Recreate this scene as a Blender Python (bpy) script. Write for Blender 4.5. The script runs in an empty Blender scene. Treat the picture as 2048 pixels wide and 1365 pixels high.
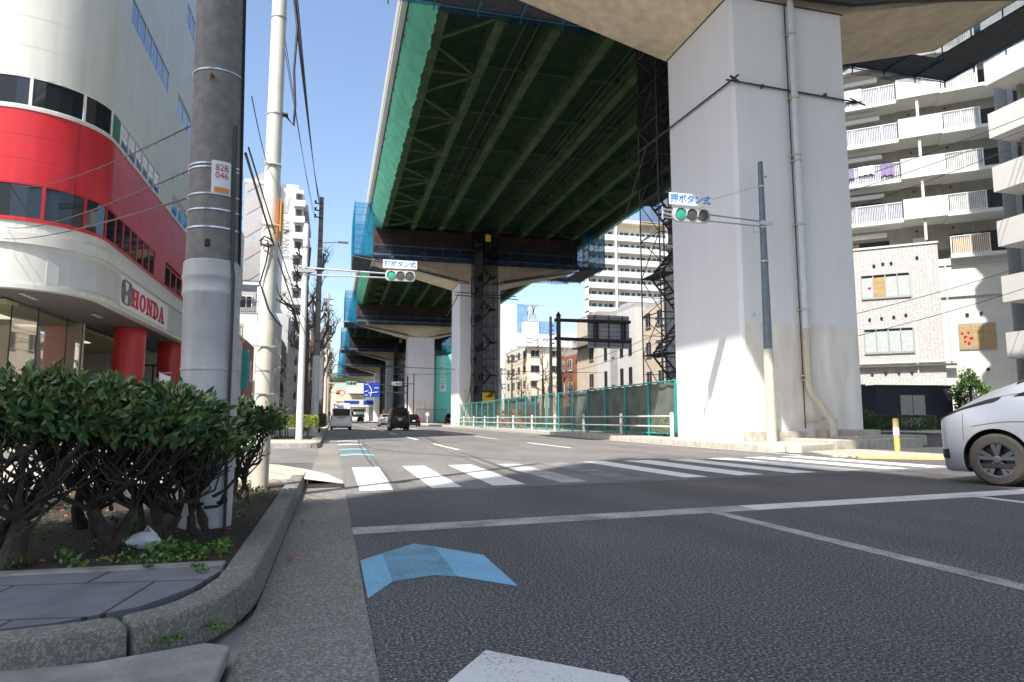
import bpy, bmesh, math, random
from mathutils import Vector, Matrix
R = math.radians
C = bpy.context.scene.collection
random.seed(7)

# ------------------------------------------------------------ camera, sky, sun
YAW, PITCH = 14.684, 6.499
cam = bpy.data.objects.new('camera', bpy.data.cameras.new('camera')); C.objects.link(cam)
cam.location = (0, 0, 0.92); cam.rotation_euler = (R(90 + PITCH), 0, R(-YAW))
cam.data.sensor_width = 36; cam.data.lens = 36 * 1365 / 2048
cam.data.clip_start = .05; cam.data.clip_end = 5000
bpy.context.scene.camera = cam
SUN = Vector((-1, -1.05, 1.95)).normalized()          # towards the sun
w = bpy.data.worlds.new('World'); bpy.context.scene.world = w; w.use_nodes = True
nt = w.node_tree; sky = nt.nodes.new('ShaderNodeTexSky'); sky.sky_type = 'NISHITA'; sky.sun_disc = False
sky.sun_elevation = math.asin(SUN.z); sky.sun_rotation = math.atan2(SUN.x, SUN.y)
sky.air_density = 1.0; sky.dust_density = 2.2; sky.ozone_density = 1.6
bg = nt.nodes['Background']; bg.inputs[1].default_value = 0.15
nt.links.new(sky.outputs[0], bg.inputs[0])
sl = bpy.data.lights.new('sun', 'SUN'); sl.energy = 4.35; sl.angle = R(.53); sl.color = (1, .945, .87)
so = bpy.data.objects.new('sun', sl); C.objects.link(so); so.rotation_euler = SUN.to_track_quat('Z', 'Y').to_euler()
vs = bpy.context.scene.view_settings; vs.view_transform = 'Standard'; vs.look = 'None'; vs.exposure = 0.9; vs.gamma = 1

# ------------------------------------------------------------ helpers
LOC = {}
class MB:
    def __init__(s): s.v = []; s.f = []
    def add(s, vs, fs):
        n = len(s.v); s.v += [tuple(p) for p in vs]; s.f += [tuple(i + n for i in f) for f in fs]; return s
    def box(s, x0, x1, y0, y1, z0, z1):
        return s.add([(x0,y0,z0),(x1,y0,z0),(x1,y1,z0),(x0,y1,z0),(x0,y0,z1),(x1,y0,z1),(x1,y1,z1),(x0,y1,z1)],
                     [(0,3,2,1),(4,5,6,7),(0,1,5,4),(1,2,6,5),(2,3,7,6),(3,0,4,7)])
    def quad(s, *p): return s.add(p, [tuple(range(len(p)))])
    def prism(s, pts, z0, z1):
        n = len(pts)
        return s.add([(x,y,z0) for x,y in pts] + [(x,y,z1) for x,y in pts],
                     [tuple(range(n))[::-1], tuple(range(n, 2*n))] + [(i,(i+1)%n,(i+1)%n+n,i+n) for i in range(n)])
    def prismY(s, pts, y0, y1):
        n = len(pts)
        return s.add([(x,y0,z) for x,z in pts] + [(x,y1,z) for x,z in pts],
                     [tuple(range(n)), tuple(range(n, 2*n))[::-1]] + [(i,i+n,(i+1)%n+n,(i+1)%n) for i in range(n)])
    def prismX(s, pts, x0, x1):
        n = len(pts)
        return s.add([(x0,y,z) for y,z in pts] + [(x1,y,z) for y,z in pts],
                     [tuple(range(n))[::-1], tuple(range(n, 2*n))] + [(i,(i+1)%n,(i+1)%n+n,i+n) for i in range(n)])
    def path(s, pts, rad, n=8, cap=True):
        pts = [Vector(p) for p in pts]; N = len(pts)
        rad = rad if isinstance(rad, (list, tuple)) else [rad] * N
        base = len(s.v); ref = None; vs = []
        for i, p in enumerate(pts):
            d = (pts[min(i+1, N-1)] - pts[max(i-1, 0)]).normalized()
            if ref is None: ref = d.orthogonal().normalized()
            ref = (ref - d * ref.dot(d))
            ref = ref.normalized() if ref.length > 1e-6 else d.orthogonal().normalized()
            b = d.cross(ref)
            for k in range(n):
                a = 2 * math.pi * k / n
                vs.append(p + (ref * math.cos(a) + b * math.sin(a)) * rad[i])
        fs = [(i*n+k, i*n+(k+1)%n, (i+1)*n+(k+1)%n, (i+1)*n+k) for i in range(N-1) for k in range(n)]
        if cap: fs += [tuple(range(n))[::-1], tuple(range((N-1)*n, N*n))]
        return s.add(vs, fs)
    def tube(s, a, b, r0, r1=None, n=8): return s.path([a, b], [r0, r0 if r1 is None else r1], n)
    def bar(s, a, b, w, h):                                   # rectangular bar, w horizontal, h along the other normal
        a = Vector(a); b = Vector(b); d = (b - a).normalized()
        u = d.cross(Vector((0,0,1))); u = u.normalized() if u.length > 1e-4 else Vector((1,0,0))
        v = u.cross(d); u *= w/2; v *= h/2
        return s.add([a-u-v, a+u-v, a+u+v, a-u+v, b-u-v, b+u-v, b+u+v, b-u+v],
                     [(0,3,2,1),(4,5,6,7),(0,1,5,4),(1,2,6,5),(2,3,7,6),(3,0,4,7)])
    def lathe(s, prof, c, n=16, axis='z', cap=True):
        vs = []
        for r, h in prof:
            for k in range(n):
                a = 2*math.pi*k/n; x, y = r*math.cos(a), r*math.sin(a)
                vs.append((c[0]+x, c[1]+y, c[2]+h) if axis == 'z' else (c[0]+x, c[1]+h, c[2]+y) if axis == 'y' else (c[0]+h, c[1]+x, c[2]+y))
        N = len(prof)
        fs = [(i*n+k, i*n+(k+1)%n, (i+1)*n+(k+1)%n, (i+1)*n+k) for i in range(N-1) for k in range(n)]
        if cap: fs += [tuple(range(n))[::-1], tuple(range((N-1)*n, N*n))]
        return s.add(vs, fs)
    def build(s, name, mat, parent=None, smooth=False, bevel=0, local=False, recalc=True):
        me = bpy.data.meshes.new(name)
        o = Vector((0,0,0))
        if parent is not None and not local: o = LOC.get(parent.name, o)
        me.from_pydata([(x-o.x, y-o.y, z-o.z) for x, y, z in s.v], [], s.f)
        if recalc:
            bm = bmesh.new(); bm.from_mesh(me); bmesh.ops.recalc_face_normals(bm, faces=bm.faces[:]); bm.to_mesh(me); bm.free()
        me.materials.append(mat)
        if smooth:
            me.polygons.foreach_set('use_smooth', [True]*len(me.polygons))
            if smooth != 2:
                try: me.set_sharp_from_angle(angle=R(40))
                except Exception: pass
        ob = bpy.data.objects.new(name, me); C.objects.link(ob)
        if parent is not None: ob.parent = parent; LOC[ob.name] = o
        if bevel:
            b = ob.modifiers.new('bevel', 'BEVEL'); b.width = bevel; b.segments = 2; b.limit_method = 'ANGLE'; b.angle_limit = R(35)
        return ob
def build_parts(mb, name, matr, parent, **k):
    """one object per connected piece of the collected mesh"""
    par = list(range(len(mb.v)))
    def find(i):
        while par[i] != i: par[i] = par[par[i]]; i = par[i]
        return i
    for f in mb.f:
        r0 = find(f[0])
        for i in f[1:]: par[find(i)] = r0
    groups = {}
    for f in mb.f: groups.setdefault(find(f[0]), []).append(f)
    out = []
    for fs in groups.values():
        idx = sorted({i for f in fs for i in f}); mp = {i: n for n, i in enumerate(idx)}; q = MB()
        q.v = [mb.v[i] for i in idx]; q.f = [tuple(mp[i] for i in f) for f in fs]; out.append(q.build(name, matr, parent, **k))
    return out
def thing(name, label, cat, loc=(0,0,0), rz=0, group=None):
    o = bpy.data.objects.new(name, None); C.objects.link(o); o.empty_display_size = .3
    o.location = loc; o.rotation_euler = (0,0,rz); o['label'] = label; o['category'] = cat
    if group: o['group'] = group
    LOC[o.name] = Vector(loc); return o
def tag(o, label, cat, group=None, kind=None):
    o['label'] = label; o['category'] = cat
    if group: o['group'] = group
    if kind: o['kind'] = kind
    return o
def struct(o, kind='structure'): o['kind'] = kind; return o
def copy_tree(o, loc=None, rz=None, label=None, parent=None):
    c = o.copy(); C.objects.link(c); c.parent = parent
    LOC[c.name] = Vector(loc) if loc is not None else LOC.get(o.name, Vector((0,0,0)))
    if loc is not None: c.location = loc
    if rz is not None: c.rotation_euler.z = rz
    if label: c['label'] = label
    for ch in list(o.children): copy_tree(ch, parent=c)
    return c

# ------------------------------------------------------------ materials
def mat(name, col, rough=.7, ns=3., na=.12, bump=0., bs=None, metal=0., streak=0., spec=None, big=0.):
    m = bpy.data.materials.new(name); m.use_nodes = True; nt = m.node_tree; N = nt.nodes; L = nt.links
    b = N['Principled BSDF']; b.inputs['Roughness'].default_value = rough; b.inputs['Metallic'].default_value = metal
    if spec is not None: b.inputs['Specular IOR Level'].default_value = spec
    geo = N.new('ShaderNodeNewGeometry'); out = None
    def noise(scale, det=5, vec=None):
        t = N.new('ShaderNodeTexNoise'); t.inputs['Scale'].default_value = scale; t.inputs['Detail'].default_value = det
        L.new(vec if vec is not None else geo.outputs['Position'], t.inputs['Vector']); return t.outputs['Fac']
    def shade(fac, amt, prev):
        mr = N.new('ShaderNodeMapRange'); mr.inputs[1].default_value = .3; mr.inputs[2].default_value = .7
        mr.inputs[3].default_value = 1 - amt; mr.inputs[4].default_value = 1 + amt
        L.new(fac, mr.inputs[0])
        mx = N.new('ShaderNodeVectorMath'); mx.operation = 'MULTIPLY'
        if prev is None: mx.inputs[0].default_value = col[:3]
        else: L.new(prev, mx.inputs[0])
        L.new(mr.outputs[0], mx.inputs[1]); return mx.outputs[0]
    if na: out = shade(noise(ns), na, out)
    if big: out = shade(noise(.35, 3), big, out)
    if streak:
        sc = N.new('ShaderNodeVectorMath'); sc.operation = 'MULTIPLY'; sc.inputs[1].default_value = (3.5, 3.5, .22)
        L.new(geo.outputs['Position'], sc.inputs[0]); out = shade(noise(1.3, 4, sc.outputs[0]), streak, out)
    if out is None: b.inputs['Base Color'].default_value = (*col[:3], 1)
    else: L.new(out, b.inputs['Base Color'])
    if bump:
        bp = N.new('ShaderNodeBump'); bp.inputs['Strength'].default_value = bump; bp.inputs['Distance'].default_value = .02
        L.new(noise(bs or ns*4, 4), bp.inputs['Height']); L.new(bp.outputs[0], b.inputs['Normal'])
    m['c'] = 1
    return m
def nodes(m): return m.node_tree.nodes, m.node_tree.links, m.node_tree.nodes['Principled BSDF']
def asphalt(name, dark, light, bright):
    m = mat(name, dark, .85, na=0); N, L, b = nodes(m)
    geo = N.new('ShaderNodeNewGeometry')
    t = N.new('ShaderNodeTexNoise'); t.inputs['Scale'].default_value = 64; t.inputs['Detail'].default_value = 3
    t.inputs['Roughness'].default_value = .95
    L.new(geo.outputs['Position'], t.inputs['Vector'])
    cr = N.new('ShaderNodeValToRGB'); e = cr.color_ramp.elements
    e[0].position = .45; e[0].color = (*dark, 1); e[1].position = .53; e[1].color = (*light, 1)
    x = cr.color_ramp.elements.new(.61); x.color = (*bright, 1)
    L.new(t.outputs['Fac'], cr.inputs[0])
    t2 = N.new('ShaderNodeTexNoise'); t2.inputs['Scale'].default_value = .9; t2.inputs['Detail'].default_value = 5
    mp = N.new('ShaderNodeVectorMath'); mp.operation = 'MULTIPLY'; mp.inputs[1].default_value = (1, .35, 1)
    L.new(geo.outputs['Position'], mp.inputs[0]); L.new(mp.outputs[0], t2.inputs['Vector'])
    mr = N.new('ShaderNodeMapRange'); mr.inputs[1].default_value = .3; mr.inputs[2].default_value = .7; mr.inputs[3].default_value = .80; mr.inputs[4].default_value = 1.18
    L.new(t2.outputs['Fac'], mr.inputs[0])
    mx = N.new('ShaderNodeVectorMath'); mx.operation = 'MULTIPLY'; L.new(cr.outputs[0], mx.inputs[0]); L.new(mr.outputs[0], mx.inputs[1])
    # faintly polished wheel tracks along the lanes
    sx = N.new('ShaderNodeSeparateXYZ'); L.new(geo.outputs['Position'], sx.inputs[0])
    sn = N.new('ShaderNodeMath'); sn.operation = 'MULTIPLY'; sn.inputs[1].default_value = 2*math.pi/1.75; L.new(sx.outputs[0], sn.inputs[0])
    co = N.new('ShaderNodeMath'); co.operation = 'COSINE'; L.new(sn.outputs[0], co.inputs[0])
    tr = N.new('ShaderNodeMath'); tr.operation = 'MULTIPLY_ADD'; tr.inputs[1].default_value = .055; tr.inputs[2].default_value = 1.0; L.new(co.outputs[0], tr.inputs[0])
    m3 = N.new('ShaderNodeVectorMath'); m3.operation = 'MULTIPLY'; L.new(mx.outputs[0], m3.inputs[0]); L.new(tr.outputs[0], m3.inputs[1])
    L.new(m3.outputs[0], b.inputs['Base Color'])
    bp = N.new('ShaderNodeBump'); bp.inputs['Strength'].default_value = .35; bp.inputs['Distance'].default_value = .005
    L.new(t.outputs['Fac'], bp.inputs['Height']); L.new(bp.outputs[0], b.inputs['Normal'])
    return m
def paint(name, col, under, cover):
    m = mat(name, col, .7, na=0); N, L, b = nodes(m); geo = N.new('ShaderNodeNewGeometry')
    t = N.new('ShaderNodeTexNoise'); t.inputs['Scale'].default_value = 85; t.inputs['Detail'].default_value = 4; t.inputs['Roughness'].default_value = .7
    t2 = N.new('ShaderNodeTexNoise'); t2.inputs['Scale'].default_value = 2.2; t2.inputs['Detail'].default_value = 4
    for q in (t, t2): L.new(geo.outputs['Position'], q.inputs['Vector'])
    ad = N.new('ShaderNodeMath'); ad.operation = 'MULTIPLY_ADD'; ad.inputs[1].default_value = .45; L.new(t2.outputs['Fac'], ad.inputs[0]); L.new(t.outputs['Fac'], ad.inputs[2])
    mr = N.new('ShaderNodeMapRange'); mr.inputs[1].default_value = cover - .09; mr.inputs[2].default_value = cover + .09
    L.new(ad.outputs[0], mr.inputs[0])
    mx = N.new('ShaderNodeMix'); mx.data_type = 'RGBA'; mx.inputs[6].default_value = (*under, 1); mx.inputs[7].default_value = (*col, 1)
    L.new(mr.outputs[0], mx.inputs[0]); L.new(mx.outputs[2], b.inputs['Base Color'])
    bp = N.new('ShaderNodeBump'); bp.inputs['Strength'].default_value = .5; bp.inputs['Distance'].default_value = .004
    L.new(t.outputs['Fac'], bp.inputs['Height']); L.new(bp.outputs[0], b.inputs['Normal'])
    return m
def net(name, col, transp, rough=.8, thr=.5):
    m = bpy.data.materials.new(name); m.use_nodes = True; N = m.node_tree.nodes; L = m.node_tree.links
    N.remove(N['Principled BSDF']); out = N['Material Output']
    d = N.new('ShaderNodeBsdfDiffuse'); d.inputs[0].default_value = (*col, 1)
    tl = N.new('ShaderNodeBsdfTranslucent'); tl.inputs[0].default_value = (*col, 1)
    m1 = N.new('ShaderNodeMixShader'); m1.inputs[0].default_value = .35; L.new(d.outputs[0], m1.inputs[1]); L.new(tl.outputs[0], m1.inputs[2])
    tr = N.new('ShaderNodeBsdfTransparent'); mx = N.new('ShaderNodeMixShader')
    geo = N.new('ShaderNodeNewGeometry'); t = N.new('ShaderNodeTexNoise'); t.inputs['Scale'].default_value = 1.1; t.inputs['Detail'].default_value = 4
    L.new(geo.outputs['Position'], t.inputs['Vector'])
    mr = N.new('ShaderNodeMapRange'); mr.inputs[1].default_value = .3; mr.inputs[2].default_value = .7
    mr.inputs[3].default_value = max(0, transp - .12); mr.inputs[4].default_value = min(1, transp + .12)
    L.new(t.outputs['Fac'], mr.inputs[0]); L.new(mr.outputs[0], mx.inputs[0])
    L.new(m1.outputs[0], mx.inputs[1]); L.new(tr.outputs[0], mx.inputs[2]); L.new(mx.outputs[0], out.inputs[0])
    return m
def glass(name, col=(.02,.025,.03), rough=.03, transp=0., spec=.8):
    m = mat(name, col, rough, na=0, spec=spec); N, L, b = nodes(m)
    b.inputs['IOR'].default_value = 1.45
    # faint waviness
    geo = N.new('ShaderNodeNewGeometry'); t = N.new('ShaderNodeTexNoise'); t.inputs['Scale'].default_value = .8
    L.new(geo.outputs['Position'], t.inputs['Vector']); bp = N.new('ShaderNodeBump'); bp.inputs['Strength'].default_value = .06; bp.inputs['Distance'].default_value = .05
    L.new(t.outputs['Fac'], bp.inputs['Height']); L.new(bp.outputs[0], b.inputs['Normal'])
    if transp:
        tr = N.new('ShaderNodeBsdfTransparent'); gl = N.new('ShaderNodeBsdfGlossy'); gl.inputs['Roughness'].default_value = .02
        fr = N.new('ShaderNodeFresnel'); fr.inputs[0].default_value = 1.55
        mx = N.new('ShaderNodeMixShader'); mx2 = N.new('ShaderNodeMixShader'); mx2.inputs[0].default_value = transp
        L.new(b.outputs[0], mx2.inputs[1]); L.new(tr.outputs[0], mx2.inputs[2])
        fh = N.new('ShaderNodeMath'); fh.operation = 'MULTIPLY'; fh.inputs[1].default_value = .55; L.new(fr.outputs[0], fh.inputs[0]); L.new(fh.outputs[0], mx.inputs[0]); L.new(mx2.outputs[0], mx.inputs[1]); L.new(gl.outputs[0], mx.inputs[2])
        L.new(mx.outputs[0], N['Material Output'].inputs[0])
    return m
def bricks(name, c1, c2, mortar, bw, bh, ms=.01, rough=.8, rot=0., plane='wall', offset=.5):
    m = mat(name, c1, rough, na=0); N, L, b = nodes(m); tc = N.new('ShaderNodeTexCoord'); src = tc.outputs['Object']
    if plane == 'wall':                      # u = x+y-ish horizontal coordinate, v = z
        sx = N.new('ShaderNodeSeparateXYZ'); L.new(src, sx.inputs[0]); ad = N.new('ShaderNodeMath'); ad.operation = 'ADD'
        L.new(sx.outputs[0], ad.inputs[0]); L.new(sx.outputs[1], ad.inputs[1])
        cb = N.new('ShaderNodeCombineXYZ'); L.new(ad.outputs[0], cb.inputs[0]); L.new(sx.outputs[2], cb.inputs[1]); src = cb.outputs[0]
    mp = N.new('ShaderNodeMapping'); mp.inputs['Rotation'].default_value[2] = rot; L.new(src, mp.inputs[0])
    t = N.new('ShaderNodeTexBrick'); t.inputs['Scale'].default_value = 1; t.inputs['Brick Width'].default_value = bw; t.inputs['Row Height'].default_value = bh
    t.inputs['Mortar Size'].default_value = ms; t.offset = offset; t.inputs['Bias'].default_value = 0
    t.inputs['Color1'].default_value = (*c1, 1); t.inputs['Color2'].default_value = (*c2, 1); t.inputs['Mortar'].default_value = (*mortar, 1)
    L.new(mp.outputs[0], t.inputs['Vector'])
    n = N.new('ShaderNodeTexNoise'); n.inputs['Scale'].default_value = 6; n.inputs['Detail'].default_value = 6; L.new(src, n.inputs['Vector'])
    mr = N.new('ShaderNodeMapRange'); mr.inputs[1].default_value = .3; mr.inputs[2].default_value = .7; mr.inputs[3].default_value = .82; mr.inputs[4].default_value = 1.15
    L.new(n.outputs['Fac'], mr.inputs[0]); mx = N.new('ShaderNodeVectorMath'); mx.operation = 'MULTIPLY'
    L.new(t.outputs['Color'], mx.inputs[0]); L.new(mr.outputs[0], mx.inputs[1]); L.new(mx.outputs[0], b.inputs['Base Color'])
    bp = N.new('ShaderNodeBump'); bp.inputs['Strength'].default_value = .6; bp.inputs['Distance'].default_value = .01; bp.invert = True
    L.new(t.outputs['Fac'], bp.inputs['Height']); L.new(bp.outputs[0], b.inputs['Normal'])
    return m
def emit(name, col, st):
    m = mat(name, col, .4, na=0); b = nodes(m)[2]; b.inputs['Emission Color'].default_value = (*col, 1); b.inputs['Emission Strength'].default_value = st; return m

A_D, A_L, A_B = (.028,.028,.031), (.088,.087,.089), (.36,.355,.34)  # road tone darkened to carry the shade on the near road
def leafmat(name, cs, rough=.4):
    m = mat(name, cs[0], rough, na=0); N, L, b = nodes(m); geo = N.new('ShaderNodeNewGeometry'); cr = N.new('ShaderNodeValToRGB'); cr.color_ramp.interpolation = 'LINEAR'
    e = cr.color_ramp.elements; e[0].color = (*cs[0],1); e[1].color = (*cs[-1],1)
    for i, c in enumerate(cs[1:-1]): x = e.new((i+1)/(len(cs)-1)); x.color = (*c,1)
    t = N.new('ShaderNodeTexNoise'); t.inputs['Scale'].default_value = 4; L.new(geo.outputs['Position'], t.inputs['Vector'])
    ad = N.new('ShaderNodeMath'); ad.operation = 'MULTIPLY_ADD'; ad.inputs[1].default_value = .8; ad.inputs[2].default_value = -.4; L.new(t.outputs['Fac'], ad.inputs[0])
    a2 = N.new('ShaderNodeMath'); a2.operation = 'ADD'; L.new(ad.outputs[0], a2.inputs[0]); L.new(geo.outputs['Random Per Island'], a2.inputs[1])
    L.new(a2.outputs[0], cr.inputs[0]); L.new(cr.outputs[0], b.inputs['Base Color']); b.inputs['Specular IOR Level'].default_value = .5
    return m
M = dict(
 asphalt=asphalt('asphalt', A_D, A_L, A_B), asphalt_sunlit_tone=asphalt('asphalt_sunlit_tone', (.085,.082,.078), (.165,.16,.152), (.36,.35,.33)),
 gutter=asphalt('gutter_concrete', (.125,.12,.105), (.20,.193,.172), (.36,.345,.31)), kerb=mat('kerb_concrete', (.27,.26,.24), .85, 7, .22, .35, 60, streak=.2),
 kerb_moss=asphalt('mossy_kerb_concrete', (.14,.135,.115), (.205,.197,.17), (.32,.305,.265)), slab=bricks('dark_slabs', (.19,.195,.21), (.16,.165,.18), (.05,.05,.045), .62, .6, .008, plane='floor', rot=.12),
 paving=bricks('beige_paving', (.52,.47,.36), (.42,.40,.34), (.22,.2,.16), .42, .36, .012, plane='floor', offset=.37, rot=.5), apron=mat('apron_concrete', (.52,.49,.43), .85, 12, .12, .3, 80),
 cross_beam=mat('cross_beam_paint', (.10,.125,.07), .8, 1, .2), laundry=mat('laundry_violet', (.24,.19,.33), .9, 6, .3), soil=mat('soil', (.045,.037,.027), .95, 16, .5, 1., 60), ground=mat('far_ground', (.3,.29,.27), .9, 1, .1),
 white_line=paint('white_line', (.72,.72,.70), (.14,.14,.145), .60), worn_line=paint('worn_line', (.5,.5,.5), (.12,.12,.125), .70), faint_line=paint('faint_line', (.30,.30,.30), (.11,.11,.115), .74), blue_line=paint('blue_line', (.20,.46,.66), (.09,.16,.21), .60),
 blue_worn=paint('blue_worn', (.16,.36,.50), (.075,.13,.17), .66), white_fresh=paint('white_fresh', (.8,.8,.78), (.3,.3,.3), .5), yellow_line=mat('tactile_yellow', (.62,.45,.17), .8, 20, .15, .3),
 white_paint=mat('white_paint', (.64,.635,.61), .5, 2, .04), panel_white=mat('white_wall_panel', (.58,.58,.535), .45, .6, .05, streak=.06), panel_grey=mat('grey_wall_panel', (.5,.5,.49), .5, 1, .05),
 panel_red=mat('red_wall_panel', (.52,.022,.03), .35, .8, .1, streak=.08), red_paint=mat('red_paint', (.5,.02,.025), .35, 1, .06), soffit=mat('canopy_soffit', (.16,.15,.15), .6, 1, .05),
 glass=glass('window_glass'), glass_sky_blue=glass('window_glass_sky_blue', (.05,.11,.24)), glass_thin=glass('showroom_glass', (.03,.035,.03), transp=.88), screen_blue=mat('frosted_screen_blue', (.20,.21,.27), .6, 3, .3), screen_grey=mat('frosted_screen_grey', (.30,.34,.33), .5, 2, .3), curtain=mat('curtain_white', (.44,.49,.48), .9, 4, .12), blind=bricks('tan_blind', (.50,.37,.18), (.42,.30,.14), (.22,.15,.07), 9., .09, .012),
 frame_dark=mat('dark_frame', (.03,.03,.033), .4, 1, 0), frame_alu=mat('aluminium_frame', (.5,.5,.5), .4, 2, .05, metal=.6), frame_white=mat('white_frame', (.7,.7,.68), .5, 2, .05),
 seam_red=mat('red_seam', (.30,.015,.02), .5, 1, 0), seam_white=mat('white_seam', (.50,.50,.46), .5, 1, 0), pole_steel=mat('galvanised_pole', (.50,.49,.47), .6, 5, .12, metal=.1, streak=.15), emblem=mat('emblem_metal', (.22,.22,.23), .35, 4, .05, metal=.7), pole_conc=mat('dark_concrete_pole', (.215,.205,.185), .85, 14, .18, .3, 120, streak=.12), pole_cream=mat('cream_pole_paint', (.68,.66,.58), .5, 4, .08, streak=.1), pole_beige=mat('beige_pole_paint', (.55,.5,.40), .55, 4, .08, streak=.12),
 pole_white=mat('pale_pole_paint', (.62,.64,.66), .5, 4, .06), pole_blue=mat('bluegrey_pole', (.16,.19,.22), .5, 4, .1, metal=.3), steel=mat('bright_steel', (.6,.6,.6), .35, 4, .1, metal=.8), rust=mat('rusty_steel', (.2,.09,.04), .85, 6, .4), black=mat('black_plastic', (.012,.012,.014), .5, 4, 0),
 brown_steel=mat('brown_steel', (.045,.03,.03), .5, 4, .15), pier_side=mat('pier_paint', (.6,.6,.59), .75, 1.5, .05, .15, 40, streak=.07), cap=mat('cap_concrete', (.66,.555,.40), .9, 2.2, .14, .3, 30, big=.16), formwork=bricks('rusty_cap_plate', (.15,.07,.038), (.10,.05,.03), (.03,.02,.015), 1.9, 3.4, .03, offset=0),
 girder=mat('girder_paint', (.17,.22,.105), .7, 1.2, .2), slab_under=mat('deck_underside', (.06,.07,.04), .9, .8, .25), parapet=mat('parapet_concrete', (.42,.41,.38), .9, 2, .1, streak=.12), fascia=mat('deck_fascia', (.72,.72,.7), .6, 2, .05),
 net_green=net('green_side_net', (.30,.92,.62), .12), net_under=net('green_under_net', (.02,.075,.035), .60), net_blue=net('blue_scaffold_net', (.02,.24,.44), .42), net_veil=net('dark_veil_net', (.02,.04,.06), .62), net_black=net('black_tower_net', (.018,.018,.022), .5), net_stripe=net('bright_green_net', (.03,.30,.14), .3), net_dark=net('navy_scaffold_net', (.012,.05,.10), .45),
 scaf=mat('scaffold_tube', (.07,.065,.06), .6, 8, .2, metal=.3), scaf_blue=mat('blue_scaffold_tube', (.03,.16,.30), .6, 8, .2), deck_plank=mat('scaffold_plank', (.05,.055,.065), .8, 5, .3), teal=mat('teal_paint', (.015,.36,.33), .45, 5, .1), tarp=mat('grey_green_sheet', (.13,.15,.125), .7, 1.4, .28, .4, 6), tarp_net=net('fence_mesh', (.14,.19,.16), .45),
 leaf=leafmat('hedge_leaf', [(.035,.085,.03),(.06,.135,.035),(.05,.12,.045),(.11,.19,.05),(.17,.19,.055)]), leaf_young=leafmat('young_leaf', [(.20,.20,.04),(.26,.19,.05),(.16,.20,.05)]), leaf_lit=leafmat('yellow_green_leaf', [(.12,.18,.04),(.22,.27,.05),(.30,.31,.07)]), weed=leafmat('weed_leaf', [(.05,.13,.025),(.07,.17,.03),(.13,.22,.04)], .55), stem=mat('shrub_stem', (.05,.038,.028), .9, 20, .35, .6, 80), bark=mat('plane_tree_bark', (.12,.09,.07), .9, 8, .35, .5, 30), bark_pale=mat('pale_bark', (.42,.36,.29), .9, 6, .4, .4, 30),
 car_silver=mat('silver_car_paint', (.42,.43,.455), .28, 4, .02, metal=.35), car_white=mat('white_car_paint', (.80,.81,.83), .3, 4, .02), car_black=mat('black_car_paint', (.006,.006,.007), .22, 4, 0, spec=.25), car_glass=glass('car_glass', (.01,.011,.013), .05, spec=.3), tyre=mat('tyre_rubber', (.035,.033,.03), .85, 30, .1), tyre_dusty=mat('dusty_tyre_rubber', (.052,.048,.041), .9, 30, .12), rim=mat('alloy_rim', (.17,.17,.18), .3, 4, 0, metal=.8), rim_dark=mat('dark_rim', (.05,.05,.06), .35, 4, 0, metal=.5),
 red_light=mat('red_lamp_plastic', (.5,.01,.015), .25, 4, 0), plate_yellow=mat('yellow_plate', (.75,.5,.03), .5, 4, 0), plate_white=mat('white_plate', (.7,.7,.68), .5, 4, 0),
 lamp_green=emit('green_signal_lens', (.04,.34,.235), .07), shop_light=emit('showroom_ceiling_panel', (1.,.95,.75), .45), shop_ceiling=mat('olive_ceiling', (.42,.43,.24), .8, 1, .05), lamp_off=mat('dark_signal_lens', (.07,.07,.07), .5, 90, .4), signal_grey=mat('signal_housing', (.45,.46,.46), .5, 4, .05), sign_blue=mat('sign_blue_text', (.02,.25,.75), .5, 4, 0), sign_white=mat('sign_white', (.8,.8,.79), .5, 4, 0), red_text=mat('red_text', (.55,.01,.03), .5, 4, 0),
 orange=mat('orange_sign', (.75,.3,.02), .5, 4, .05), navy=mat('navy_shed_paint', (.028,.03,.05), .5, 1, .08), tile=bricks('pale_wall_tiles', (.54,.53,.525), (.49,.48,.475), (.40,.39,.385), .24, .12, .014, offset=0), grey_tile=bricks('grey_wall_tiles', (.30,.30,.30), (.26,.26,.26), (.17,.17,.17), .12, .12, .012, offset=0), apt_white=mat('apartment_white', (.60,.60,.565), .7, 1, .04, streak=.04), apt_grey=mat('apartment_inner_wall', (.30,.285,.25), .8, 1.4, .12, streak=.1), bal_white=mat('balcony_rail_white', (.72,.72,.72), .5, 4, 0), apt_dark=mat('recess_dark', (.10,.09,.08), .8, 2, .2),
 beige=mat('beige_render', (.58,.49,.39), .8, 1, .06, streak=.06), cream=mat('cream_render', (.72,.63,.50), .8, 1, .05), brownwall=mat('brown_wall', (.36,.24,.18), .8, 2, .2), brick=bricks('red_brick', (.36,.13,.07), (.28,.10,.06), (.25,.16,.12), .25, .09, .01), blue_glass=mat('blue_glass_wall', (.16,.30,.55), .25, .5, .15), greywall=mat('grey_render', (.36,.36,.36), .8, 1, .08), stripe=mat('taupe_stripe', (.38,.345,.33), .8, 1, .04), darkwall=mat('charcoal_wall', (.05,.052,.06), .6, 1, .1), green_wall=mat('sea_green_sign_wall', (.17,.66,.52), .6, 1, .04), orange_barrier=mat('orange_barrier', (.55,.16,.06), .6, 3, .35), plastic=mat('white_plastic_bag', (.75,.75,.78), .5, 8, .1), terracotta=mat('terracotta', (.5,.14,.06), .8, 3, .2), sign_navy=mat('road_sign_blue', (.01,.05,.35), .5, 4, 0), back_panel=mat('sign_back_sheet', (.42,.44,.52), .5, 3, .06), dead_leaf=mat('dead_leaf', (.28,.11,.04), .8, 9, .3), granite=mat('plinth_concrete', (.45,.42,.35), .85, 6, .16, .3, 50, streak=.1))
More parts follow.
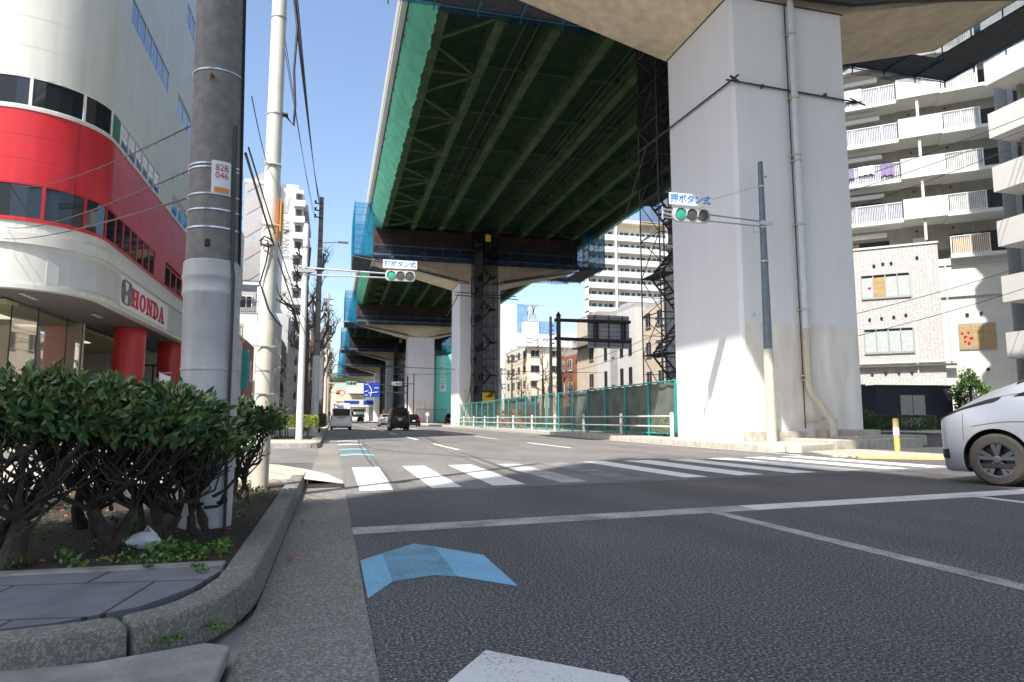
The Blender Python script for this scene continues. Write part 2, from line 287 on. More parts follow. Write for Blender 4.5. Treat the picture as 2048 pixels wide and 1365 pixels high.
# pier front: bare stained concrete below 4.15 m, pale coating above
m = M['pier'] = mat('pier_coating', (.60,.60,.59), .75, na=0); N, L, b = nodes(m)
geo = N.new('ShaderNodeNewGeometry'); sp = N.new('ShaderNodeSeparateXYZ'); L.new(geo.outputs['Position'], sp.inputs[0])
sn = N.new('ShaderNodeSeparateXYZ'); L.new(geo.outputs['True Normal'], sn.inputs[0])
lt = N.new('ShaderNodeMath'); lt.operation = 'LESS_THAN'; lt.inputs[1].default_value = 4.15; L.new(sp.outputs[2], lt.inputs[0])
ly = N.new('ShaderNodeMath'); ly.operation = 'LESS_THAN'; ly.inputs[1].default_value = -.9; L.new(sn.outputs[1], ly.inputs[0])
mu = N.new('ShaderNodeMath'); mu.operation = 'MULTIPLY'; L.new(lt.outputs[0], mu.inputs[0]); L.new(ly.outputs[0], mu.inputs[1])
mx = N.new('ShaderNodeMix'); mx.data_type = 'RGBA'; mx.inputs[6].default_value = (.80,.79,.80,1); mx.inputs[7].default_value = (.80,.75,.67,1); L.new(mu.outputs[0], mx.inputs[0])
vm = N.new('ShaderNodeVectorMath'); vm.operation = 'MULTIPLY'; vm.inputs[1].default_value = (1.6, 1.6, .3); L.new(geo.outputs['Position'], vm.inputs[0])
no = N.new('ShaderNodeTexNoise'); no.inputs['Scale'].default_value = 1.2; no.inputs['Detail'].default_value = 7; L.new(vm.outputs[0], no.inputs['Vector'])
amt = N.new('ShaderNodeMath'); amt.operation = 'MULTIPLY_ADD'; amt.inputs[1].default_value = .28; amt.inputs[2].default_value = .045; L.new(mu.outputs[0], amt.inputs[0])
c0 = N.new('ShaderNodeMath'); c0.operation = 'SUBTRACT'; c0.inputs[1].default_value = .5; L.new(no.outputs['Fac'], c0.inputs[0])
c1 = N.new('ShaderNodeMath'); c1.operation = 'MULTIPLY'; L.new(c0.outputs[0], c1.inputs[0]); L.new(amt.outputs[0], c1.inputs[1])
c2 = N.new('ShaderNodeMath'); c2.operation = 'MULTIPLY_ADD'; c2.inputs[1].default_value = 3; c2.inputs[2].default_value = 1; L.new(c1.outputs[0], c2.inputs[0])
vv = N.new('ShaderNodeVectorMath'); vv.operation = 'MULTIPLY'; L.new(mx.outputs[2], vv.inputs[0]); L.new(c2.outputs[0], vv.inputs[1]); L.new(vv.outputs[0], b.inputs['Base Color'])

def text(body, size, mtx, matr, name='lettering', parent=None, ext=.01, bold=0., sx=1., align='CENTER'):
    cu = bpy.data.curves.new(name, 'FONT'); cu.body = body; cu.size = size; cu.extrude = ext; cu.offset = bold
    cu.align_x = align; cu.align_y = 'CENTER'; cu.resolution_u = 3
    o = bpy.data.objects.new('tmp', cu); C.objects.link(o)
    dg = bpy.context.evaluated_depsgraph_get(); me = bpy.data.meshes.new_from_object(o.evaluated_get(dg))
    bpy.data.objects.remove(o)
    me.transform(mtx @ Matrix.Diagonal((sx, 1, 1, 1))); me.materials.clear(); me.materials.append(matr)
    if parent is not None: me.transform(Matrix.Translation(-LOC.get(parent.name, Vector((0,0,0)))))
    r = bpy.data.objects.new(name, me); C.objects.link(r); r.parent = parent; return r
def face_cam(x, y, z): return Matrix.Translation((x,y,z)) @ Matrix.Rotation(R(90), 4, 'X')                     # reads towards +X, faces -Y
def face_east(x, y, z): return Matrix.Translation((x,y,z)) @ Matrix.Rotation(R(90), 4, 'Z') @ Matrix.Rotation(R(90), 4, 'X')  # reads +Y, faces +X
def face_west(x, y, z): return Matrix.Translation((x,y,z)) @ Matrix.Rotation(R(-90), 4, 'Z') @ Matrix.Rotation(R(90), 4, 'X')
def leaf_into(mb, p, d, L_, W, up=None):
    d = d.normalized(); s = d.cross(Vector((random.uniform(-1,1), random.uniform(-1,1), random.uniform(-.3,1)))).normalized()
    n = s.cross(d)
    a = p; t = p + d*L_ - n*L_*.12; m1 = p + d*L_*.55 + n*L_*.04
    l = m1 + s*W*.5 + n*W*.18; r = m1 - s*W*.5 + n*W*.18
    l2 = p + d*L_*.25 + s*W*.34 + n*W*.1; r2 = p + d*L_*.25 - s*W*.34 + n*W*.1
    mb.add([a, l2, l, t, r, r2, m1], [(0,6,2,1), (6,3,2), (0,5,4,6), (6,4,3)])
# ============================================================ GROUND, ROADS, KERBS
struct(MB().quad((-2500,-1500,-.03),(2500,-1500,-.03),(2500,3500,-.03),(-2500,3500,-.03)).build('ground', M['ground']))
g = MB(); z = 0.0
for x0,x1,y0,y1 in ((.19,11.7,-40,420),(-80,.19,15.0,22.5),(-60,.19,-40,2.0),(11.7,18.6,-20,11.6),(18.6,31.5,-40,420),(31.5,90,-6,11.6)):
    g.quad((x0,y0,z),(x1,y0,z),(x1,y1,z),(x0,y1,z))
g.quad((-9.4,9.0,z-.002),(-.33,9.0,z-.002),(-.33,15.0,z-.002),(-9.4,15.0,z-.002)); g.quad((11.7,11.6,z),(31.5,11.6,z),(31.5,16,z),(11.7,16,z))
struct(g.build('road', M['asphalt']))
# same asphalt in a sunlit tone, its light painted in, from the crossing onward
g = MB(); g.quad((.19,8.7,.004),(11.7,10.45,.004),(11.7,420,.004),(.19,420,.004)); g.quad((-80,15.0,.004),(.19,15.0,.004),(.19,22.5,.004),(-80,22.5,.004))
struct(g.build('sunlit_tone_road', M['asphalt_sunlit_tone']))
g = MB()
for y0,y1 in ((-40,14.6),(22.5,420)): g.quad((-.33,y0,.006),(.19,y0,.006),(.19,y1,.006),(-.33,y1,.006))
g.quad((-.33,14.6,.006),(.19,14.6,.006),(.19,22.5,.006),(-.33,22.5,.006))
struct(g.build('gutter', M['gutter']))
# driveway slab in front of the near kerb
struct(MB().prism([(-.352,-4),(-.352,2.93),(-.45,2.99),(-.8,2.86),(-6,2.6),(-6,-4)], 0, .055).build('driveway_slab', M['kerb'], bevel=.012))
def offset_path(P, d):
    out = []
    for i, p in enumerate(P):
        a = Vector(P[max(i-1,0)]); b = Vector(P[min(i+1,len(P)-1)]); t = (b-a).normalized(); out.append((p[0] - t.y*d, p[1] + t.x*d))
    return out
def kerb_run(name, P, width, h, matr, joints, gap=.012, z0=-.01, round_=.02):
    """P is the outer foot of the kerb; the kerb lies to the left of the direction of travel."""
    mb = MB(); Q = offset_path(P, width); O = offset_path(P, .025)
    for a, b in joints:
        pts = P[a:b+1]; q = Q[a:b+1]; o = O[a:b+1]
        # shrink ends
        def shr(s):
            s = [Vector(k) for k in s]
            if len(s) < 2: return s
            s[0] = s[0] + (s[1]-s[0]).normalized()*gap; s[-1] = s[-1] + (s[-2]-s[-1]).normalized()*gap; return s
        pts, q, o = shr(pts), shr(q), shr(o); n = len(pts)
        vs = []
        for k in range(n): vs += [(pts[k].x,pts[k].y,z0),(o[k].x,o[k].y,h),(q[k].x,q[k].y,h),(q[k].x,q[k].y,z0)]
        fs = []
        for k in range(n-1):
            for j in range(4): fs.append((k*4+j, (k+1)*4+j, (k+1)*4+(j+1)%4, k*4+(j+1)%4))
        fs += [(0,1,2,3), ((n-1)*4+3,(n-1)*4+2,(n-1)*4+1,(n-1)*4)]
        mb.add(vs, fs)
    return struct(mb.build(name, matr, bevel=round_))
# near kerb: from the crossing towards the camera, then round the corner to the left
P = [(-.33, 9.3 - .6*i) for i in range(10)] + [(-.338,3.7),(-.38,3.45),(-.45,3.23),(-.55,3.07),(-.70,2.94),(-.92,2.86),(-1.2,2.80),(-1.52,2.76),(-2.1,2.72),(-2.7,2.68),(-3.4,2.64),(-4.5,2.6)]
P = [(-.33,10.05)] + P
P = P[::-1]                                             # kerb must lie on the left (west / north) side
J = [(0,1),(1,2),(2,3),(3,4),(4,7),(7,10)] + [(k,k+1) for k in range(10, len(P)-1)]
P2 = P
kerb_run('kerb', P2, .19, .15, M['kerb_moss'], J, gap=.008)
struct(MB().prism([(-.533,3.9),(-.6,3.55),(-.75,3.25),(-1.0,3.08),(-1.5,2.96),(-4.5,2.8),(-9,2.6),(-9,4.02),(-.62,4.02)], -.01, .143).build('slab_pavement', M['slab']))
struct(MB().box(-9,-.535,4.02,4.12,-.01,.152).build('planter_edging', M['kerb'], bevel=.01))
struct(MB().box(-4.6,-.525,4.12,9.05,-.01,.125).build('soil', M['soil']))
struct(MB().box(-4.75,-.51,9.05,9.3,-.01,.155).build('planter_end_edging', M['kerb'], bevel=.01))
struct(MB().box(-4.75,-4.6,4.12,9.05,-.01,.155).build('planter_back_edging', M['kerb'], bevel=.01))
# sidewalk with the dropped corner
struct(MB().prism([(-9.4,4.02),(-4.75,4.02),(-4.75,9.3),(-.36,9.3),(-.38,11.3),(-.55,12.2),(-.9,13.1),(-1.5,13.8),(-2.4,14.15),(-9.4,14.2)], -.01, .10).build('sidewalk', M['paving']))
g = MB(); inn = [(-.355,10.06),(-.372,11.3),(-.54,12.21),(-.89,13.12),(-1.49,13.82),(-2.4,14.17),(-9.4,14.22)]; outr = [(.19,10.06),(.17,10.6),(-.05,11.9),(-.45,13.2),(-1.2,14.5),(-2.4,15.0),(-9.4,15.05)]
for i in range(6): g.quad((*inn[i],.09),(*inn[i+1],.09),(*outr[i+1],.010),(*outr[i],.010))
struct(g.build('corner_apron', M['apron']))
g = MB()
for k in range(24): g.box(-.31+k*.021, -.302+k*.021+.004, 9.62, 9.98, .006, .02)
g.box(-.33,.19,9.58,9.62,.005,.021); g.box(-.33,.19,9.98,10.02,.005,.021)
dg_ = thing('drain_grate', 'rusty slotted drain grate at the end of the near kerb', 'drain grate', (-.07,9.8,.006))
g.build('grating', M['brown_steel'], dg_); MB().box(-.33,.19,9.62,9.98,.0065,.0095).build('sump', M['black'], dg_)
# far sidewalk on the left
kerb_run('far_kerb', [(-2.6,22.5),(-.6,22.5),(-.42,22.6),(-.35,22.9),(-.335,23.6),(-.335,60),(-.335,140),(-.335,420)], .2, .16, M['kerb'], [(0,1),(1,4),(4,5),(5,6),(6,7)])
struct(MB().prism([(-9.4,22.7),(-.62,22.72),(-.54,23),(-.535,420),(-7.05,420),(-7.05,42),(-9.4,42)], -.01, .15).build('far_sidewalk', M['paving']))
struct(MB().box(-2.35,-.75,27.0,31.2,.15,.165).build('hedge_bed_soil', M['soil']))
# median island under the expressway
isl = [(11.65,16.9),(11.65,31),(12.1,37),(12.6,46),(13.1,60),(13.0,74),(12.6,90),(12.3,420)]
struct(MB().prism([(12.4,16.2)] + [(x+.17,y) for x,y in isl] + [(18.6,420),(18.6,19.3),(13.2,16.6)], -.01, .19).build('median_island', M['apron']))
kerb_run('median_kerb', [(19.5,20.2),(16.2,17.9),(15.2,17.3),(13.2,16.55),(12.35,16.25),(11.85,16.4),(11.65,16.9)][::-1] if False else [(11.65,420),(11.65,31),(11.65,26),(11.65,21),(11.65,17.2),(11.75,16.75),(12.1,16.45),(12.7,16.45),(14.0,17.1)], .18, .2, M['granite'], [(1,2),(2,3),(3,4),(4,6),(6,7),(7,8)])
kerb_run('median_kerb_far', [(12.3,420),(12.5,90),(13.0,60),(12.4,46),(12.0,37),(11.65,31)], .18, .2, M['granite'], [(0,1),(1,2),(2,3),(3,4),(4,5)])
struct(MB().prism([(11.75,14.2),(13.2,12.8),(31,12.8),(31,16.4),(18.0,17.6),(14.1,16.9),(12.6,16.2)], -.01, .035).build('crossing_refuge', M['paving']))
struct(MB().prism([(11.9,13.55),(13.3,12.55),(31,10.4),(31,11.2),(13.6,13.0),(12.2,14.0)], .0, .042).build('tactile_strip', M['yellow_line']))
struct(MB().prism([(14.2,17.0),(18.2,17.9),(19.2,19.6),(18.3,19.8),(14.2,19.3)], -.01, .30).build('island_step', M['granite'], bevel=.02))
# opposite sidewalk
struct(MB().prism([(31.5,12),(95,12),(95,-2),(120,-2),(120,420),(31.5,420)], -.01, .15).build('opposite_sidewalk', M['apron']))
kerb_run('opposite_kerb', [(31.3,12),(31.3,36),(31.3,80),(31.3,420)][::-1], .2, .17, M['kerb'], [(0,1),(1,2),(2,3)])

# ---- road markings
def mark(name, quads, m, z=.008):
    g = MB()
    for q in quads: g.quad(*[(x,y,z) for x,y in q])
    return struct(g.build(name, M[m]))
st = lambda x: 5.72 + .118*(x-.19)
mark('stop_line_marking', [[(.19,st(.19)),(4.2,st(4.2)),(4.2,st(4.2)+.36),(.19,st(.19)+.36)]], 'worn_line', .003)
mark('stop_line_marking', [[(4.2,st(4.2)),(11.0,st(11)),(11.0,st(11)+.4),(4.2,st(4.2)+.36)]], 'white_line', .003)
mark('lane_line_marking', [[(3.62,-6),(3.77,-6),(3.77,st(3.7)),(3.62,st(3.7))]], 'worn_line', .003)
mark('lane_line_marking', [[(7.35,-6),(7.5,-6),(7.5,st(7.4)),(7.35,st(7.4))]], 'white_line', .003)
cwx = [(.37,.39,.80,.89),(1.31,1.34,1.72,1.78),(2.17,2.25,2.66,2.73),(3.22,3.2,3.66,3.73),(4.15,4.2,4.66,4.72),(5.36,5.2,5.80,5.72),(6.4,6.2,6.93,6.86),(7.55,7.35,8.1,7.94),(8.6,8.45,9.2,9.05),(9.75,9.5,10.35,10.1),(10.9,10.65,11.5,11.25)]
near = lambda x: 9.02 + .152*(x-.3); far = lambda x: 13.40 + .10*(x-.39) + (.05*(x-5) if x > 5 else 0)
for i, (a,b2,c_,d_) in enumerate(cwx):
    mark('crosswalk_marking', [[(a,near(a)),(c_,near(c_)),(d_,far(d_)),(b2,far(b2))]], 'faint_line' if i == 4 else 'worn_line' if i == 3 else 'white_line' if i < 3 else 'white_fresh')
for k in range(14):
    y = 20.0 + k*10.0
    for x, off in ((3.62,0.0),(7.28,.5)):
        if 14 < y < 200: mark('lane_line_marking', [[(x-.075,y+off),(x+.075,y+off),(x+.075,y+off+5),(x-.075,y+off+5)]], 'white_fresh', .012)
mark('edge_line_marking', [[(11.35,14.9),(11.5,14.9),(11.5,37),(11.35,37)],[(11.35,37),(11.5,37),(12.5,60),(12.35,60)]], 'white_line', .012)
def chevron(y, L, m1='blue_line', m2='blue_worn', z=.003):
    # arrow head pointing up the road, worn stripe down its middle third
    mark('cycle_arrow_marking', [[(.205,y),(.36,y+.38*.9),(.36,y+.38*.9+L*.98*.88),(.205,y+L)]], m1, z)
    mark('cycle_arrow_marking', [[(.36,y+.342),(.61,y+.44),(.61,y+L+.52),(.36,y+L*.98*.88+.342)]], m2, z)
    mark('cycle_arrow_marking', [[(.61,y+.44),(.74,y+.37),(.74,y+L+.37),(.61,y+L+.52)]], m2, z)
    mark('cycle_arrow_marking', [[(.74,y+.37),(1.02,y+.06),(1.02,y+L-.02),(.74,y+L+.37)]], m1, z)
chevron(3.70, .98)
mark('cycle_arrow_marking', [[(.22,1.9),(.62,2.1),(.62,2.78),(.22,2.2)],[(.62,2.1),(1.04,1.7),(1.04,2.38),(.62,2.78)]], 'white_line', .003)
for y in (17.35, 20.6, 24.6, 28.4):
    mark('cycle_arrow_marking', [[(.22,y),(.62,y+.45),(.62,y+1.25),(.22,y+.8)],[(.62,y+.45),(1.04,y),(1.04,y+.8),(.62,y+1.25)]], 'blue_line' if y < 22 else 'white_line', .012)
# tar seams on the sunlit road
g = MB()
for pts in ([(1.0,27),(1.15,24),(1.35,21),(2.1,18.5),(3.3,16.2),(4.1,14.4)], [(.3,22.6),(3.5,23.4),(6,23.1)], [(.3,31),(5,31.6),(9.5,31.2)]):
    for a, b2 in zip(pts, pts[1:]):
        a = Vector((*a,.010)); b3 = Vector((*b2,.010)); t = (b3-a).normalized(); n = Vector((-t.y,t.x,0))*.03
        g.quad(a-n, b3-n, b3+n, a+n)
struct(g.build('road_seam', M['asphalt']))

# ============================================================ NEAR PLANTER: SHRUBS, WEEDS, LITTER
def shrub(name, label, loc, w, d, z0, z1, nleaf, seed, trunk_r=.05, group=None, lean=(0,0), leafm='leaf', size=.067, spread=1.):
    rnd = random.Random(seed); st_ = random.getstate(); random.seed(seed)
    t = thing(name, label, 'shrub', loc, 0, group)
    sm = MB(); tips = []
    nst = 3
    for k in range(nst):
        a = rnd.uniform(0, 6.28); p = Vector((math.cos(a)*.04*k, math.sin(a)*.04*k, -.03)); r = trunk_r * (1 if k == 0 else .6)
        h = z0*rnd.uniform(.3,.55); q = Vector((p.x+lean[0]*.5+rnd.uniform(-.09,.09), p.y+lean[1]*.5+rnd.uniform(-.09,.09), h))
        mid = (p+q)/2 + Vector((rnd.uniform(-.04,.04), rnd.uniform(-.04,.04), 0))
        sm.path([p, mid, q], [r*1.0, r*.72, r*.62], 8)
        for j in range(10):
            ex = rnd.uniform(-1,1)*w*.46*spread + lean[0]; ey = rnd.uniform(-1,1)*d*.46*spread + lean[1]; e = Vector((ex, ey, z0+rnd.uniform(0,.55)*(z1-z0)))
            b1 = q.lerp(e, .38) + Vector((rnd.uniform(-.08,.08), rnd.uniform(-.08,.08), rnd.uniform(-.03,.05))); b2 = q.lerp(e, .7) + Vector((rnd.uniform(-.06,.06), rnd.uniform(-.06,.06), rnd.uniform(-.06,.02)))
            sm.path([q, b1, b2, e], [r*.34, r*.22, r*.16, r*.10], 5)
            for u in range(3):
                s = b1.lerp(e, rnd.random()); e2 = s + Vector((rnd.uniform(-.2,.2), rnd.uniform(-.2,.2), rnd.uniform(.08,.3))); e2.z = min(e2.z, z1-.03)
                sm.path([s, (s+e2)/2 + Vector((rnd.uniform(-.03,.03),)*3), e2], [.008,.006,.004], 4); tips.append(e2)
            tips.append(e)
    for u in range(6):     # pruned dead stubs
        s = Vector((rnd.uniform(-.1,.1), rnd.uniform(-.1,.1), z0*rnd.uniform(.3,.9))); dd = Vector((rnd.uniform(-1,1), rnd.uniform(-1,1), rnd.uniform(-.1,.7)))*.16
        sm.path([s, s+dd*.6, s+dd+Vector((0,0,.04))], [.013,.011,.009], 5)
    sm.build('stem', M['stem'], t, smooth=True, local=True)
    lm = MB(); ym = MB(); cx, cy = lean
    n = 0
    blobs = [(rnd.uniform(-.42,.42)*w+cx, rnd.uniform(-.42,.42)*d+cy, rnd.uniform(z0+.45*(z1-z0), z1-.02), rnd.uniform(.10,.19)) for _ in range(int(16*w*d/.6)+6)]
    while n < nleaf:
        bx, by, bz, br = rnd.choice(blobs)
        v = Vector((rnd.gauss(0,1), rnd.gauss(0,1), rnd.gauss(0,1))).normalized() * br * rnd.uniform(.55,1.08)
        p = Vector((bx+v.x*1.25, by+v.y*1.25, bz+v.z*.9))
        if p.z < z0-.08 + rnd.random()*.12: continue
        if p.z > z1 + .07*rnd.random() + .05*math.sin(p.x*9+seed)+.04*math.cos(p.y*8): continue
        n += 1
        d2 = Vector((v.x, v.y, abs(v.z)*.6+.03)).normalized() + Vector((rnd.uniform(-.6,.6), rnd.uniform(-.6,.6), rnd.uniform(-.35,.6)))
        L_ = size*rnd.uniform(.7,1.35)
        if p.z > z1-.12 and rnd.random() < .2: leaf_into(ym, p, d2+Vector((0,0,.8)), L_*.75, L_*.27)
        else: leaf_into(lm, p, d2, L_, L_*.42)
    lm.build('foliage', M[leafm], t, smooth=2, local=True, recalc=False)
    if ym.v: yo = ym.build('young_foliage', M['leaf_young'] if leafm == 'leaf' else M['leaf_lit'], t, smooth=2, local=True, recalc=False)
    if ym.v: yo['kind'] = 'stuff'
    random.setstate(st_); return t
G = 'shrubs in the near planter'
shrub('shrub', 'thick trunked dark green shrub at the left front corner of the near planter', (-1.66,4.34,.12), 1.0, .9, .46, .99, 4300, 1, .085, G, (-.05,.25))
shrub('shrub', 'dark green shrub with a bent branch, second from the left in the planter front', (-1.30,4.72,.12), .95, .9, .47, .96, 4000, 2, .06, G, (0,.1))
shrub('shrub', 'dark green shrub beside the white plastic litter, in front of the grey pole', (-1.03,4.98,.12), .72, .85, .47, .90, 3300, 3, .055, G, (-.12,.1))
shrub('shrub', 'shrub with pruned forked stubs growing against the foot of the grey pole', (-.84,5.20,.12), .46, .7, .44, .68, 1600, 4, .045, G, (-.10,.05))
shrub('shrub', 'dark green shrub at the left edge of the photo behind the front row', (-2.45,5.2,.12), 1.2, 1.1, .6, 1.04, 2400, 5, .06, G)
shrub('shrub', 'shrub in the back row of the planter, behind the bent branch shrub', (-1.75,5.75,.12), 1.1, 1.0, .6, 1.0, 2000, 6, .05, G)
shrub('shrub', 'shrub in the back row of the planter, just left of the grey pole', (-1.35,6.5,.12), .9, 1.2, .6, 1.0, 1700, 7, .05, G, (-.1,0))
shrub('shrub', 'shrub farthest back in the planter, under the left showroom window', (-3.2,6.9,.12), 1.5, 1.3, .62, 1.06, 1800, 8, .05, G)
shrub('shrub', 'small round topped shrub between the grey pole and the cream pole', (-.86,7.35,.12), .54, .7, .50, .90, 2500, 9, .05, None, (.02,0))
rnd = random.Random(5); wd = MB()
for k in range(330):
    x = rnd.uniform(-3.6,-.6); y = rnd.choice([rnd.uniform(4.15,4.75), rnd.uniform(4.15,9)])
    if k % 4 == 0: x = rnd.uniform(-.95,-.58)
    if x > -.95 and 4.75 < y < 5.5 and rnd.random() < .5: continue
    if x > -1.0 and rnd.random() < .45: continue
    s = rnd.uniform(.5,1.3)
    for j in range(rnd.randint(5,11)):
        a = rnd.uniform(0,6.28); p = Vector((x+rnd.uniform(-.035,.035), y+rnd.uniform(-.035,.035), .125+rnd.uniform(.0,.05)*s))
        random.seed(k*20+j); leaf_into(wd, p, Vector((math.cos(a), math.sin(a), rnd.uniform(.15,1.3))), .042*s, .02*s)
for (x,y) in ((-.42,3.12),(-.45,3.17),(-.6,3.0),(-.57,3.03),(-.66,3.98),(-.9,4.02),(-.62,3.85)):
    for j in range(16):
        a = rnd.uniform(0,6.28); zb = .06 if y < 3.2 else .15; leaf_into(wd, Vector((x+rnd.uniform(-.03,.03), y+rnd.uniform(-.03,.03), zb)), Vector((math.cos(a), math.sin(a), rnd.uniform(.4,1.4))), .03, .012)
tag(wd.build('weeds', M['weed'], smooth=2, recalc=False), 'low bright green weeds growing in the planter soil', 'weeds', kind='stuff')
lt = MB()
for k in range(500):
    x = rnd.uniform(-3.6,-.57); y = rnd.uniform(4.15,9); random.seed(k+9000); a = rnd.uniform(0,6.28)
    leaf_into(lt, Vector((x,y,.13)), Vector((math.cos(a), math.sin(a), rnd.uniform(-.05,.25))), .04, .02)
tag(lt.build('leaf_litter', M['dead_leaf'], smooth=2, recalc=False), 'brown dead leaves scattered over the planter soil', 'leaf litter', kind='stuff')
pb = MB(); n = 9
for i in range(n):
    for j in range(7):
        a = 2*math.pi*i/n; r_ = .085*math.sin((j+.6)/7*math.pi)**.7*(1+.22*math.sin(i*2.3+j)); pb.v.append((-1.10+math.cos(a)*r_*1.1, 4.78+math.sin(a)*r_*.7, .12+j*.017+(.04 if i == 2 and j > 4 else 0)))
for i in range(n):
    for j in range(6): pb.f.append((i*7+j, ((i+1)%n)*7+j, ((i+1)%n)*7+j+1, i*7+j+1))
tag(pb.build('plastic_bag', M['plastic'], smooth=True), 'crumpled white plastic bag lying on the soil among the shrub trunks', 'litter')
for (x,y,lab) in ((-.26,4.75,'orange dead leaf lying in the gutter, nearest the camera'),(-.24,6.35,'dead leaf lying in the gutter farther along the kerb')):
    random.seed(int(y*10)); q = MB()
    for k in range(3): leaf_into(q, Vector((x+k*.02,y,.015+.006*k)), Vector((math.cos(k*2.),math.sin(k*2.),.35)), .05, .03)
    tag(q.build('dead_leaf', M['dead_leaf'], smooth=2), lab, 'leaf')

# ============================================================ NEAR POLES
def ring(mb, c, r, z, h=.03, t=.006, n=20): mb.lathe([(r,z),(r+t,z),(r+t,z+h),(r,z+h)], (c[0],c[1],0), n, cap=False)
def lerp_pole(prof, z):
    for (z0,r0),(z1,r1) in zip(prof, prof[1:]):
        if z0 <= z <= z1: return r0 + (r1-r0)*(z-z0)/(z1-z0)
    return prof[-1][1]
t = thing('utility_pole', 'thick grey pole in the near planter with a steel jacket and a number plate', 'utility pole', (-.895,5.64,.12))
def gx(z): return -.895 - .0175*(z-.1)
low = [(.0,.185),(.5,.195),(.51,.205),(1.6,.206),(2.02,.212)]; up = [(2.02,.200),(6,.172),(11.5,.14)]
def leanlathe(prof, n=28):
    mb = MB()
    for z,r in prof:
        for k in range(n): a = 2*math.pi*k/n; mb.v.append((gx(z)+math.cos(a)*r, 5.64+math.sin(a)*r, z))
    N = len(prof); mb.f = [(i*n+k, i*n+(k+1)%n, (i+1)*n+(k+1)%n, (i+1)*n+k) for i in range(N-1) for k in range(n)] + [tuple(range(n))[::-1], tuple(range((N-1)*n, N*n))]; return mb
leanlathe([(.05,.18),(.55,.196),(.552,.206),(.575,.207),(.577,.2),(1.28,.203),(1.282,.208),(1.30,.208),(1.302,.203),(1.84,.204),(1.86,.215),(1.885,.215),(1.89,.211),(1.97,.212),(1.985,.219),(2.0,.219),(2.02,.213),(2.11,.21),(2.12,.2)]).build('steel_jacket', M['pole_steel'], t, smooth=True)
leanlathe([(2.1,.199),(6,.172),(11.5,.14)]).build('shaft', M['pole_conc'], t, smooth=True)
b = MB()
for z_ in (2.36,2.50,2.62,2.83,2.86,3.62): 
    r_ = lerp_pole(up, z_); n = 28
    for zz in ((z_,),):
        base = len(b.v)
        for hz, rr in ((0,r_+.001),(0,r_+.006),(.012,r_+.006),(.012,r_+.001)):
            for k in range(n): a = 2*math.pi*k/n; b.v.append((gx(z_)+math.cos(a)*rr, 5.64+math.sin(a)*rr, z_+hz))
        b.f += [(base+i*n+k, base+i*n+(k+1)%n, base+(i+1)*n+(k+1)%n, base+(i+1)*n+k) for i in range(3) for k in range(n)]
build_parts(b, 'steel_band', M['steel'], t)
# conduit on the right-hand front of the pole
cp = [(gx(z_)+lerp_pole([(0,.19)]+[(2.0,.215),(2.05,.2),(12,.14)], z_)*math.cos(R(-42))+.012, 5.64+lerp_pole([(0,.19),(2.0,.215),(2.05,.2),(12,.14)], z_)*math.sin(R(-42))-.012, z_) for z_ in (.1,.5,1,1.5,1.98,2.08,2.6,3.2)]
MB().path(cp, .012, 8).build('conduit', M['frame_dark'], t, smooth=True)
cp2 = [(gx(z_)+lerp_pole([(0,.2),(2.05,.2),(12,.14)], z_)*math.cos(R(-18))+.01, 5.64+lerp_pole([(0,.2),(2.05,.2),(12,.14)], z_)*math.sin(R(-18)), z_) for z_ in (2.1,3,5,8)]
MB().path(cp2, .01, 8).build('cable', M['black'], t, smooth=True)
MB().box(gx(2.25)-.035,gx(2.25)+.005,5.64-.205,5.64-.19,2.21,2.27).build('bolt_plate', M['black'], t, bevel=.01)
MB().tube((gx(3.5)-.01,5.64-.17,3.56),(gx(3.5)-.01,5.64-.29,3.53),.009).tube((gx(3.5)-.01,5.64-.29,3.53),(gx(3.5)-.01,5.64-.29,3.48),.009).build('step_bolt', M['rust'], t)
# curved number plate
def arc_patch(z0, z1, a0, a1, dr, n=10):
    mb = MB()
    for zz in (z0, z1):
        for k in range(n+1):
            a = R(a0+(a1-a0)*k/n); r_ = lerp_pole(up, zz)+dr; mb.v.append((gx(zz)+math.cos(a)*r_, 5.64+math.sin(a)*r_, zz))
    mb.f = [(k,k+1,n+1+k+1,n+1+k) for k in range(n)]; return mb
pl = arc_patch(2.63, 2.885, -90, -50, .010).build('number_plate', M['sign_white'], t, recalc=False)
arc_patch(2.637, 2.675, -84, -53, .0125).build('orange_strip', M['orange'], t, recalc=False)
def wrap_text(body, size, zc, ac, matr):
    o = text(body, size, Matrix.Identity(4), matr, 'lettering', None, .0); me = o.data
    for v in me.vertices:
        x, y = v.co.x*.9, v.co.y; zz = zc + y; r_ = lerp_pole(up, zz)+.0135; a = R(ac) + x/r_
        v.co = Vector((gx(zz)+math.cos(a)*r_, 5.64+math.sin(a)*r_, zz)) - LOC[t.name]
    o.parent = t
wrap_text('82B', .072, 2.828, -69, M['red_text']); wrap_text('046', .072, 2.768, -69, M['red_text'])

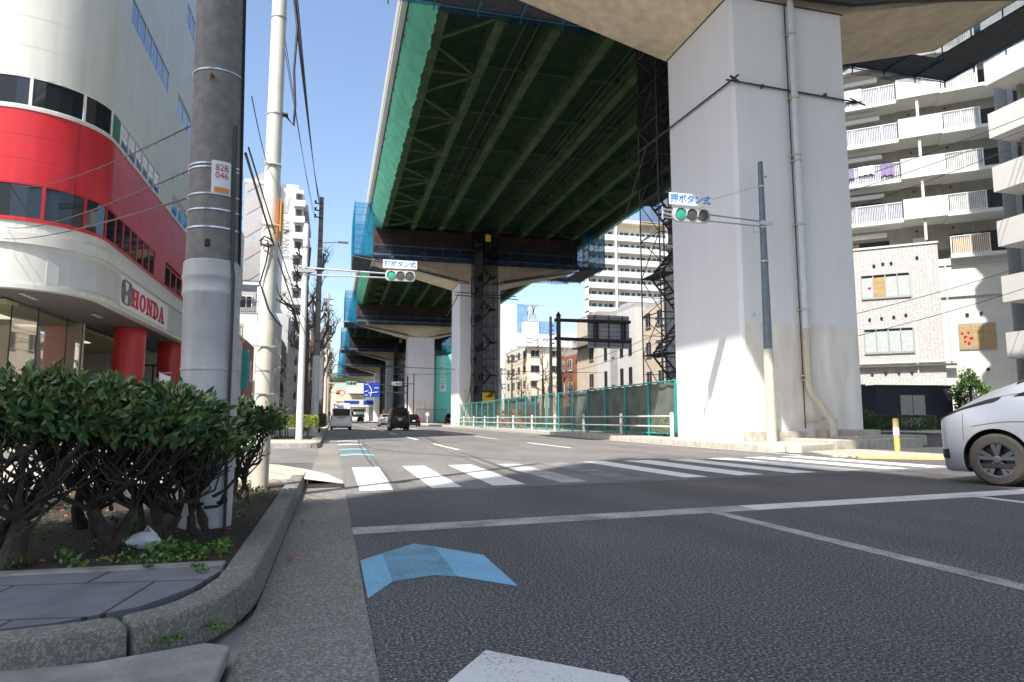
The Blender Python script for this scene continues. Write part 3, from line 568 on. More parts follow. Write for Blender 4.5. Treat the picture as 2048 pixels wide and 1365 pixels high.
t = thing('sign_pole', 'slender cream coloured steel pole standing at the street corner past the planter', 'pole', (-.78,8.45,.1))
prof = [(.05,.093),(.42,.093),(.425,.098),(2.2,.1),(2.21,.095)]
MB().lathe([(.093,.05),(.093,.50),(.098,.505),(.101,2.06),(.096,2.07)], (-.78,8.45,0), 22).build('lower_sleeve', M['pole_beige'], t, smooth=True)
MB().lathe([(.097,2.07),(.088,5.5),(.08,9.5)], (-.78,8.45,0), 22).build('shaft', M['pole_cream'], t, smooth=True)
b = MB()
for z_ in (1.47,2.96,3.2,3.95,4.6,5.85): ring(b, (-.78,8.45), .10-.0022*z_, z_, .016, .008)
for z_ in (1.2,1.75,3.2,3.95): b.box(-.9,-.66,8.34,8.352,z_,z_+.014)
build_parts(b, 'steel_band', M['frame_alu'], t)
sg = MB().box(-.665,-.652,8.30,8.6,3.12,3.52).prismX([(8.30,3.12),(8.6,3.12),(8.45,2.98)], -.665, -.652).build('orange_sign', M['orange'], t)
MB().box(-.67,-.53,8.40,8.42,3.16,3.175).tube((-.62,8.41,3.13),(-.55,8.41,3.17),.012).build('sign_bracket', M['frame_alu'], t)
cl = MB().path([(-.87,8.36,2.95),(-.86,8.33,3.02),(-.79,8.32,3.0),(-.78,8.33,2.9),(-.8,8.33,2.75),(-.86,8.34,2.5),(-.82,8.33,2.38),(-.76,8.34,2.2),(-.66,8.36,2.05),(-.6,8.4,2.0)], .009, 6)
cl.path([(-.88,8.35,3.0),(-.83,8.31,3.05),(-.76,8.31,3.02),(-.72,8.33,2.96),(-.8,8.31,2.93),(-.87,8.33,2.97)], .01, 6)
cl.build('cable_coil', M['black'], t, smooth=True)
cb = MB().path([(-.60,8.42,7.2),(-.62,8.44,6.2),(-.56,8.46,5.8),(-.58,8.45,5.2),(-.55,8.45,4.75),(-.56,8.45,4.5),(-.66,8.45,4.62),(-.70,8.45,4.6)], .016, 6)
cb.tube((-.72,8.45,4.62),(-.63,8.45,4.63),.03)
cb.build('drop_cable', M['black'], t, smooth=True)
t = thing('bollard', 'squat yellow bollard on the corner sidewalk behind the small shrub', 'bollard', (-2.0,11.6,.1))
MB().lathe([(.085,0),(.085,.62),(.07,.66)], (0,0,0), 16).build('post', M['yellow_line'], t, local=True, smooth=True)
MB().lathe([(.095,0),(.095,.05)], (0,0,0), 16).build('base_ring', M['granite'], t, local=True)

# ============================================================ SIGNAL POLES
def signal_head(name, label, x0, y, z0, loc, s=1.0):
    """horizontal three lamp head with its button-operated sign, facing the camera street"""
    t = thing(name, label, 'traffic light', loc); W, H_ = 1.13*s, .40*s
    zc = z0 + H_/2
    hb = MB(); n = 6; pts = []
    for cx_, cz_, a0 in ((x0+W-.13*s,z0+H_-.13*s,0),(x0+.13*s,z0+H_-.13*s,90),(x0+.13*s,z0+.13*s,180),(x0+W-.13*s,z0+.13*s,270)):
        for k in range(n): a = R(a0+90*k/(n-1)); pts.append((cx_+.13*s*math.cos(a), cz_+.13*s*math.sin(a)))
    hb.prismY(pts, y, y+.11).build('housing', M['signal_grey'], t, bevel=.01)
    for k in range(3):
        cx_ = x0 + W*(.19+.31*k)
        ln = MB().lathe([(.15*s,-.012),(.15*s,-.03),(.08*s,-.045),(.0,-.05)], (cx_, y, zc), 24, 'y').build('lens', M['lamp_green' if k == 0 else 'lamp_off'], t, smooth=True)
        vz = MB(); m_ = 16
        for j in range(m_+1):
            a = R(-20+220*j/m_)
            for yy in (0, -.07): vz.v.append((cx_+.165*s*math.cos(a), y+yy, zc+.165*s*math.sin(a)))
        vz.f = [(2*j,2*j+1,2*j+3,2*j+2) for j in range(m_)]; vz.build('visor', M['signal_grey'], t)
    return t
# right
SPR = t = thing('signal_pole', 'tall blue grey signal pole standing in front of the big right-hand pier', 'signal pole', (13.3,18.75,.2))
MB().lathe([(.155,.1),(.155,1.4),(.15,3.05),(.14,3.1)], (13.3,18.75,0), 20).build('lower_sleeve', M['pole_beige'], t, smooth=True)
MB().lathe([(.135,3.1),(.125,4.6),(.08,9.2),(.07,9.25)], (13.3,18.75,0), 20).build('shaft', M['pole_blue'], t, smooth=True)
MB().tube((13.3,18.70,7.22),(9.7,18.70,7.36),.028).tube((13.3,18.70,7.06),(9.7,18.70,7.12),.024).tube((13.2,18.7,8.42),(11.3,18.7,7.75),.008).build('mast_arm', M['steel'], t)
b = MB()
for z_ in (7.02,7.2,8.38,5.9): ring(b, (13.3,18.75), .115-.012*(z_-6), z_, .05, .02)
b.box(13.12,13.62,18.62,18.66,7.1,7.2); b.path([(12.9,18.7,7.05),(12.95,18.7,6.85),(13.15,18.68,6.9)], .015, 6)
b.tube((13.42,18.72,8.75),(13.5,18.72,8.75),.03)
for z_ in (2.6,1.75,1.2,.9): b.tube((13.4,18.66,z_),(13.5,18.62,z_-.1),.012)
build_parts(b, 'clamp', M['frame_alu'], t)
TLR = t = signal_head('traffic_light', 'horizontal traffic light with a green lamp hung in front of the big pier', 10.02, 18.58, 7.0, (9.7,18.6,7.0), 1.12)
MB().box(9.88,11.32,18.53,18.57,7.50,7.88).build('sign_board', M['sign_white'], t, bevel=.01)
text('押ボタン式', .29, face_cam(10.6,18.525,7.69), M['sign_blue'], 'lettering', t, .002, .006, .96)
MB().tube((9.72,18.7,7.05),(9.72,18.7,7.45),.03).tube((9.72,18.66,7.25),(10.0,18.66,7.2),.04).build('bracket', M['frame_alu'], t)
for o_ in (SPR, TLR): o_.scale = (1.026,)*3; o_.location = (o_.location.x*1.026, o_.location.y*1.026, .2 if o_ is SPR else .92+(o_.location.z-.92)*1.026)
# left
t = thing('signal_pole', 'pale straight signal pole beside the clipped hedge across the side street', 'signal pole', (-1.13,26,.15))
MB().lathe([(.125,.1),(.125,1.2),(.11,4),(.105,8.05),(.08,8.15),(.0,8.18)], (-1.13,26,0), 20).build('shaft', M['pole_white'], t, smooth=True)
MB().tube((-1.13,25.95,6.48),(1.95,25.95,6.42),.035).tube((-1.13,25.95,6.22),(1.95,25.95,6.26),.028).tube((-1.0,25.95,7.3),(1.8,25.95,6.85),.006).build('mast_arm', M['steel'], t)
b = MB()
for z_ in (6.2,6.44,7.25): ring(b, (-1.13,26), .107, z_, .05, .02)
b.box(-1.35,-.75,25.85,25.9,6.3,6.42); build_parts(b, 'clamp', M['frame_alu'], t)
t = signal_head('traffic_light', 'horizontal traffic light with a green lamp over the left lane', 1.80, 25.8, 6.13, (1.9,25.9,6.13), 1.0)
MB().box(1.70,2.99,25.76,25.79,6.60,6.92).build('sign_board', M['sign_white'], t, bevel=.008)
text('押ボタン式', .25, face_cam(2.345,25.755,6.76), M['sign_blue'], 'lettering', t, .002, .006, .96)
# ============================================================ EXPRESSWAY
DY0, DY1 = -24, 400
t = thing('expressway_deck', 'long elevated expressway deck with green netted sides running overhead into the distance', 'expressway deck', (16.5,-24,21.6))
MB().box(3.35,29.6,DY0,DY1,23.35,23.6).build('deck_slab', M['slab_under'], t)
MB().box(2.98,3.22,DY0,DY1,23.75,25.0).build('parapet', M['parapet'], t); MB().box(29.8,30.04,DY0,DY1,23.75,25.0).build('parapet', M['parapet'], t)
MB().box(3.02,3.42,DY0,DY1,23.45,23.745).build('fascia', M['fascia'], t); MB().box(29.6,29.98,DY0,DY1,23.45,23.745).build('fascia', M['fascia'], t)
GX = (4.95,8.0,11.1,14.25,17.4,20.5,23.6,26.6,28.5)
for x in GX: MB().box(x-.02,x+.02,DY0,DY1,21.72,23.345).box(x-.27,x+.27,DY0,DY1,21.66,21.72).build('girder', M['girder'], t)
k = 0; y = -18.5
while y < 150:
    if min(abs(y-(20+51.5*j+2.3)) for j in range(4)) > 3.5:
        MB().box(4.98,28.48,y-.12,y+.12,22.55,22.95).build('cross_beam', M['cross_beam'], t)
    y += 6.4
for s, xa, xb in ((1,5.0,7.95),(1,23.65,26.55)):
    g = MB(); y = -18.5
    while y < 150:
        xm = xb if xa == 5.0 else xa; xo = xa if xa == 5.0 else xb
        g.bar((xo,y-2.9,21.85),(xm,y,21.85),.18,.12).bar((xo,y+2.9,21.85),(xm,y,21.85),.18,.12); g.bar((xo,y,21.85),(xm,y,21.85),.15,.1); y += 6.4
    g.build('lateral_bracing', M['girder' if xa == 5.0 else 'cross_beam'], t)
g = MB(); y = -18
while y < 160: g.bar((3.45,y,23.3),(4.9,y,22.0),.10,.2); y += 1.7
g.build('edge_bracket', M['rust'], t)
# netting hung along both sides, sagging between its ties
def side_net(x_top, x_bot, name):
    mb = MB(); ny = 1100; nz = 7; sgn = 1 if x_bot > x_top else -1
    for i in range(ny+1):
        y = -20 + i*180/ny
        for j in range(nz+1):
            u = j/nz; x = x_top+(x_bot-x_top)*u; z = 23.44 + (21.42-23.44)*u
            fold = (.055*math.sin(y*2.9+u*1.6)+.04*math.sin(y*1.13+2*u)+.035*math.sin(y*4.7+.7*math.sin(y*.6)))*min(1,u*2.2)*(1-.45*u) + .05*abs(math.sin(y*.9))*math.sin(math.pi*u)+.03*math.sin(y*7.1+1.5*u)*u*u
            mb.v.append((x - sgn*(.20*math.sin(math.pi*u)+fold), y, z - (.035*abs(math.sin(y*.83+math.sin(y*.37)*2)) if j == nz else 0)))
    mb.f = [(i*(nz+1)+j, (i+1)*(nz+1)+j, (i+1)*(nz+1)+j+1, i*(nz+1)+j+1) for i in range(ny) for j in range(nz)]
    mb.build(name, M['net_green'], t, smooth=2, recalc=False)
side_net(3.4, 4.62, 'side_net'); side_net(29.6, 28.85, 'side_net')
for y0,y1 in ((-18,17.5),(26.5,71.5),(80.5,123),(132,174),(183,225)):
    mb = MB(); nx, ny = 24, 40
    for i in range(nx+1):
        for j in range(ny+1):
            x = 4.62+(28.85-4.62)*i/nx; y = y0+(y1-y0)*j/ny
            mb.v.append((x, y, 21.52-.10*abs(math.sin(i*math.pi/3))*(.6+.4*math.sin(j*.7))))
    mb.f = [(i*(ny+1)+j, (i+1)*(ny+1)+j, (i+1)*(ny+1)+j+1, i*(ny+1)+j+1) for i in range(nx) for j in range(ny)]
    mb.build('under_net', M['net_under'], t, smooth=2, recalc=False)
    g = MB()
    for x in GX[1:-2]:
        g.quad((x+.30,y0,21.5),(x+.42,y0,21.7),(x+.42,y1,21.7),(x+.30,y1,21.5))
    g.build('net_seam', M['net_stripe'], t, recalc=False)
    g = MB()
    for x in (9.2,9.9,15.6,16.0,16.5,17.9,18.4,19.0,21.6): g.tube((x,y0,21.42),(x,y1,21.42),.02,n=5)
    g.build('safety_rope', M['scaf'], t)

def make_pier(y0, label, detail=False):
    t = thing('viaduct_pier', label, 'viaduct pier', (15.575,y0+2.35,.2), 0, 'piers carrying the expressway')
    x0, x1, y1 = 13.2, 17.95, y0+4.7
    MB().prism([(x0+.12,y0),(x1-.12,y0),(x1,y0+.12),(x1,y1-.12),(x1-.12,y1),(x0+.12,y1),(x0,y1-.12),(x0,y0+.12)], .0, 15.86).build('column', M['pier'], t)
    MB().prismY([(x0-.002,15.87),(x1+.002,15.87),(27.3,18.35),(27.3,18.7),(3.85,18.7),(3.85,18.35)], y0-.004, y1+.004).build('hammerhead', M['cap'], t)
    MB().box(3.85,27.3,y0+.35,y1-.35,18.7,21.62).build('cap_beam', M['formwork'], t)
    if detail:
        MB().box(x0-.03,x0+.0,y0+.0,y1,15.83,15.9).box(x0-.03,x1+.03,y0-.03,y0-.005,15.83,15.88).build('joint_line', M['apt_dark'], t)
    return t
p1 = make_pier(20, 'huge pale square pier nearest the camera, with a drain pipe down its front', True)
PL = ['', 'second pier along the expressway, with a dark stair tower up its front', 'third pier along the expressway, pale with a thin pipe up its front', 'fourth pier along the expressway, partly hidden behind a dark stair tower', 'fifth pier along the expressway, narrow and shaded, left of the fourth', 'farthest visible pier of the expressway, behind the blue road sign']
PY = [20, 73.5, 125, 176.5, 228, 279.5]
for i in range(1, 6):
    MBk = copy_tree(p1, (15.575,PY[i]+2.35,.2), label=PL[i])
for ch in list(p1.children):
    pass
MB().box(13.1,13.9,19.62,19.99,.19,.52).box(13.95,15.25,19.62,19.99,.19,.50).box(15.9,18.15,19.55,19.99,.19,.55).build('plinth', M['granite'], p1, bevel=.015)
MB().prism([(16.05,19.5),(16.05,18.2),(19.9,19.4),(20.2,20.4),(18.0,20.6),(18.0,19.5)], .0, .36).build('footing_slab', M['granite'], p1, bevel=.015)
# drain pipe on the near pier
t = thing('drain_pipe', 'pale drain pipe clamped down the front of the big pier, bending out at its foot', 'drain pipe', (15.56,19.8,.2))
MB().tube((15.56,19.8,3.95),(15.56,19.8,15.9),.115,n=16).path([(15.56,19.8,15.9),(15.5,19.75,16.3),(15.3,19.7,16.9)], .11, 14).build('upper_pipe', M['pole_white'], t, smooth=True)
MB().path([(15.56,19.8,3.98),(15.56,19.8,2.15),(15.6,19.78,1.85),(15.75,19.70,1.55),(15.95,19.58,1.2),(16.1,19.5,.95),(16.15,19.45,.8),(16.16,19.44,.2)], [.125,.125,.125,.13,.13,.13,.135,.14], 16).build('lower_pipe', M['pole_beige'], t, smooth=True)
b = MB()
for z_ in (2.2,2.35,4.6,7.6,9.9,10.1,12.2,14.6): b.lathe([(.12,z_),(.15,z_),(.15,z_+.05),(.12,z_+.05)], (15.56,19.8,0), 16, cap=False); b.box(15.38,15.74,19.9,19.98,z_,z_+.04); b.tube((15.40,19.75,z_+.02),(15.36,19.98,z_+.02),.02)
b.lathe([(.15,.86),(.165,.86),(.165,.93),(.15,.93)], (16.16,19.45,0), 16, cap=False); b.box(15.5,16.1,19.75,19.9,.86,.98)
build_parts(b, 'pipe_clamp', M['pole_beige'], t)
MB().tube((15.40,19.86,.6),(15.38,19.9,15.8),.022).build('earth_cable', M['frame_dark'], t)
# scaffold ties round the near pier
t = thing('scaffold_tie', 'thin scaffold tubes strapped round the big pier above the traffic light', 'scaffold tube', (13.1,19.9,12.6))
g = MB(); g.tube((13.12,19.5,12.62),(13.12,27.5,12.95),.035).tube((12.9,19.9,12.62),(18.4,19.9,12.45),.035).tube((13.0,19.8,12.72),(13.35,19.85,12.60),.04).tube((18.1,19.7,12.3),(18.1,20.3,12.6),.03).tube((17.9,19.8,12.52),(18.6,19.85,12.35),.03)
for x in (14.3,15.5,16.9): g.box(x,x+.06,19.84,19.97,12.5,12.62)
g.tube((13.12,26.6,12.9),(13.12,29,10.4),.03); g.build('tube_frame', M['scaf'], t)
# sprayed / worn marks on the pier
t = thing('stencilled_marks', 'small faded stencilled characters low on the front of the big pier', 'marking', (13.7,19.99,4.3))
text('大・41', .22, face_cam(13.92,19.992,4.38), M['frame_alu'], 'lettering', t, .001)

# cap scaffolds with blue nets
def make_scaffold(y0, label):
    t = thing('cap_scaffold', label, 'scaffold', (15.7,y0+2.35,18.1), 0, 'netted scaffolds around the pier heads')
    ya, yb = y0-1.75, y0+6.45
    g = MB().box(1.7,29.8,ya,y0-.12,18.05,18.12).box(1.7,29.8,y0+4.82,yb,18.05,18.12).box(1.7,3.7,y0-.1,y0+4.8,18.05,18.12).box(27.5,29.8,y0-.1,y0+4.8,18.05,18.12)
    g.build('platform', M['deck_plank'], t)
    f = MB()
    for x in [1.72+1.87*k for k in range(16)]:
        for y in (ya, yb):
            end = x < 4 or x > 27.5; f.tube((x,y,17.7),(x,y,23.7 if end else 19.3),.03,n=5)
        f.tube((x,ya,18.0),(x,y0,18.0),.04,n=5); f.tube((x,y0+4.7,18.0),(x,yb,18.0),.04,n=5)
    for y in (ya, yb):
        for z_ in (17.98,18.6,19.2): f.tube((1.7,y,z_),(29.8,y,z_),.028,n=5)
        for z_ in (19.9,20.7,21.5,22.3,23.1,23.6):
            f.tube((1.7,y,z_),(3.7,y,z_),.028,n=5); f.tube((28.4,y,z_),(29.8,y,z_),.028,n=5)
    f.build('scaffold_frame', M['scaf_blue'], t)
    f = MB()
    for x in (1.72, 29.78):
        for z_ in (18.6,19.4,20.2,21.0,21.8,22.6,23.4): f.tube((x,ya,z_),(x,yb,z_),.03,n=5)
        for y in [ya+1.64*k for k in range(6)]: f.tube((x,y,17.7),(x,y,23.8),.03,n=5)
    for k, (xa, xb, za, zb) in enumerate(((3.6,14.2,17.8,15.9),(17.0,27.4,15.9,17.8))):
        f.tube((xa,y0-.45,za),(xb,y0-.45,zb),.05,n=6)
    for x in range(3, 29, 2): f.tube((x,ya,17.8),(x+1.6,ya,18.0),.03,n=5)
    f.build('tube_brace', M['scaf'], t)
    def wavy(x0,y0_,x1,y1_,z0,z1,amp,seed,nu=30,nv=8):
        mb = MB(); L_ = math.hypot(x1-x0,y1_-y0_); nx, ny = -(y1_-y0_)/L_, (x1-x0)/L_
        for i in range(nu+1):
            for j in range(nv+1):
                u, v = i/nu, j/nv; a = amp*(math.sin(u*L_*2.1+seed)*.6+math.sin(u*L_*5.3+v*3+seed)*.4)*math.sin(math.pi*min(1,v*.9+.05))
                mb.v.append((x0+(x1-x0)*u+nx*a, y0_+(y1_-y0_)*u+ny*a, z0+(z1-z0)*v-(.10*abs(math.sin(u*L_*1.3)) if j == 0 else 0)))
        mb.f = [(i*(nv+1)+j, (i+1)*(nv+1)+j, (i+1)*(nv+1)+j+1, i*(nv+1)+j+1) for i in range(nu) for j in range(nv)]; return mb
    for i, q in enumerate(((1.62,ya-.05,1.62,yb+.05,18.0,23.6),(1.62,ya-.06,3.7,ya-.06,18.0,23.6),(1.62,yb+.06,3.7,yb+.06,18.0,23.6),(29.86,ya,29.86,yb,18.0,23.5),(27.0,ya-.06,29.86,ya-.06,18.0,22.6),(27.0,yb+.06,29.86,yb+.06,18.0,22.6))):
        wavy(*q, .07, i).build('end_net', M['net_blue'], t, smooth=2, recalc=False)
    wavy(3.7,ya-.04,28.3,ya-.04,17.75,18.75,.06,3,120,4).build('toe_net', M['net_dark'], t, smooth=2, recalc=False)
    wavy(3.7,yb+.04,28.3,yb+.04,17.75,18.75,.06,5,120,4).build('toe_net', M['net_dark'], t, smooth=2, recalc=False)
    wavy(3.7,y0-.9,28.3,y0-.9,18.7,21.5,.05,8,120,4).build('veil_net', M['net_veil'], t, smooth=2, recalc=False)
    # net slung under the hammerhead
    for xs, zs in (((4.0,13.0),(17.75,15.95)),((18.2,27.0),(15.95,17.75))):
        mb = MB(); n_ = 30
        for i in range(n_+1):
            u = i/n_; x = xs[0]+(xs[1]-xs[0])*u; z_ = zs[0]+(zs[1]-zs[0])*u
            for j, (dy,dz) in enumerate(((-.02,.40),(-.35,.30),(-.6,.04-.10*abs(math.sin(u*9))),(-.3,-.05))):
                zz = min(18.0, z_+dz)
                mb.v.append((x, y0+dy, zz))
        mb.f = [(i*4+j,(i+1)*4+j,(i+1)*4+j+1,i*4+j+1) for i in range(n_) for j in range(3)]
        mb.build('sling_net', M['net_dark'], t, smooth=2, recalc=False)
        pz = MB().tube((xs[0],y0-.25,zs[0]+.75),(xs[1],y0-.25,zs[1]+.7),.09,n=10)
        pz.build('drain_pipe', M['cap'], t)
    return t
s0 = make_scaffold(20, 'blue netted scaffold round the head of the nearest pier, at the top right')
SL = ['', 'blue netted scaffold round the head of the second pier, with rusty panels behind it', 'blue netted scaffold round the head of the third pier', 'blue netted scaffold round the head of the fourth pier', 'small dark netted scaffold round the head of the fifth pier', 'farthest netted scaffold, small and pale green above the side street']
for i in range(1, 6): copy_tree(s0, (15.7,PY[i]+2.35,18.1), label=SL[i])
for ch in list(s0.children):                 # the nearest pier head keeps a bare left soffit
    if ch.name.startswith('sling_net') or ch.name.startswith('drain_pipe'): bpy.data.objects.remove(ch)
mb = MB()
pts = [(12.6,19.6,16.0),(14,19.55,16.12),(16,19.5,15.95),(18,19.5,16.05),(20,19.45,16.5),(23,19.4,17.2),(26,19.3,17.95)]
mb.path(pts, .16, 8); mb.path([(x,y-.2,z_+.22) for x,y,z_ in pts], .12, 8); mb.build('rolled_net', M['net_black'] if False else M['black'], s0, smooth=True)

# stair towers
def make_stair(loc, H, label, W=2.5, D=1.9):
    t = thing('stair_tower', label, 'stair tower', loc, 0, 'scaffold stair towers beside the piers')
    f = MB()
    for x in (0, W*.52, W):
        for y in (0, D): f.tube((x,y,0),(x,y,H),.032,n=5)
    z_ = 0; k = 0
    while z_ < H-.5:
        for y in (0, D): f.tube((0,y,z_),(W,y,z_),.026,n=5); f.tube((0,y,z_+.95),(W,y,z_+.95),.02,n=4)
        for x in (0, W): f.tube((x,0,z_),(x,D,z_),.026,n=5)
        a, b_ = (0, W) if k % 2 else (W, 0)
        f.tube((a,D,z_),(b_,D,z_+1.8),.02,n=4); f.tube((0,0,z_) if k % 2 else (0,D,z_),(0,D,z_+1.8) if k % 2 else (0,0,z_+1.8),.02,n=4)
        z_ += 1.8; k += 1
    f.build('frame', M['scaf'], t, local=True)
    z_ = 0; k = 0
    while z_ < H-2:
        s = MB(); xa, xb = (.35, W-.5) if k % 2 == 0 else (W-.5, .35)
        for y in (D*.35, D*.85): s.bar((xa,y,z_+.05),(xb,y,z_+1.8),.03,.09)
        for j in range(8): u = (j+.5)/8; s.box(xa+(xb-xa)*u-.11, xa+(xb-xa)*u+.11, D*.35, D*.85, z_+.05+1.75*u, z_+.065+1.75*u)
        s.tube((xa,D*.35,z_+1.0),(xb,D*.35,z_+2.75),.02,n=4); s.build('stair_flight', M['scaf'], t, local=True)
        MB().box(0 if k % 2 else W-.75, .75 if k % 2 else W, .05, D-.05, z_+1.78, z_+1.83).build('landing', M['deck_plank'], t, local=True)
        z_ += 1.8; k += 1
    mb = MB(); n_ = int(H/.45)
    ring_ = [(-.05,-.05),(W*.5,-.08),(W+.05,-.05),(W+.05,D+.05),(-.05,D+.05)]
    def sheet(a, b_, seed, z0=1.0):
        m2 = MB(); nu = 5
        for i in range(nu+1):
            for j in range(n_+1):
                u, v = i/nu, j/n_; z2 = z0+(H-z0)*v; am = .06*math.sin(z2*1.7+seed+u*3)+.04*math.sin(z2*4.1+seed)
                nx_, ny_ = (b_[1]-a[1]), -(b_[0]-a[0]); L_ = math.hypot(nx_,ny_)
                m2.v.append((a[0]+(b_[0]-a[0])*u+nx_/L_*am, a[1]+(b_[1]-a[1])*u+ny_/L_*am, z2))
        m2.f = [(i*(n_+1)+j,(i+1)*(n_+1)+j,(i+1)*(n_+1)+j+1,i*(n_+1)+j+1) for i in range(nu) for j in range(n_)]; return m2
    return t, sheet
t1, sh = make_stair((13.85,27.0,.2), 21.2, 'open scaffold stair tower standing behind the big pier, rising past the green fence', 2.3, 1.9)
sh((0,0),(-.0,1.9),1,11.5).build('mesh_sheet', M['net_black'], t1, local=True, smooth=2, recalc=False)
sh((2.3,-.04),(0,-.04),2,12.5).build('mesh_sheet', M['net_black'], t1, local=True, smooth=2, recalc=False)
sh((0,2.0),(2.3,2.0),3,9.5).build('mesh_sheet', M['net_black'], t1, local=True, smooth=2, recalc=False)
t2, sh = make_stair((14.55,71.5,.2), 21.6, 'tall black meshed stair tower up the front of the second pier', 2.55, 1.7)
sh((0,-.05),(-.02,1.8),1).build('mesh_sheet', M['net_black'], t2, local=True, smooth=2, recalc=False)
sh((1.0,-.06),(-.05,-.06),2).build('mesh_sheet', M['net_black'], t2, local=True, smooth=2, recalc=False)
sh((2.6,-.06),(1.0,-.06),4,.9).build('mesh_sheet', M['net_black'], t2, local=True, smooth=2, recalc=False)
MB().quad((-.07,-.09,.9),(.95,-.09,.9),(.9,-.1,19.8),(-.05,-.1,19.8)).build('dark_sheet', M['frame_dark'], t2, local=True, recalc=False)
MB().box(1.15,1.75,-.12,-.09,20.0,20.8).build('yellow_sign', M['plate_yellow'], t2, local=True)
MB().box(.9,2.2,-.13,-.1,2.3,3.5).build('yellow_banner', M['plate_yellow'], t2, local=True)
g = MB()
for a, b_ in (((-1.2,-.5,.8),(-.1,-.05,5.6)),((-.3,-.9,.8),(.9,-.1,6.2)),((3.9,-.4,.8),(2.6,-.05,5.8))): g.tube(a, b_, .035, n=5)
g.build('raking_tube', M['scaf'], t2, local=True)
g = MB().tube((-2.2,-.3,14.2),(4.6,-.3,14.0),.05,n=5).tube((-2.2,-.2,13.9),(4.8,-.2,13.7),.05,n=5).tube((-1.8,-.3,14.0),(-2.6,2.5,12.0),.05,n=5); g.build('tie_tube', M['scaf'], t2, local=True)
for y_, lab in ((174.6,'dark meshed stair tower in front of the fourth pier'),(226,'narrow dark stair tower in front of the fifth pier')):
    tt = copy_tree(t2, (14.9,y_,.2), label=lab)

# ============================================================ GREEN FENCE AND GUARD RAIL
t = thing('mesh_fence', 'teal framed fence with grey green sheeting along the island under the expressway', 'fence', (13.3,50,.2))
yy = 24.9
ys = []
while yy < 74: ys.append(yy); yy += 2.45
for y in ys: MB().box(13.27,13.34,y-.035,y+.035,.15,2.5).build('post', M['teal'], t, bevel=.008)
MB().tube((13.3,24.9,2.46),(13.3,ys[-1],2.46),.03).tube((13.3,24.9,.32),(13.3,ys[-1],.32),.03).build('rail', M['teal'], t, smooth=True)
def cloth(y0, y1, z0, z1, matr, amp, seed, x=13.4):
    mb = MB(); nu, nv = 22, 12
    for i in range(nu+1):
        for j in range(nv+1):
            u, v = i/nu, j/nv
            a = amp*(math.sin(u*9+seed*2+v*1.7)*.5+math.sin(u*21+seed+v*4)*.3+math.sin(v*6+seed+u*5)*.5)*math.sin(math.pi*u)**.3
            mb.v.append((x+a+.02, y0+(y1-y0)*u, z0+(z1-z0)*v-.04*math.sin(u*math.pi*3)**2*v))
    mb.f = [(i*(nv+1)+j,(i+1)*(nv+1)+j,(i+1)*(nv+1)+j+1,i*(nv+1)+j+1) for i in range(nu) for j in range(nv)]; mb.build('sheet', matr, t, smooth=2, recalc=False)
for i, (a, b_) in enumerate(zip(ys, ys[1:])): cloth(a, b_, .33, 2.44, M['tarp'] if i < 5 else M['tarp_net'], .045, i*1.3)
gr_first = None
for k in range(10):
    y = 24.4+4.85*k
    gp = thing('guard_rail', f'white two-rail guard rail, bay {k}', 'guard rail', (12.85,y,.2), 0, 'white guard rail along the median kerb')
    MB().lathe([(.075,0),(.075,.92),(.06,.96),(0,.97)], (0,0,0), 12).build('post', M['white_paint'], gp, local=True, smooth=True)
    MB().tube((-.06,0,.82),(-.06,4.85,.82),.032).tube((-.06,0,.42),(-.06,4.85,.42),.032).build('rail', M['white_paint'], gp, local=True, smooth=True)
    words = ['nearest the big pier, bay closest to the camera','second bay along from the big pier','third bay along from the big pier','fourth bay along from the big pier','fifth bay along from the big pier','sixth bay along, in front of the orange barriers','seventh bay along, in front of the orange barriers','third bay short of the second pier','next to last bay before the second pier','last bay, beside the second pier']
    gp['label'] = 'white two-rail guard rail, ' + words[k]
for k, (y, lab) in enumerate(((57.5,'stack of orange work barriers behind the fence, left hand one'),(53.2,'stack of orange work barriers behind the fence, right hand one'))):
    b = thing('work_barrier', lab, 'barrier', (15.0,y,.2), 0, 'orange barriers behind the fence'); g = MB()
    for j in range(4): g.box(-1.2,1.2,-.35,.35,.05+j*.36,.34+j*.36)
    g.build('panel', M['orange_barrier'], b, local=True, bevel=.04); MB().box(-1.1,-1.0,-.3,.3,0,1.9).box(1.0,1.1,-.3,.3,0,1.9).build('frame', M['rust'], b, local=True)
b = thing('portable_toilet', 'pale site cabinet standing behind the fence next to the orange barriers', 'site cabinet', (16.6,58,.2))
MB().box(-.9,.9,-.8,.8,0,2.2).build('cabinet', M['apt_white'], b, local=True, bevel=.05); MB().box(-.4,.4,-.83,-.8,.1,1.9).build('door', M['greywall'], b, local=True)
# tall weeds at the foot of the fence near the pier
random.seed(12); g = MB()
for k in range(240):
    y = random.uniform(24.6,26.2) if k < 90 else random.uniform(66,74); p = Vector((random.uniform(12.95,13.2), y, .2)); leaf_into(g, p+Vector((0,0,random.uniform(0,.6))), Vector((random.uniform(-1,1),random.uniform(-1,1),1.2)), random.uniform(.08,.2), .05)
tag(g.build('kerb_weeds', M['weed'], smooth=2, recalc=False), 'straggly weeds along the foot of the median fence', 'weeds', kind='stuff')
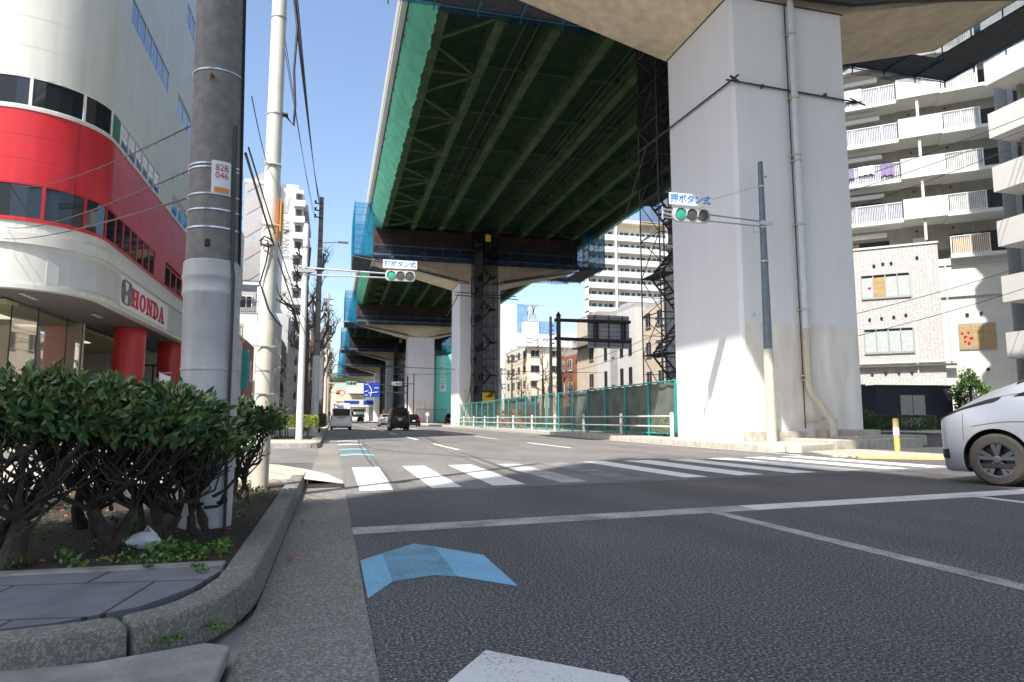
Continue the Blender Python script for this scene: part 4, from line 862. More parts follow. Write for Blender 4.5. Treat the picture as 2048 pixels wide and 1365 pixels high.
# two low manholes on the median edge, signal gantry for the opposite carriageway
t = thing('road_sign', 'back of a big road sign on dark brown arms, standing behind the green fence', 'road sign', (16.0,47.5,.2))
MB().lathe([(.17,.2),(.17,8.5),(.22,8.5),(0,8.85)], (16.0,47.5,0), 14).build('post', M['brown_steel'], t, smooth=True)
MB().tube((15.7,47.5,8.17),(21.75,47.5,8.22),.13,n=12).tube((15.7,47.5,6.80),(21.8,47.5,6.74),.13,n=12).build('arm', M['brown_steel'], t, smooth=True)
MB().box(18.4,21.78,47.78,47.83,6.2,8.72).build('panel', M['back_panel'], t)
g = MB()
for x in (18.95,20.08,21.2): g.box(x,x+.05,47.7,47.78,6.2,8.72)
for z_ in (6.4,6.75,7.1,7.45,7.8,8.15,8.5): g.box(18.4,21.78,47.74,47.78,z_,z_+.03)
g.build('panel_rib', M['frame_dark'], t)
g = MB()
for x in (18.85,19.1,21.1,21.35): g.box(x,x+.12,47.6,47.74,6.7,8.3)
build_parts(g, 'hanger', M['brown_steel'], t)
t = thing('utility_pole', 'thin dark utility pole just left of the back of the big road sign', 'utility pole', (16.2,50,.2))
MB().lathe([(.15,0),(.11,8.6)], (0,0,0), 10).build('shaft', M['pole_conc'], t, local=True, smooth=True)
g = MB()
for k in range(7): g.tube((.0,0,7.9-k*.35),(.28,0,7.9-k*.35),.04,n=6)
build_parts(g, 'insulator', M['frame_dark'], t, local=True)
# ============================================================ CAR SHOWROOM BUILDING (left)
SH = thing('showroom_building', 'rounded white and red car showroom building at the left with a projecting canopy', 'building', (-9,30,.15))
def plan(off=0., n=14, y_end=42., x_end=-26.):
    """outline of the street walls: along the street, round the corner, then away to the left; off pushes outwards"""
    r = 2.25+off; pts = [(-7+off, y_end)]
    for k in range(n+1):
        a = R(-90*k/n); pts.append((-9.25+r*math.cos(a), 23.7+r*math.sin(a)))
    pts.append((x_end, 21.45-off)); return pts
def strip(z0, z1, off, th=.12, sub=None):
    P_ = sub or plan(off); Q_ = offset_path(P_, -0.0)
    mb = MB(); n = len(P_); I = plan(off-th) if not sub else sub
    for (x,y),(xi,yi) in zip(P_, I): mb.v += [(x,y,z0),(x,y,z1),(xi,yi,z1),(xi,yi,z0)]
    for k in range(n-1):
        for j in range(4): mb.f.append((k*4+j,(k+1)*4+j,(k+1)*4+(j+1)%4,k*4+(j+1)%4))
    mb.f += [(0,1,2,3),(n*4-4,n*4-3,n*4-2,n*4-1)]; return mb
def along(s, off):
    """point on the outline at arc length s measured from the end of the flat street wall (Y=23.7), positive round the corner, negative along the street"""
    if s < 0: return (-7+off, 23.7-s), (1,0)
    L_ = 2.25*math.pi/2
    if s < L_: a = -s/2.25; return (-9.25+(2.25+off)*math.cos(a), 23.7+(2.25+off)*math.sin(a)), (math.cos(a), math.sin(a))
    return (-9.25-(s-L_), 21.45-off), (0,-1)
H1 = 29.5
strip(6.12, 6.46, -.01, .1).build('white_band', M['panel_white'], SH)
strip(6.45, 6.52, .03, .2).build('red_sill', M['panel_red'], SH)
# solid wall pieces with window openings cut as gaps
def walls(z0, z1, matr, name, s0=-18.3, s1=12., off=0.):
    ss = [s0, -.001] + [2.25*math.pi/2*k/10 for k in range(11)] + [s1]; ss = sorted([s for s in ss if s0 <= s <= s1])
    mb = MB()
    for s in ss:
        (x,y),_ = along(s, off); (xi,yi),_ = along(s, off-.25); mb.v += [(x,y,z0),(x,y,z1),(xi,yi,z1),(xi,yi,z0)]
    n = len(ss)
    for k in range(n-1):
        for j in range(4): mb.f.append((k*4+j,(k+1)*4+j,(k+1)*4+(j+1)%4,k*4+(j+1)%4))
    mb.f += [(0,1,2,3),(n*4-4,n*4-3,n*4-2,n*4-1)]
    return mb.build(name, matr, SH, smooth=True)
def window_run(edges, z0, z1, fm, gm0, off=-.015, fw=.04):
    """a run of panes between the arc-length stations in edges"""
    for a, b_ in zip(edges, edges[1:]):
        fr = MB(); n = max(1, int(abs(b_-a)/.35)) if a > -.5 else 1; ss = [a+(b_-a)*k/n for k in range(n+1)]
        for s_, e_ in zip(ss, ss[1:]):
            for (za, zb) in ((z0, z0+fw), (z1-fw, z1)):
                (x,y),_ = along(s_, off+.012); (x2,y2),_ = along(e_, off+.012); (xi,yi),_ = along(s_, off-.08); (x3,y3),_ = along(e_, off-.08)
                fr.add([(x,y,za),(x2,y2,za),(x2,y2,zb),(x,y,zb),(xi,yi,za),(x3,y3,za),(x3,y3,zb),(xi,yi,zb)], [(0,1,2,3),(4,7,6,5),(0,4,5,1),(3,2,6,7)])
        for s_ in (a, b_):
            sg = 1 if s_ == a else -1; (x,y),_ = along(s_, off+.012); (x2,y2),_ = along(s_+sg*fw, off+.012); (xi,yi),_ = along(s_, off-.08); (x3,y3),_ = along(s_+sg*fw, off-.08)
            fr.add([(x,y,z0),(x2,y2,z0),(x3,y3,z0),(xi,yi,z0),(x,y,z1),(x2,y2,z1),(x3,y3,z1),(xi,yi,z1)], [(0,1,5,4),(1,2,6,5),(2,3,7,6),(3,0,4,7)])
        fo = fr.build('window', fm, SH); gm = gm0 if b_ > .1 else M['glass_sky_blue'] if z0 > 9 else gm0  # upper flat panes: blue sky reflection put into the glass colour
        gl = MB()
        for s_, e_ in zip(ss, ss[1:]):
            (x,y),_ = along(s_, off-.012); (x2,y2),_ = along(e_, off-.012); gl.quad((x,y,z0),(x2,y2,z0),(x2,y2,z1),(x,y,z1))
        gl.build('pane', gm, fo, recalc=False, smooth=2) if False else None
        g2 = gl.build('pane', gm, SH, smooth=2, recalc=False); g2.parent = fo
def Ys(*ys): return [23.7-y for y in ys]
row1a = Ys(29.4,28.55,27.7,26.85,26.0,25.15,24.3)+[.3,1.25,2.4,3.55,4.75,5.95]
row1b = Ys(34.4,33.3,32.2,31.1)
row2 = Ys(29.4,28.55,27.7,26.85,26.0,25.1,24.2)+[.35,1.5,2.9,4.3,5.7]
row3 = Ys(29.85,28.95,28.05,27.15,26.25,25.35,24.45)
colw = Ys(34.95,33.8,32.7,31.6)
S0, S1 = -18.3, 14.
def band(z0, z1, gaps, matr, name):
    s = S0
    for a, b_ in sorted(gaps):
        if a > s: walls(z0, z1, matr, name, s, a)
        s = b_
    if s < S1: walls(z0, z1, matr, name, s, S1)
band(6.52, 7.55, [(row1b[0],row1b[-1]),(row1a[0],row1a[-1])], M['panel_red'], 'red_wall')
walls(7.55, 9.70, M['panel_red'], 'red_wall', S0, S1)
walls(9.70, 9.80, M['panel_white'], 'white_sill', S0, S1, .02)
band(9.80, 10.70, [(row2[0],row2[-1]),(Ys(35.1)[0],Ys(31.6)[0])], M['panel_white'], 'white_wall')
walls(10.70, 14.35, M['panel_white'], 'white_wall', S0, S1)
band(14.35, 15.3, [(Ys(35.1)[0],Ys(31.6)[0]),(row3[0],row3[-1])], M['panel_white'], 'white_wall')
walls(15.3, 19.0, M['panel_white'], 'white_wall', S0, S1)
band(19.0, 20.1, [(Ys(35.2)[0],Ys(32.4)[0]),(row3[0],row3[-1])], M['panel_white'], 'white_wall')
walls(20.1, H1, M['panel_white'], 'white_wall', S0, S1)
window_run(row1a, 6.52, 7.55, M['red_paint'], M['glass']); window_run(row1b, 6.52, 7.40, M['red_paint'], M['glass'])
window_run(row2, 9.80, 10.70, M['frame_white'], M['glass']); window_run(Ys(35.1,33.9,32.8,31.6), 9.80, 10.6, M['frame_white'], M['glass_sky_blue'])
window_run(row3, 14.35, 15.3, M['frame_alu'], M['glass_sky_blue']); window_run(Ys(35.1,33.9,32.8,31.6), 14.35, 15.2, M['frame_alu'], M['glass_sky_blue'])
window_run(row3, 19.0, 20.1, M['frame_alu'], M['glass_sky_blue']); window_run(Ys(35.2,34.2,33.3,32.4), 19.0, 20.1, M['frame_alu'], M['glass_sky_blue'])
# thin seams between cladding sheets
gw, gr_ = MB(), MB()
for s in (-17,-14,-11,-8.2,-6.6,-3.3,-.6,1.6,3.6,6.0,9):
    (x,y),(nx,ny) = along(s, .003); (x2,y2),_ = along(s+.012, .003)
    for za, zb in ((7.56,9.69),(10.72,14.34),(15.31,18.98),(20.12,H1)): (gr_ if za < 9 else gw).quad((x,y,za),(x2,y2,za),(x2,y2,zb),(x,y,zb))
for z_ in (8.25,8.95,11.6,12.5,13.4,16.2,17.1,18.0,21,22,23,24,25):
    ss = [S0+.1,-.01]+[2.25*math.pi/2*k/10 for k in range(11)]+[13.9]
    for a, b_ in zip(ss, ss[1:]):
        (x,y),_ = along(a,.003); (x2,y2),_ = along(b_,.003); (gr_ if z_ < 9 else gw).quad((x,y,z_),(x2,y2,z_),(x2,y2,z_+.009),(x,y,z_+.009))
gr_.build('cladding_seam', M['seam_red'], SH, recalc=False); gw.build('cladding_seam', M['seam_white'], SH, recalc=False)
# canopy fascia, soffit and lip
for z0,z1,off,nm,mt in ((4.53,4.66,.06,'canopy_lip','panel_white'),(4.66,5.80,.0,'canopy_fascia','panel_white'),(5.80,6.12,.09,'canopy_top','panel_white')):
    P_ = plan(off); I_ = plan(off-.3); mb = MB(); n = len(P_)
    for (x,y),(xi,yi) in zip(P_, I_): mb.v += [(x,y,z0),(x,y,z1),(xi,yi,z1),(xi,yi,z0)]
    for k in range(n-1):
        for j in range(4): mb.f.append((k*4+j,(k+1)*4+j,(k+1)*4+(j+1)%4,k*4+(j+1)%4))
    mb.f += [(0,1,2,3),(n*4-4,n*4-3,n*4-2,n*4-1)]; mb.build(nm, M[mt], SH, smooth=True)
def fascia_panel(sa, sb, z0, z1, matr, name, off=.02):
    n = max(1, int(abs(sb-sa)/.3)); mb = MB()
    for k in range(n+1):
        (x,y),_ = along(sa+(sb-sa)*k/n, off); (xi,yi),_ = along(sa+(sb-sa)*k/n, off-.05); mb.v += [(x,y,z0),(x,y,z1),(xi,yi,z1),(xi,yi,z0)]
    for k in range(n):
        for j in range(4): mb.f.append((k*4+j,(k+1)*4+j,(k+1)*4+(j+1)%4,k*4+(j+1)%4))
    mb.f += [(0,1,2,3),(n*4,n*4+1,n*4+2,n*4+3)]; return mb.build(name, matr, SH)
fascia_panel(-.85,2.2,4.74,5.66,M['panel_grey'],'grey_panel'); fascia_panel(-1.6,-1.0,4.74,5.66,M['panel_grey'],'grey_panel'); fascia_panel(-18,-7.95,4.74,5.66,M['panel_grey'],'grey_panel')
sgn = fascia_panel(-8.2,-1.05-.4,4.70,5.74,M['sign_white'],'sign_panel',.03)
# raised emblem: rounded square outline with a tall waisted H
def Sy(y): return y
eb = MB(); cy, cz, x0 = 25.75, 5.22, -6.955
def seg(a, b_, w_): eb.prismX([(a[0],a[1]-0) for a in ()] or [(a[0]-w_/2,a[1]),(a[0]+w_/2,a[1]),(b_[0]+w_/2,b_[1]),(b_[0]-w_/2,b_[1])], x0, x0+.025)
ring_o = [(cy-.56,cz-.26),(cy-.42,cz-.40),(cy,cz-.44),(cy+.42,cz-.40),(cy+.56,cz-.26),(cy+.60,cz+.18),(cy+.52,cz+.36),(cy+.3,cz+.41),(cy-.3,cz+.41),(cy-.52,cz+.36),(cy-.60,cz+.18)]
for a, b_ in zip(ring_o, ring_o[1:]+ring_o[:1]):
    ai = (cy+(a[0]-cy)*.87, cz+(a[1]-cz)*.87); bi = (cy+(b_[0]-cy)*.87, cz+(b_[1]-cz)*.87)
    eb.prismX([a, b_, bi, ai], x0, x0+.025)
for s_ in (-1, 1):
    eb.prismX([(cy+s_*.46,cz+.33),(cy+s_*.27,cz+.33),(cy+s_*.17,cz+.03),(cy+s_*.17,cz-.06),(cy+s_*.24,cz-.37),(cy+s_*.38,cz-.37),(cy+s_*.34,cz-.05),(cy+s_*.34,cz+.05)], x0, x0+.025)
eb.prismX([(cy-.19,cz+.05),(cy+.19,cz+.05),(cy+.19,cz-.08),(cy-.19,cz-.08)], x0, x0+.025)
eb.build('emblem', M['emblem'], SH)
# slab serif letters
def letter(ch, y, w_, z0, h):
    L = MB(); T = .28*w_; S = .13*h; X0, X1 = -6.965, -6.945
    bx = lambda a,b_,c_,d_: L.box(X0,X1,y+a,y+b_,z0+c_,z0+d_)
    if ch == 'H':
        for o in (0, w_*.58): bx(o+.06*w_,o+.06*w_+T,S,h-S); bx(o-.03*w_,o+.42*w_,0,S); bx(o-.03*w_,o+.42*w_,h-S,h)
        bx(.36*w_,.64*w_,h*.42,h*.58)
    elif ch in 'OD':
        n = 24; out = []; inn_ = []
        for k in range(n):
            a = 2*math.pi*k/n; ca, sa = math.cos(a), math.sin(a); cx_ = y+w_*.5
            if ch == 'O': out.append((cx_+.52*w_*ca, z0+h/2+.5*h*sa)); inn_.append((cx_+.24*w_*ca, z0+h/2+.36*h*sa))
            else:
                if ca < 0: out.append((y+.1*w_, z0+h/2+(.5*h if sa > 0 else -.5*h)*(1 if abs(sa) > .5 else abs(sa)*2))); inn_.append((y+.38*w_, z0+h/2+(.37*h if sa > 0 else -.37*h)*(1 if abs(sa) > .5 else abs(sa)*2)))
                else: out.append((y+.42*w_+.58*w_*ca, z0+h/2+.5*h*sa)); inn_.append((y+.42*w_+.28*w_*ca, z0+h/2+.37*h*sa))
        for k in range(n): j = (k+1)%n; L.prismX([out[k],out[j],inn_[j],inn_[k]], X0, X1)
        if ch == 'D': bx(-.03*w_,.4*w_,0,S*.9); bx(-.03*w_,.4*w_,h-S*.9,h)
    elif ch == 'N':
        bx(.08*w_,.08*w_+T*.6,0,h); bx(.78*w_,.78*w_+T*.6,0,h); bx(-.03*w_,.42*w_,0,S); bx(.6*w_,1.05*w_,h-S,h); bx(-.03*w_,.3*w_,h-S,h)
        L.prismX([(y+.08*w_,z0+h),(y+.34*w_,z0+h),(y+.94*w_,z0),(y+.70*w_,z0)], X0, X1+.004)
    elif ch == 'A':
        L.prismX([(y+.38*w_,z0+h),(y+.62*w_,z0+h),(y+.98*w_,z0),(y+.68*w_,z0)], X0, X1); L.prismX([(y+.38*w_,z0+h),(y+.55*w_,z0+h),(y+.25*w_,z0),(y+.08*w_,z0)], X0, X1+.004)
        bx(.2*w_,.78*w_,h*.26,h*.40); bx(-.03*w_,.36*w_,0,S); bx(.6*w_,1.06*w_,0,S)
    L.build('letter', M['red_text'], SH)
for ch, y in zip('HONDA', (26.45,27.42,28.40,29.38,30.32)): letter(ch, y, .82, 4.86, .66)
# soffit
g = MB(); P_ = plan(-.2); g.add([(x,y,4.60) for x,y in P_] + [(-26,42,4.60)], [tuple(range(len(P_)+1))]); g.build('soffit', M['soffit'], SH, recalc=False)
g = MB()
for k in range(4): g.lathe([(.09,4.585),(.09,4.598)], (-9.0+.0*k,22.95+.28*k if False else 23.0+.3*k,0), 12)
for k in range(3): g.lathe([(.09,4.585),(.09,4.598)], (-8.3,27.0+.35*k,0), 12)
build_parts(g, 'downlight', M['frame_white'], SH)
MB().box(-26,-7.3,41.75,42,0,H1).box(-26,-25.8,21.5,41.7,0,H1).box(-25.8,-7.3,21.8,41.7,H1-.3,H1-.02).build('rear_wall', M['panel_white'], SH)
MB().box(-25.7,-9.5,24.2,41.7,6.0,6.1).build('ceiling', M['beige'], SH)
# showroom: glass set back, ceiling, floor and back wall behind it
sg2 = [(-9.45,29.6),(-9.45,28),(-9.5,25.6),(-9.75,24.3),(-10.4,23.6),(-11.4,23.4),(-25.7,23.4)]
def sglass(a, b_, i):
    ln = math.hypot(b_[0]-a[0], b_[1]-a[1]); n = max(1, int(ln/2.0)); 
    for k in range(n):
        p = (a[0]+(b_[0]-a[0])*k/n, a[1]+(b_[1]-a[1])*k/n); q = (a[0]+(b_[0]-a[0])*(k+1)/n, a[1]+(b_[1]-a[1])*(k+1)/n)
        MB().quad((*p,.3),(*q,.3),(*q,4.595),(*p,4.595)).build('glass_pane', M['glass_thin'], SH, recalc=False)
        MB().tube((*p,.15),(*p,4.59),.025,n=6).build('mullion', M['frame_dark'], SH)
for i,(a,b_) in enumerate(zip(sg2, sg2[1:])): sglass(a, b_, i)
MB().box(-13.2,-9.4,29.6,29.7,.15,4.59).box(-13.2,-13.1,29.7,41.7,.15,4.59).build('side_wall', M['cream'], SH)
MB().box(-25.7,-9.6,23.6,40,.1,.2).build('showroom_floor', M['paving'], SH)
MB().box(-25,-15,36,36.2,.2,4.5).box(-15,-14.8,30,36,.2,4.5).build('inner_wall', M['cream'], SH)
MB().box(-25.6,-9.7,23.7,41,4.45,4.55).build('showroom_ceiling', M['shop_ceiling'], SH)
for i in range(5):
    for j in range(3): MB().box(-11.6-2.6*i,-11.0-2.6*i,25.2+4*j,27.6+4*j,4.41,4.445).build('ceiling_light', M['shop_light'], SH)
MB().box(-12.6,-11.6,26.5,27.5,.2,4.45).box(-12,-11,32,33,.2,4.45).build('inner_column', M['brownwall'], SH)
for (x,y,r_) in ((-8.15,31.0,.60),(-7.75,36.6,.60)):
    MB().lathe([(r_,.1),(r_,4.59)], (x,y,0), 30).build('column', M['red_paint'], SH, smooth=True)
# entrance
f = MB()
for x in (-9.3,-8.75,-8.2,-7.6): f.box(x-.04,x+.04,37.6,37.68,.15,3.6)
for z_ in (.2,2.0,2.25,3.55): f.box(-9.3,-7.6,37.6,37.68,z_,z_+.08)
f.build('entrance_frame', M['frame_dark'], SH); MB().box(-9.3,-7.6,37.64,37.66,.2,3.6).build('entrance_glass', M['glass_thin'], SH)
for i,(x,y) in enumerate(((-6.6,29.4),(-6.5,35.4))):
    t = thing('banner_flag', ['white banner flag hanging in front of the nearer red column','white banner flag by the entrance of the showroom'][i], 'banner', (x,y,.15))
    MB().tube((x,y,.15),(x,y,2.75),.018).tube((x,y,2.7),(x+.42,y+.1,2.72),.012).build('flag_pole', M['frame_white'], t)
    mb = MB()
    for a in range(5):
        for b_ in range(15):
            u = a/4; v = b_/14; mb.v.append((x+.02+.42*u*(1-.3*math.sin(v*3.1)), y+.06*math.sin(u*5+v*7)+.1*u, 2.7-2.0*v-.15*u))
    mb.f = [(a*15+b_,(a+1)*15+b_,(a+1)*15+b_+1,a*15+b_+1) for a in range(4) for b_ in range(14)]; mb.build('banner_cloth', M['sign_white'], t, smooth=2, recalc=False)

# ---- unseen block added behind the camera, outline shaped to shade the near road
t = thing('shade_block', 'unseen tall pale block added behind the camera to shade the near road', 'building', (-24,-24,0))
foot = [(-13.7,-6.2),(-12.9,-5.6)] + [(-12.9+2.6*math.sin(R(a)), -8.2+2.6*math.cos(R(a))) for a in (0,15,30,45,60,75,90)] + [(-10.3,-11.5),(-10.9,-14.5),(-10.3,-17),(-10.6,-60),(-60,-60),(-60,-56)]
MB().prism(foot, 0, 38).build('wall', M['panel_white'], t)
g = MB(); 
for a, b_ in zip(foot[:12], foot[1:12]): g.tube((*a,39.1),(*b_,39.1),.06,n=5); g.tube((*a,38),(*a,39.1),.04,n=5)
g.build('roof_rail', M['frame_alu'], t)

# ============================================================ GENERIC BUILDINGS
def win(parent, o, u, n, w_, h, fm='frame_alu', gm='glass', bars=1, depth=.06, curtain=None):
    """window with lower-left corner o, horizontal direction u, outward normal n"""
    o, u, n = Vector(o), Vector(u), Vector(n); z_ = Vector((0,0,1)); fw = .06
    fr = MB()
    def bx(a, b_, c_, d_, t0, t1):
        p = [o+u*x+z_*y+n*tt for tt in (t0,t1) for x,y in ((a,c_),(b_,c_),(b_,d_),(a,d_))]
        fr.add(p, [(0,3,2,1),(4,5,6,7),(0,1,5,4),(1,2,6,5),(2,3,7,6),(3,0,4,7)])
    bx(0,w_,0,fw,-.02,depth); bx(0,w_,h-fw,h,-.02,depth); bx(0,fw,fw,h-fw,-.02,depth); bx(w_-fw,w_,fw,h-fw,-.02,depth)
    for k in range(bars): x = w_*(k+1)/(bars+1); bx(x-fw/2,x+fw/2,fw,h-fw,-.02,depth-.01)
    bx(-.05,w_+.05,-.06,0,-.02,depth+.06)
    f = fr.build('window', M[fm], parent)
    g = MB().quad(*[o+u*x+z_*y+n*.012 for x,y in ((0,0),(w_,0),(w_,h),(0,h))]).build('pane', M[gm], parent, recalc=False); g.parent = f
    if curtain:
        mb = MB(); nn = 14
        for k in range(nn+1):
            x = fw+(w_-2*fw)*k/nn; dz = .018+.008*math.sin(k*2.2)
            mb.v += [tuple(o+u*x+z_*(fw)+n*dz), tuple(o+u*x+z_*(h-fw*1.5)+n*dz)]
        mb.f = [(2*k,2*k+2,2*k+3,2*k+1) for k in range(nn)]
        c_ = mb.build('curtain', M[curtain], parent, recalc=False, smooth=2); c_.parent = f
    return f
nwin = {}
def block(name, label, cat, x0, x1, y0, y1, h, wall, floors, street='E', wm=(1.3,1.2,2.6), roof_h=.5, fm='frame_alu', gm='glass', front=True, base=1.0, roofm='greywall', fh=None, curtain=None):
    """box building; street 'E' faces +X, 'W' faces -X; front = windows on the wall that faces the camera too"""
    t = thing(name, label, cat, ((x0+x1)/2,(y0+y1)/2,.1)); fh = fh or h/floors
    MB().box(x0,x1,y0,y1,0,h).build('wall', M[wall], t)
    MB().box(x0+.2,x1-.2,y0+.2,y1-.2,h+.004,h+roof_h).box((x0+x1)/2-1,(x0+x1)/2+1,y0+1.5,y0+4,h,h+2).build('roof', M[roofm], t)
    w_, wh, gap = wm; cnt = 0
    X = x1 if street == 'E' else x0; nx = 1 if street == 'E' else -1
    for fl in range(floors):
        z_ = fl*fh+base
        if z_+wh > h-.2: continue
        y = y0+.9
        while y+w_ < y1-.5 and cnt < 60:
            o = (X, y, z_) if nx > 0 else (X, y+w_, z_); win(t, o, (0,nx,0), (nx,0,0), w_, wh, fm, gm, 1, curtain=curtain); cnt += 1; y += w_+gap
        if front:
            x = x0+.8
            while x+w_ < x1-.4 and cnt < 90: win(t, (x,y0,z_), (1,0,0), (0,-1,0), w_, wh, fm, gm, 1, curtain=curtain); cnt += 1; x += w_+gap
    return t
# left row, street line X = -7
t = block('townhouse', 'low white walled building with a red brick street front, right of the grey pole', 'building', -16,-7.0,53,64.5,7.0,'apt_white',2,'E',(.7,1.5,2.2),front=False)
MB().box(-7.0,-6.9,57.5,64.4,0,7.25).build('brick_front', M['brick'], t)
for y in (59.3, 61.8):
    for z_ in (1.0, 4.1):
        win(t, (-6.9,y,z_), (0,1,0), (1,0,0), .8, 1.4, 'frame_white'); MB().prismX([(y-.1,z_+1.4)]+[(y+.4+.5*math.cos(R(a)), z_+1.4+.4*math.sin(R(a))) for a in range(180,-1,-30)]+[(y+.9,z_+1.4)], -6.9, -6.86).build('arch', M['apt_white'], t)
MB().box(-9.5,-7.1,57.6,57.7,7.3,8.3).build('terrace_wall', M['cream'], t)
g = MB()
for k in range(16): g.tube((-9.6+.17*k,57.5,7.2),(-9.6+.17*k,57.5,8.4),.02,n=4)
g.tube((-9.6,57.5,8.4),(-7.0,57.5,8.4),.03).build('terrace_rail', M['frame_dark'], t)
MB().box(-7.2,-6.5,57.2,57.3,3.2,6.3).build('teal_sign', M['sign_navy'] if False else M['teal'], t)
t = block('white_house', 'white terraced house with a white rooftop pergola, behind the cream pole', 'building', -17,-6.9,66,84,10.6,'apt_white',3,'E',(1.0,1.4,2.0),front=False)
g = MB()
for x in (-11.5,-9.0,-6.95): g.box(x-.07,x+.07,66.0,66.14,10.6,13.2); g.box(x-.07,x+.07,71,71.14,10.6,13.2); g.box(x-.06,x+.06,66,71.1,13.05,13.2)
g.box(-11.6,-6.9,65.95,66.1,13.2,13.45).box(-11.6,-6.9,71,71.15,13.2,13.4).box(-11.4,-7,70.2,70.3,11.6,12.9)
g.build('pergola', M['white_paint'], t)
g = MB()
for k in range(20): g.tube((-10.2+.16*k,65.9,10.6),(-10.2+.16*k,65.9,11.8),.022,n=4)
g.tube((-10.2,65.9,11.8),(-7.0,65.9,11.8),.03).tube((-10.2,65.9,10.7),(-7.0,65.9,10.7),.03).build('roof_rail', M['frame_dark'], t)
for x in (-10.6,-8.6): win(t, (x,66.9,11.0), (1,0,0), (0,-1,0), 1.1, 1.3, 'frame_white')
MB().box(-11.4,-7.2,66.95,70.9,10.6,12.7).build('penthouse', M['greywall'], t)
block('office_building', 'pale four storey building with tall windows facing the bare trees', 'building', -17,-7.0,84.5,98,13.5,'apt_white',4,'E',(1.0,1.9,1.3))
block('office_building', 'charcoal building with dark glass front behind the nearest bare tree', 'building', -16,-7.2,98.5,112,12,'darkwall',4,'E',(1.8,2.2,.6),fm='frame_dark')
block('office_building', 'grey building between the charcoal block and the tall white tower', 'building', -17,-7.1,112.5,133.5,17,'greywall',5,'E',(1.2,1.5,1.6))
# tower with the vertical lettering
t = thing('apartment_tower', 'tall white apartment tower with vertical grey lettering and small corner balconies', 'apartment tower', (-12,142,.1))
MB().box(-10.9,-6.6,135,160,0,45.2).build('wall', M['apt_white'], t)
MB().box(-10.6,-7.6,135.2,138,45.2,46.2).box(-6.9,-6.55,136,160,42,43).build('roof', M['apt_white'], t)
for k in range(13):
    z_ = 3.2*k+3.4
    MB().box(-8.0,-6.75,134.7,135.0,z_+1.15,z_+2.6).build('balcony_recess', M['apt_dark'], t)
    MB().box(-8.3,-6.2,133.9,134.95,z_-.15,z_+1.05).build('balcony', M['white_paint'], t)
    win(t, (-7.75,134.68,z_+1.2), (1,0,0), (0,-1,0), .7, 1.2, 'frame_dark')
    MB().box(-6.55,-5.8,137,158,z_-.1,z_+1.1).build('balcony', M['greywall'], t)
for i, ch in enumerate('ADVANCE'):
    mtx = Matrix.Translation((-9.55,134.96,38.6-i*1.15)) @ Matrix.Rotation(R(90),4,'X') @ Matrix.Rotation(R(-90),4,'Z')
    text(ch, 1.5, mtx, M['greywall'], 'letter', t, .03, .03, .9)
MB().prismY([(-10.4,40.3),(-9.4,40.3),(-9.0,43.5),(-9.3,43.5),(-9.6,41.5),(-10.0,43.0)], 134.93, 134.97).build('emblem', M['greywall'], t)
t = thing('apartment_tower', 'tower with diagonal taupe stripes on its blank wall, left of the lettered tower', 'apartment tower', (-14,142,.1))
MB().box(-17.2,-11.0,134,160,0,45.5).build('wall', M['greywall'], t)
for k in range(10):
    z_ = 4+k*4.4
    MB().prismY([(-16.8,z_),(-11.05,z_+4.2),(-11.05,z_+6.3),(-16.8,z_+2.1)], 133.93, 133.99).build('diagonal_stripe', M['stripe'], t)
MB().box(-17.3,-10.9,133.9,160,45.5,46.2).build('parapet', M['apt_white'], t)
t = thing('apartment_building', 'grey apartment block with rows of small balconies, just right of the grey pole', 'apartment building', (-22,118,.1))
MB().box(-30,-16.4,112,130,0,34).build('wall', M['greywall'], t)
for k in range(10):
    z_ = 3.2+3.2*k; MB().box(-19.2,-16.3,111.0,111.98,z_-.1,z_+1.15).build('balcony', M['apt_white'], t)
    win(t, (-18.6,111.97,z_+1.0 if False else z_+.1), (1,0,0), (0,-1,0), 1.8, 2.0, 'frame_white')
MB().box(-16.35,-15.7,111.5,112.5,0,34.5).build('pillar', M['pole_blue'], t)
block('office_building', 'tall pale building beyond the lettered tower, behind the bare trees', 'building', -20,-7.0,161,180,30,'apt_white',9,'E',(1.4,1.4,1.4))
block('office_building', 'white building with blue balconies far along the left side', 'building', -20,-7.3,181,205,24,'apt_white',7,'E',(1.6,1.4,1.2),gm='glass_sky_blue')
block('office_building', 'narrow beige building far along the left side of the street', 'building', -20,-7.0,206,224,17,'cream',5,'E',(1.4,1.4,1.4))
block('office_building', 'low pale building near the far crossing on the left', 'building', -20,-7.0,225,262,13,'apt_white',4,'E',(1.4,1.4,1.4))
RIGHT_START = set(LOC)
# ============================================================ RIGHT SIDE: MIDDLE DISTANCE (street line X = 31)
t = block('apartment_building', 'brown apartment building behind the open stair tower', 'apartment building', 31.0,44,47,56,11.5,'brownwall',4,'W',(1.6,1.6,1.0),fm='frame_dark',front=True)
for k in range(4): MB().box(29.9,30.98,47.5,55.5,2.9*k+2.6,2.9*k+3.6).build('balcony', M['terracotta'] if k % 2 else M['beige'], t)
t = block('apartment_building', 'tan and dark narrow building between the white office and the stair tower', 'building', 31.2,42,57,65,12.0,'beige',4,'W',(1.2,1.5,1.4))
t = block('office_building', 'white four storey office with narrow windows behind the back of the big road sign', 'building', 31.0,43,66.5,77.3,12.6,'apt_white',4,'W',(.8,1.7,1.5),front=False,fm='frame_dark',base=1.4)
MB().box(30.93,30.99,71.2,73.2,0,12.6).build('grey_strip', M['greywall'], t)
t = block('apartment_building', 'beige four storey building left of the road sign', 'building', 31.0,43,77.6,84.5,13.4,'beige',4,'W',(1.5,1.7,3.0),front=False,base=1.2)
g = MB().box(30.2,31,78,84.2,9.7,9.85)
for k in range(24): g.tube((30.22,78+.26*k,9.85),(30.22,78+.26*k,10.9),.03,n=4)
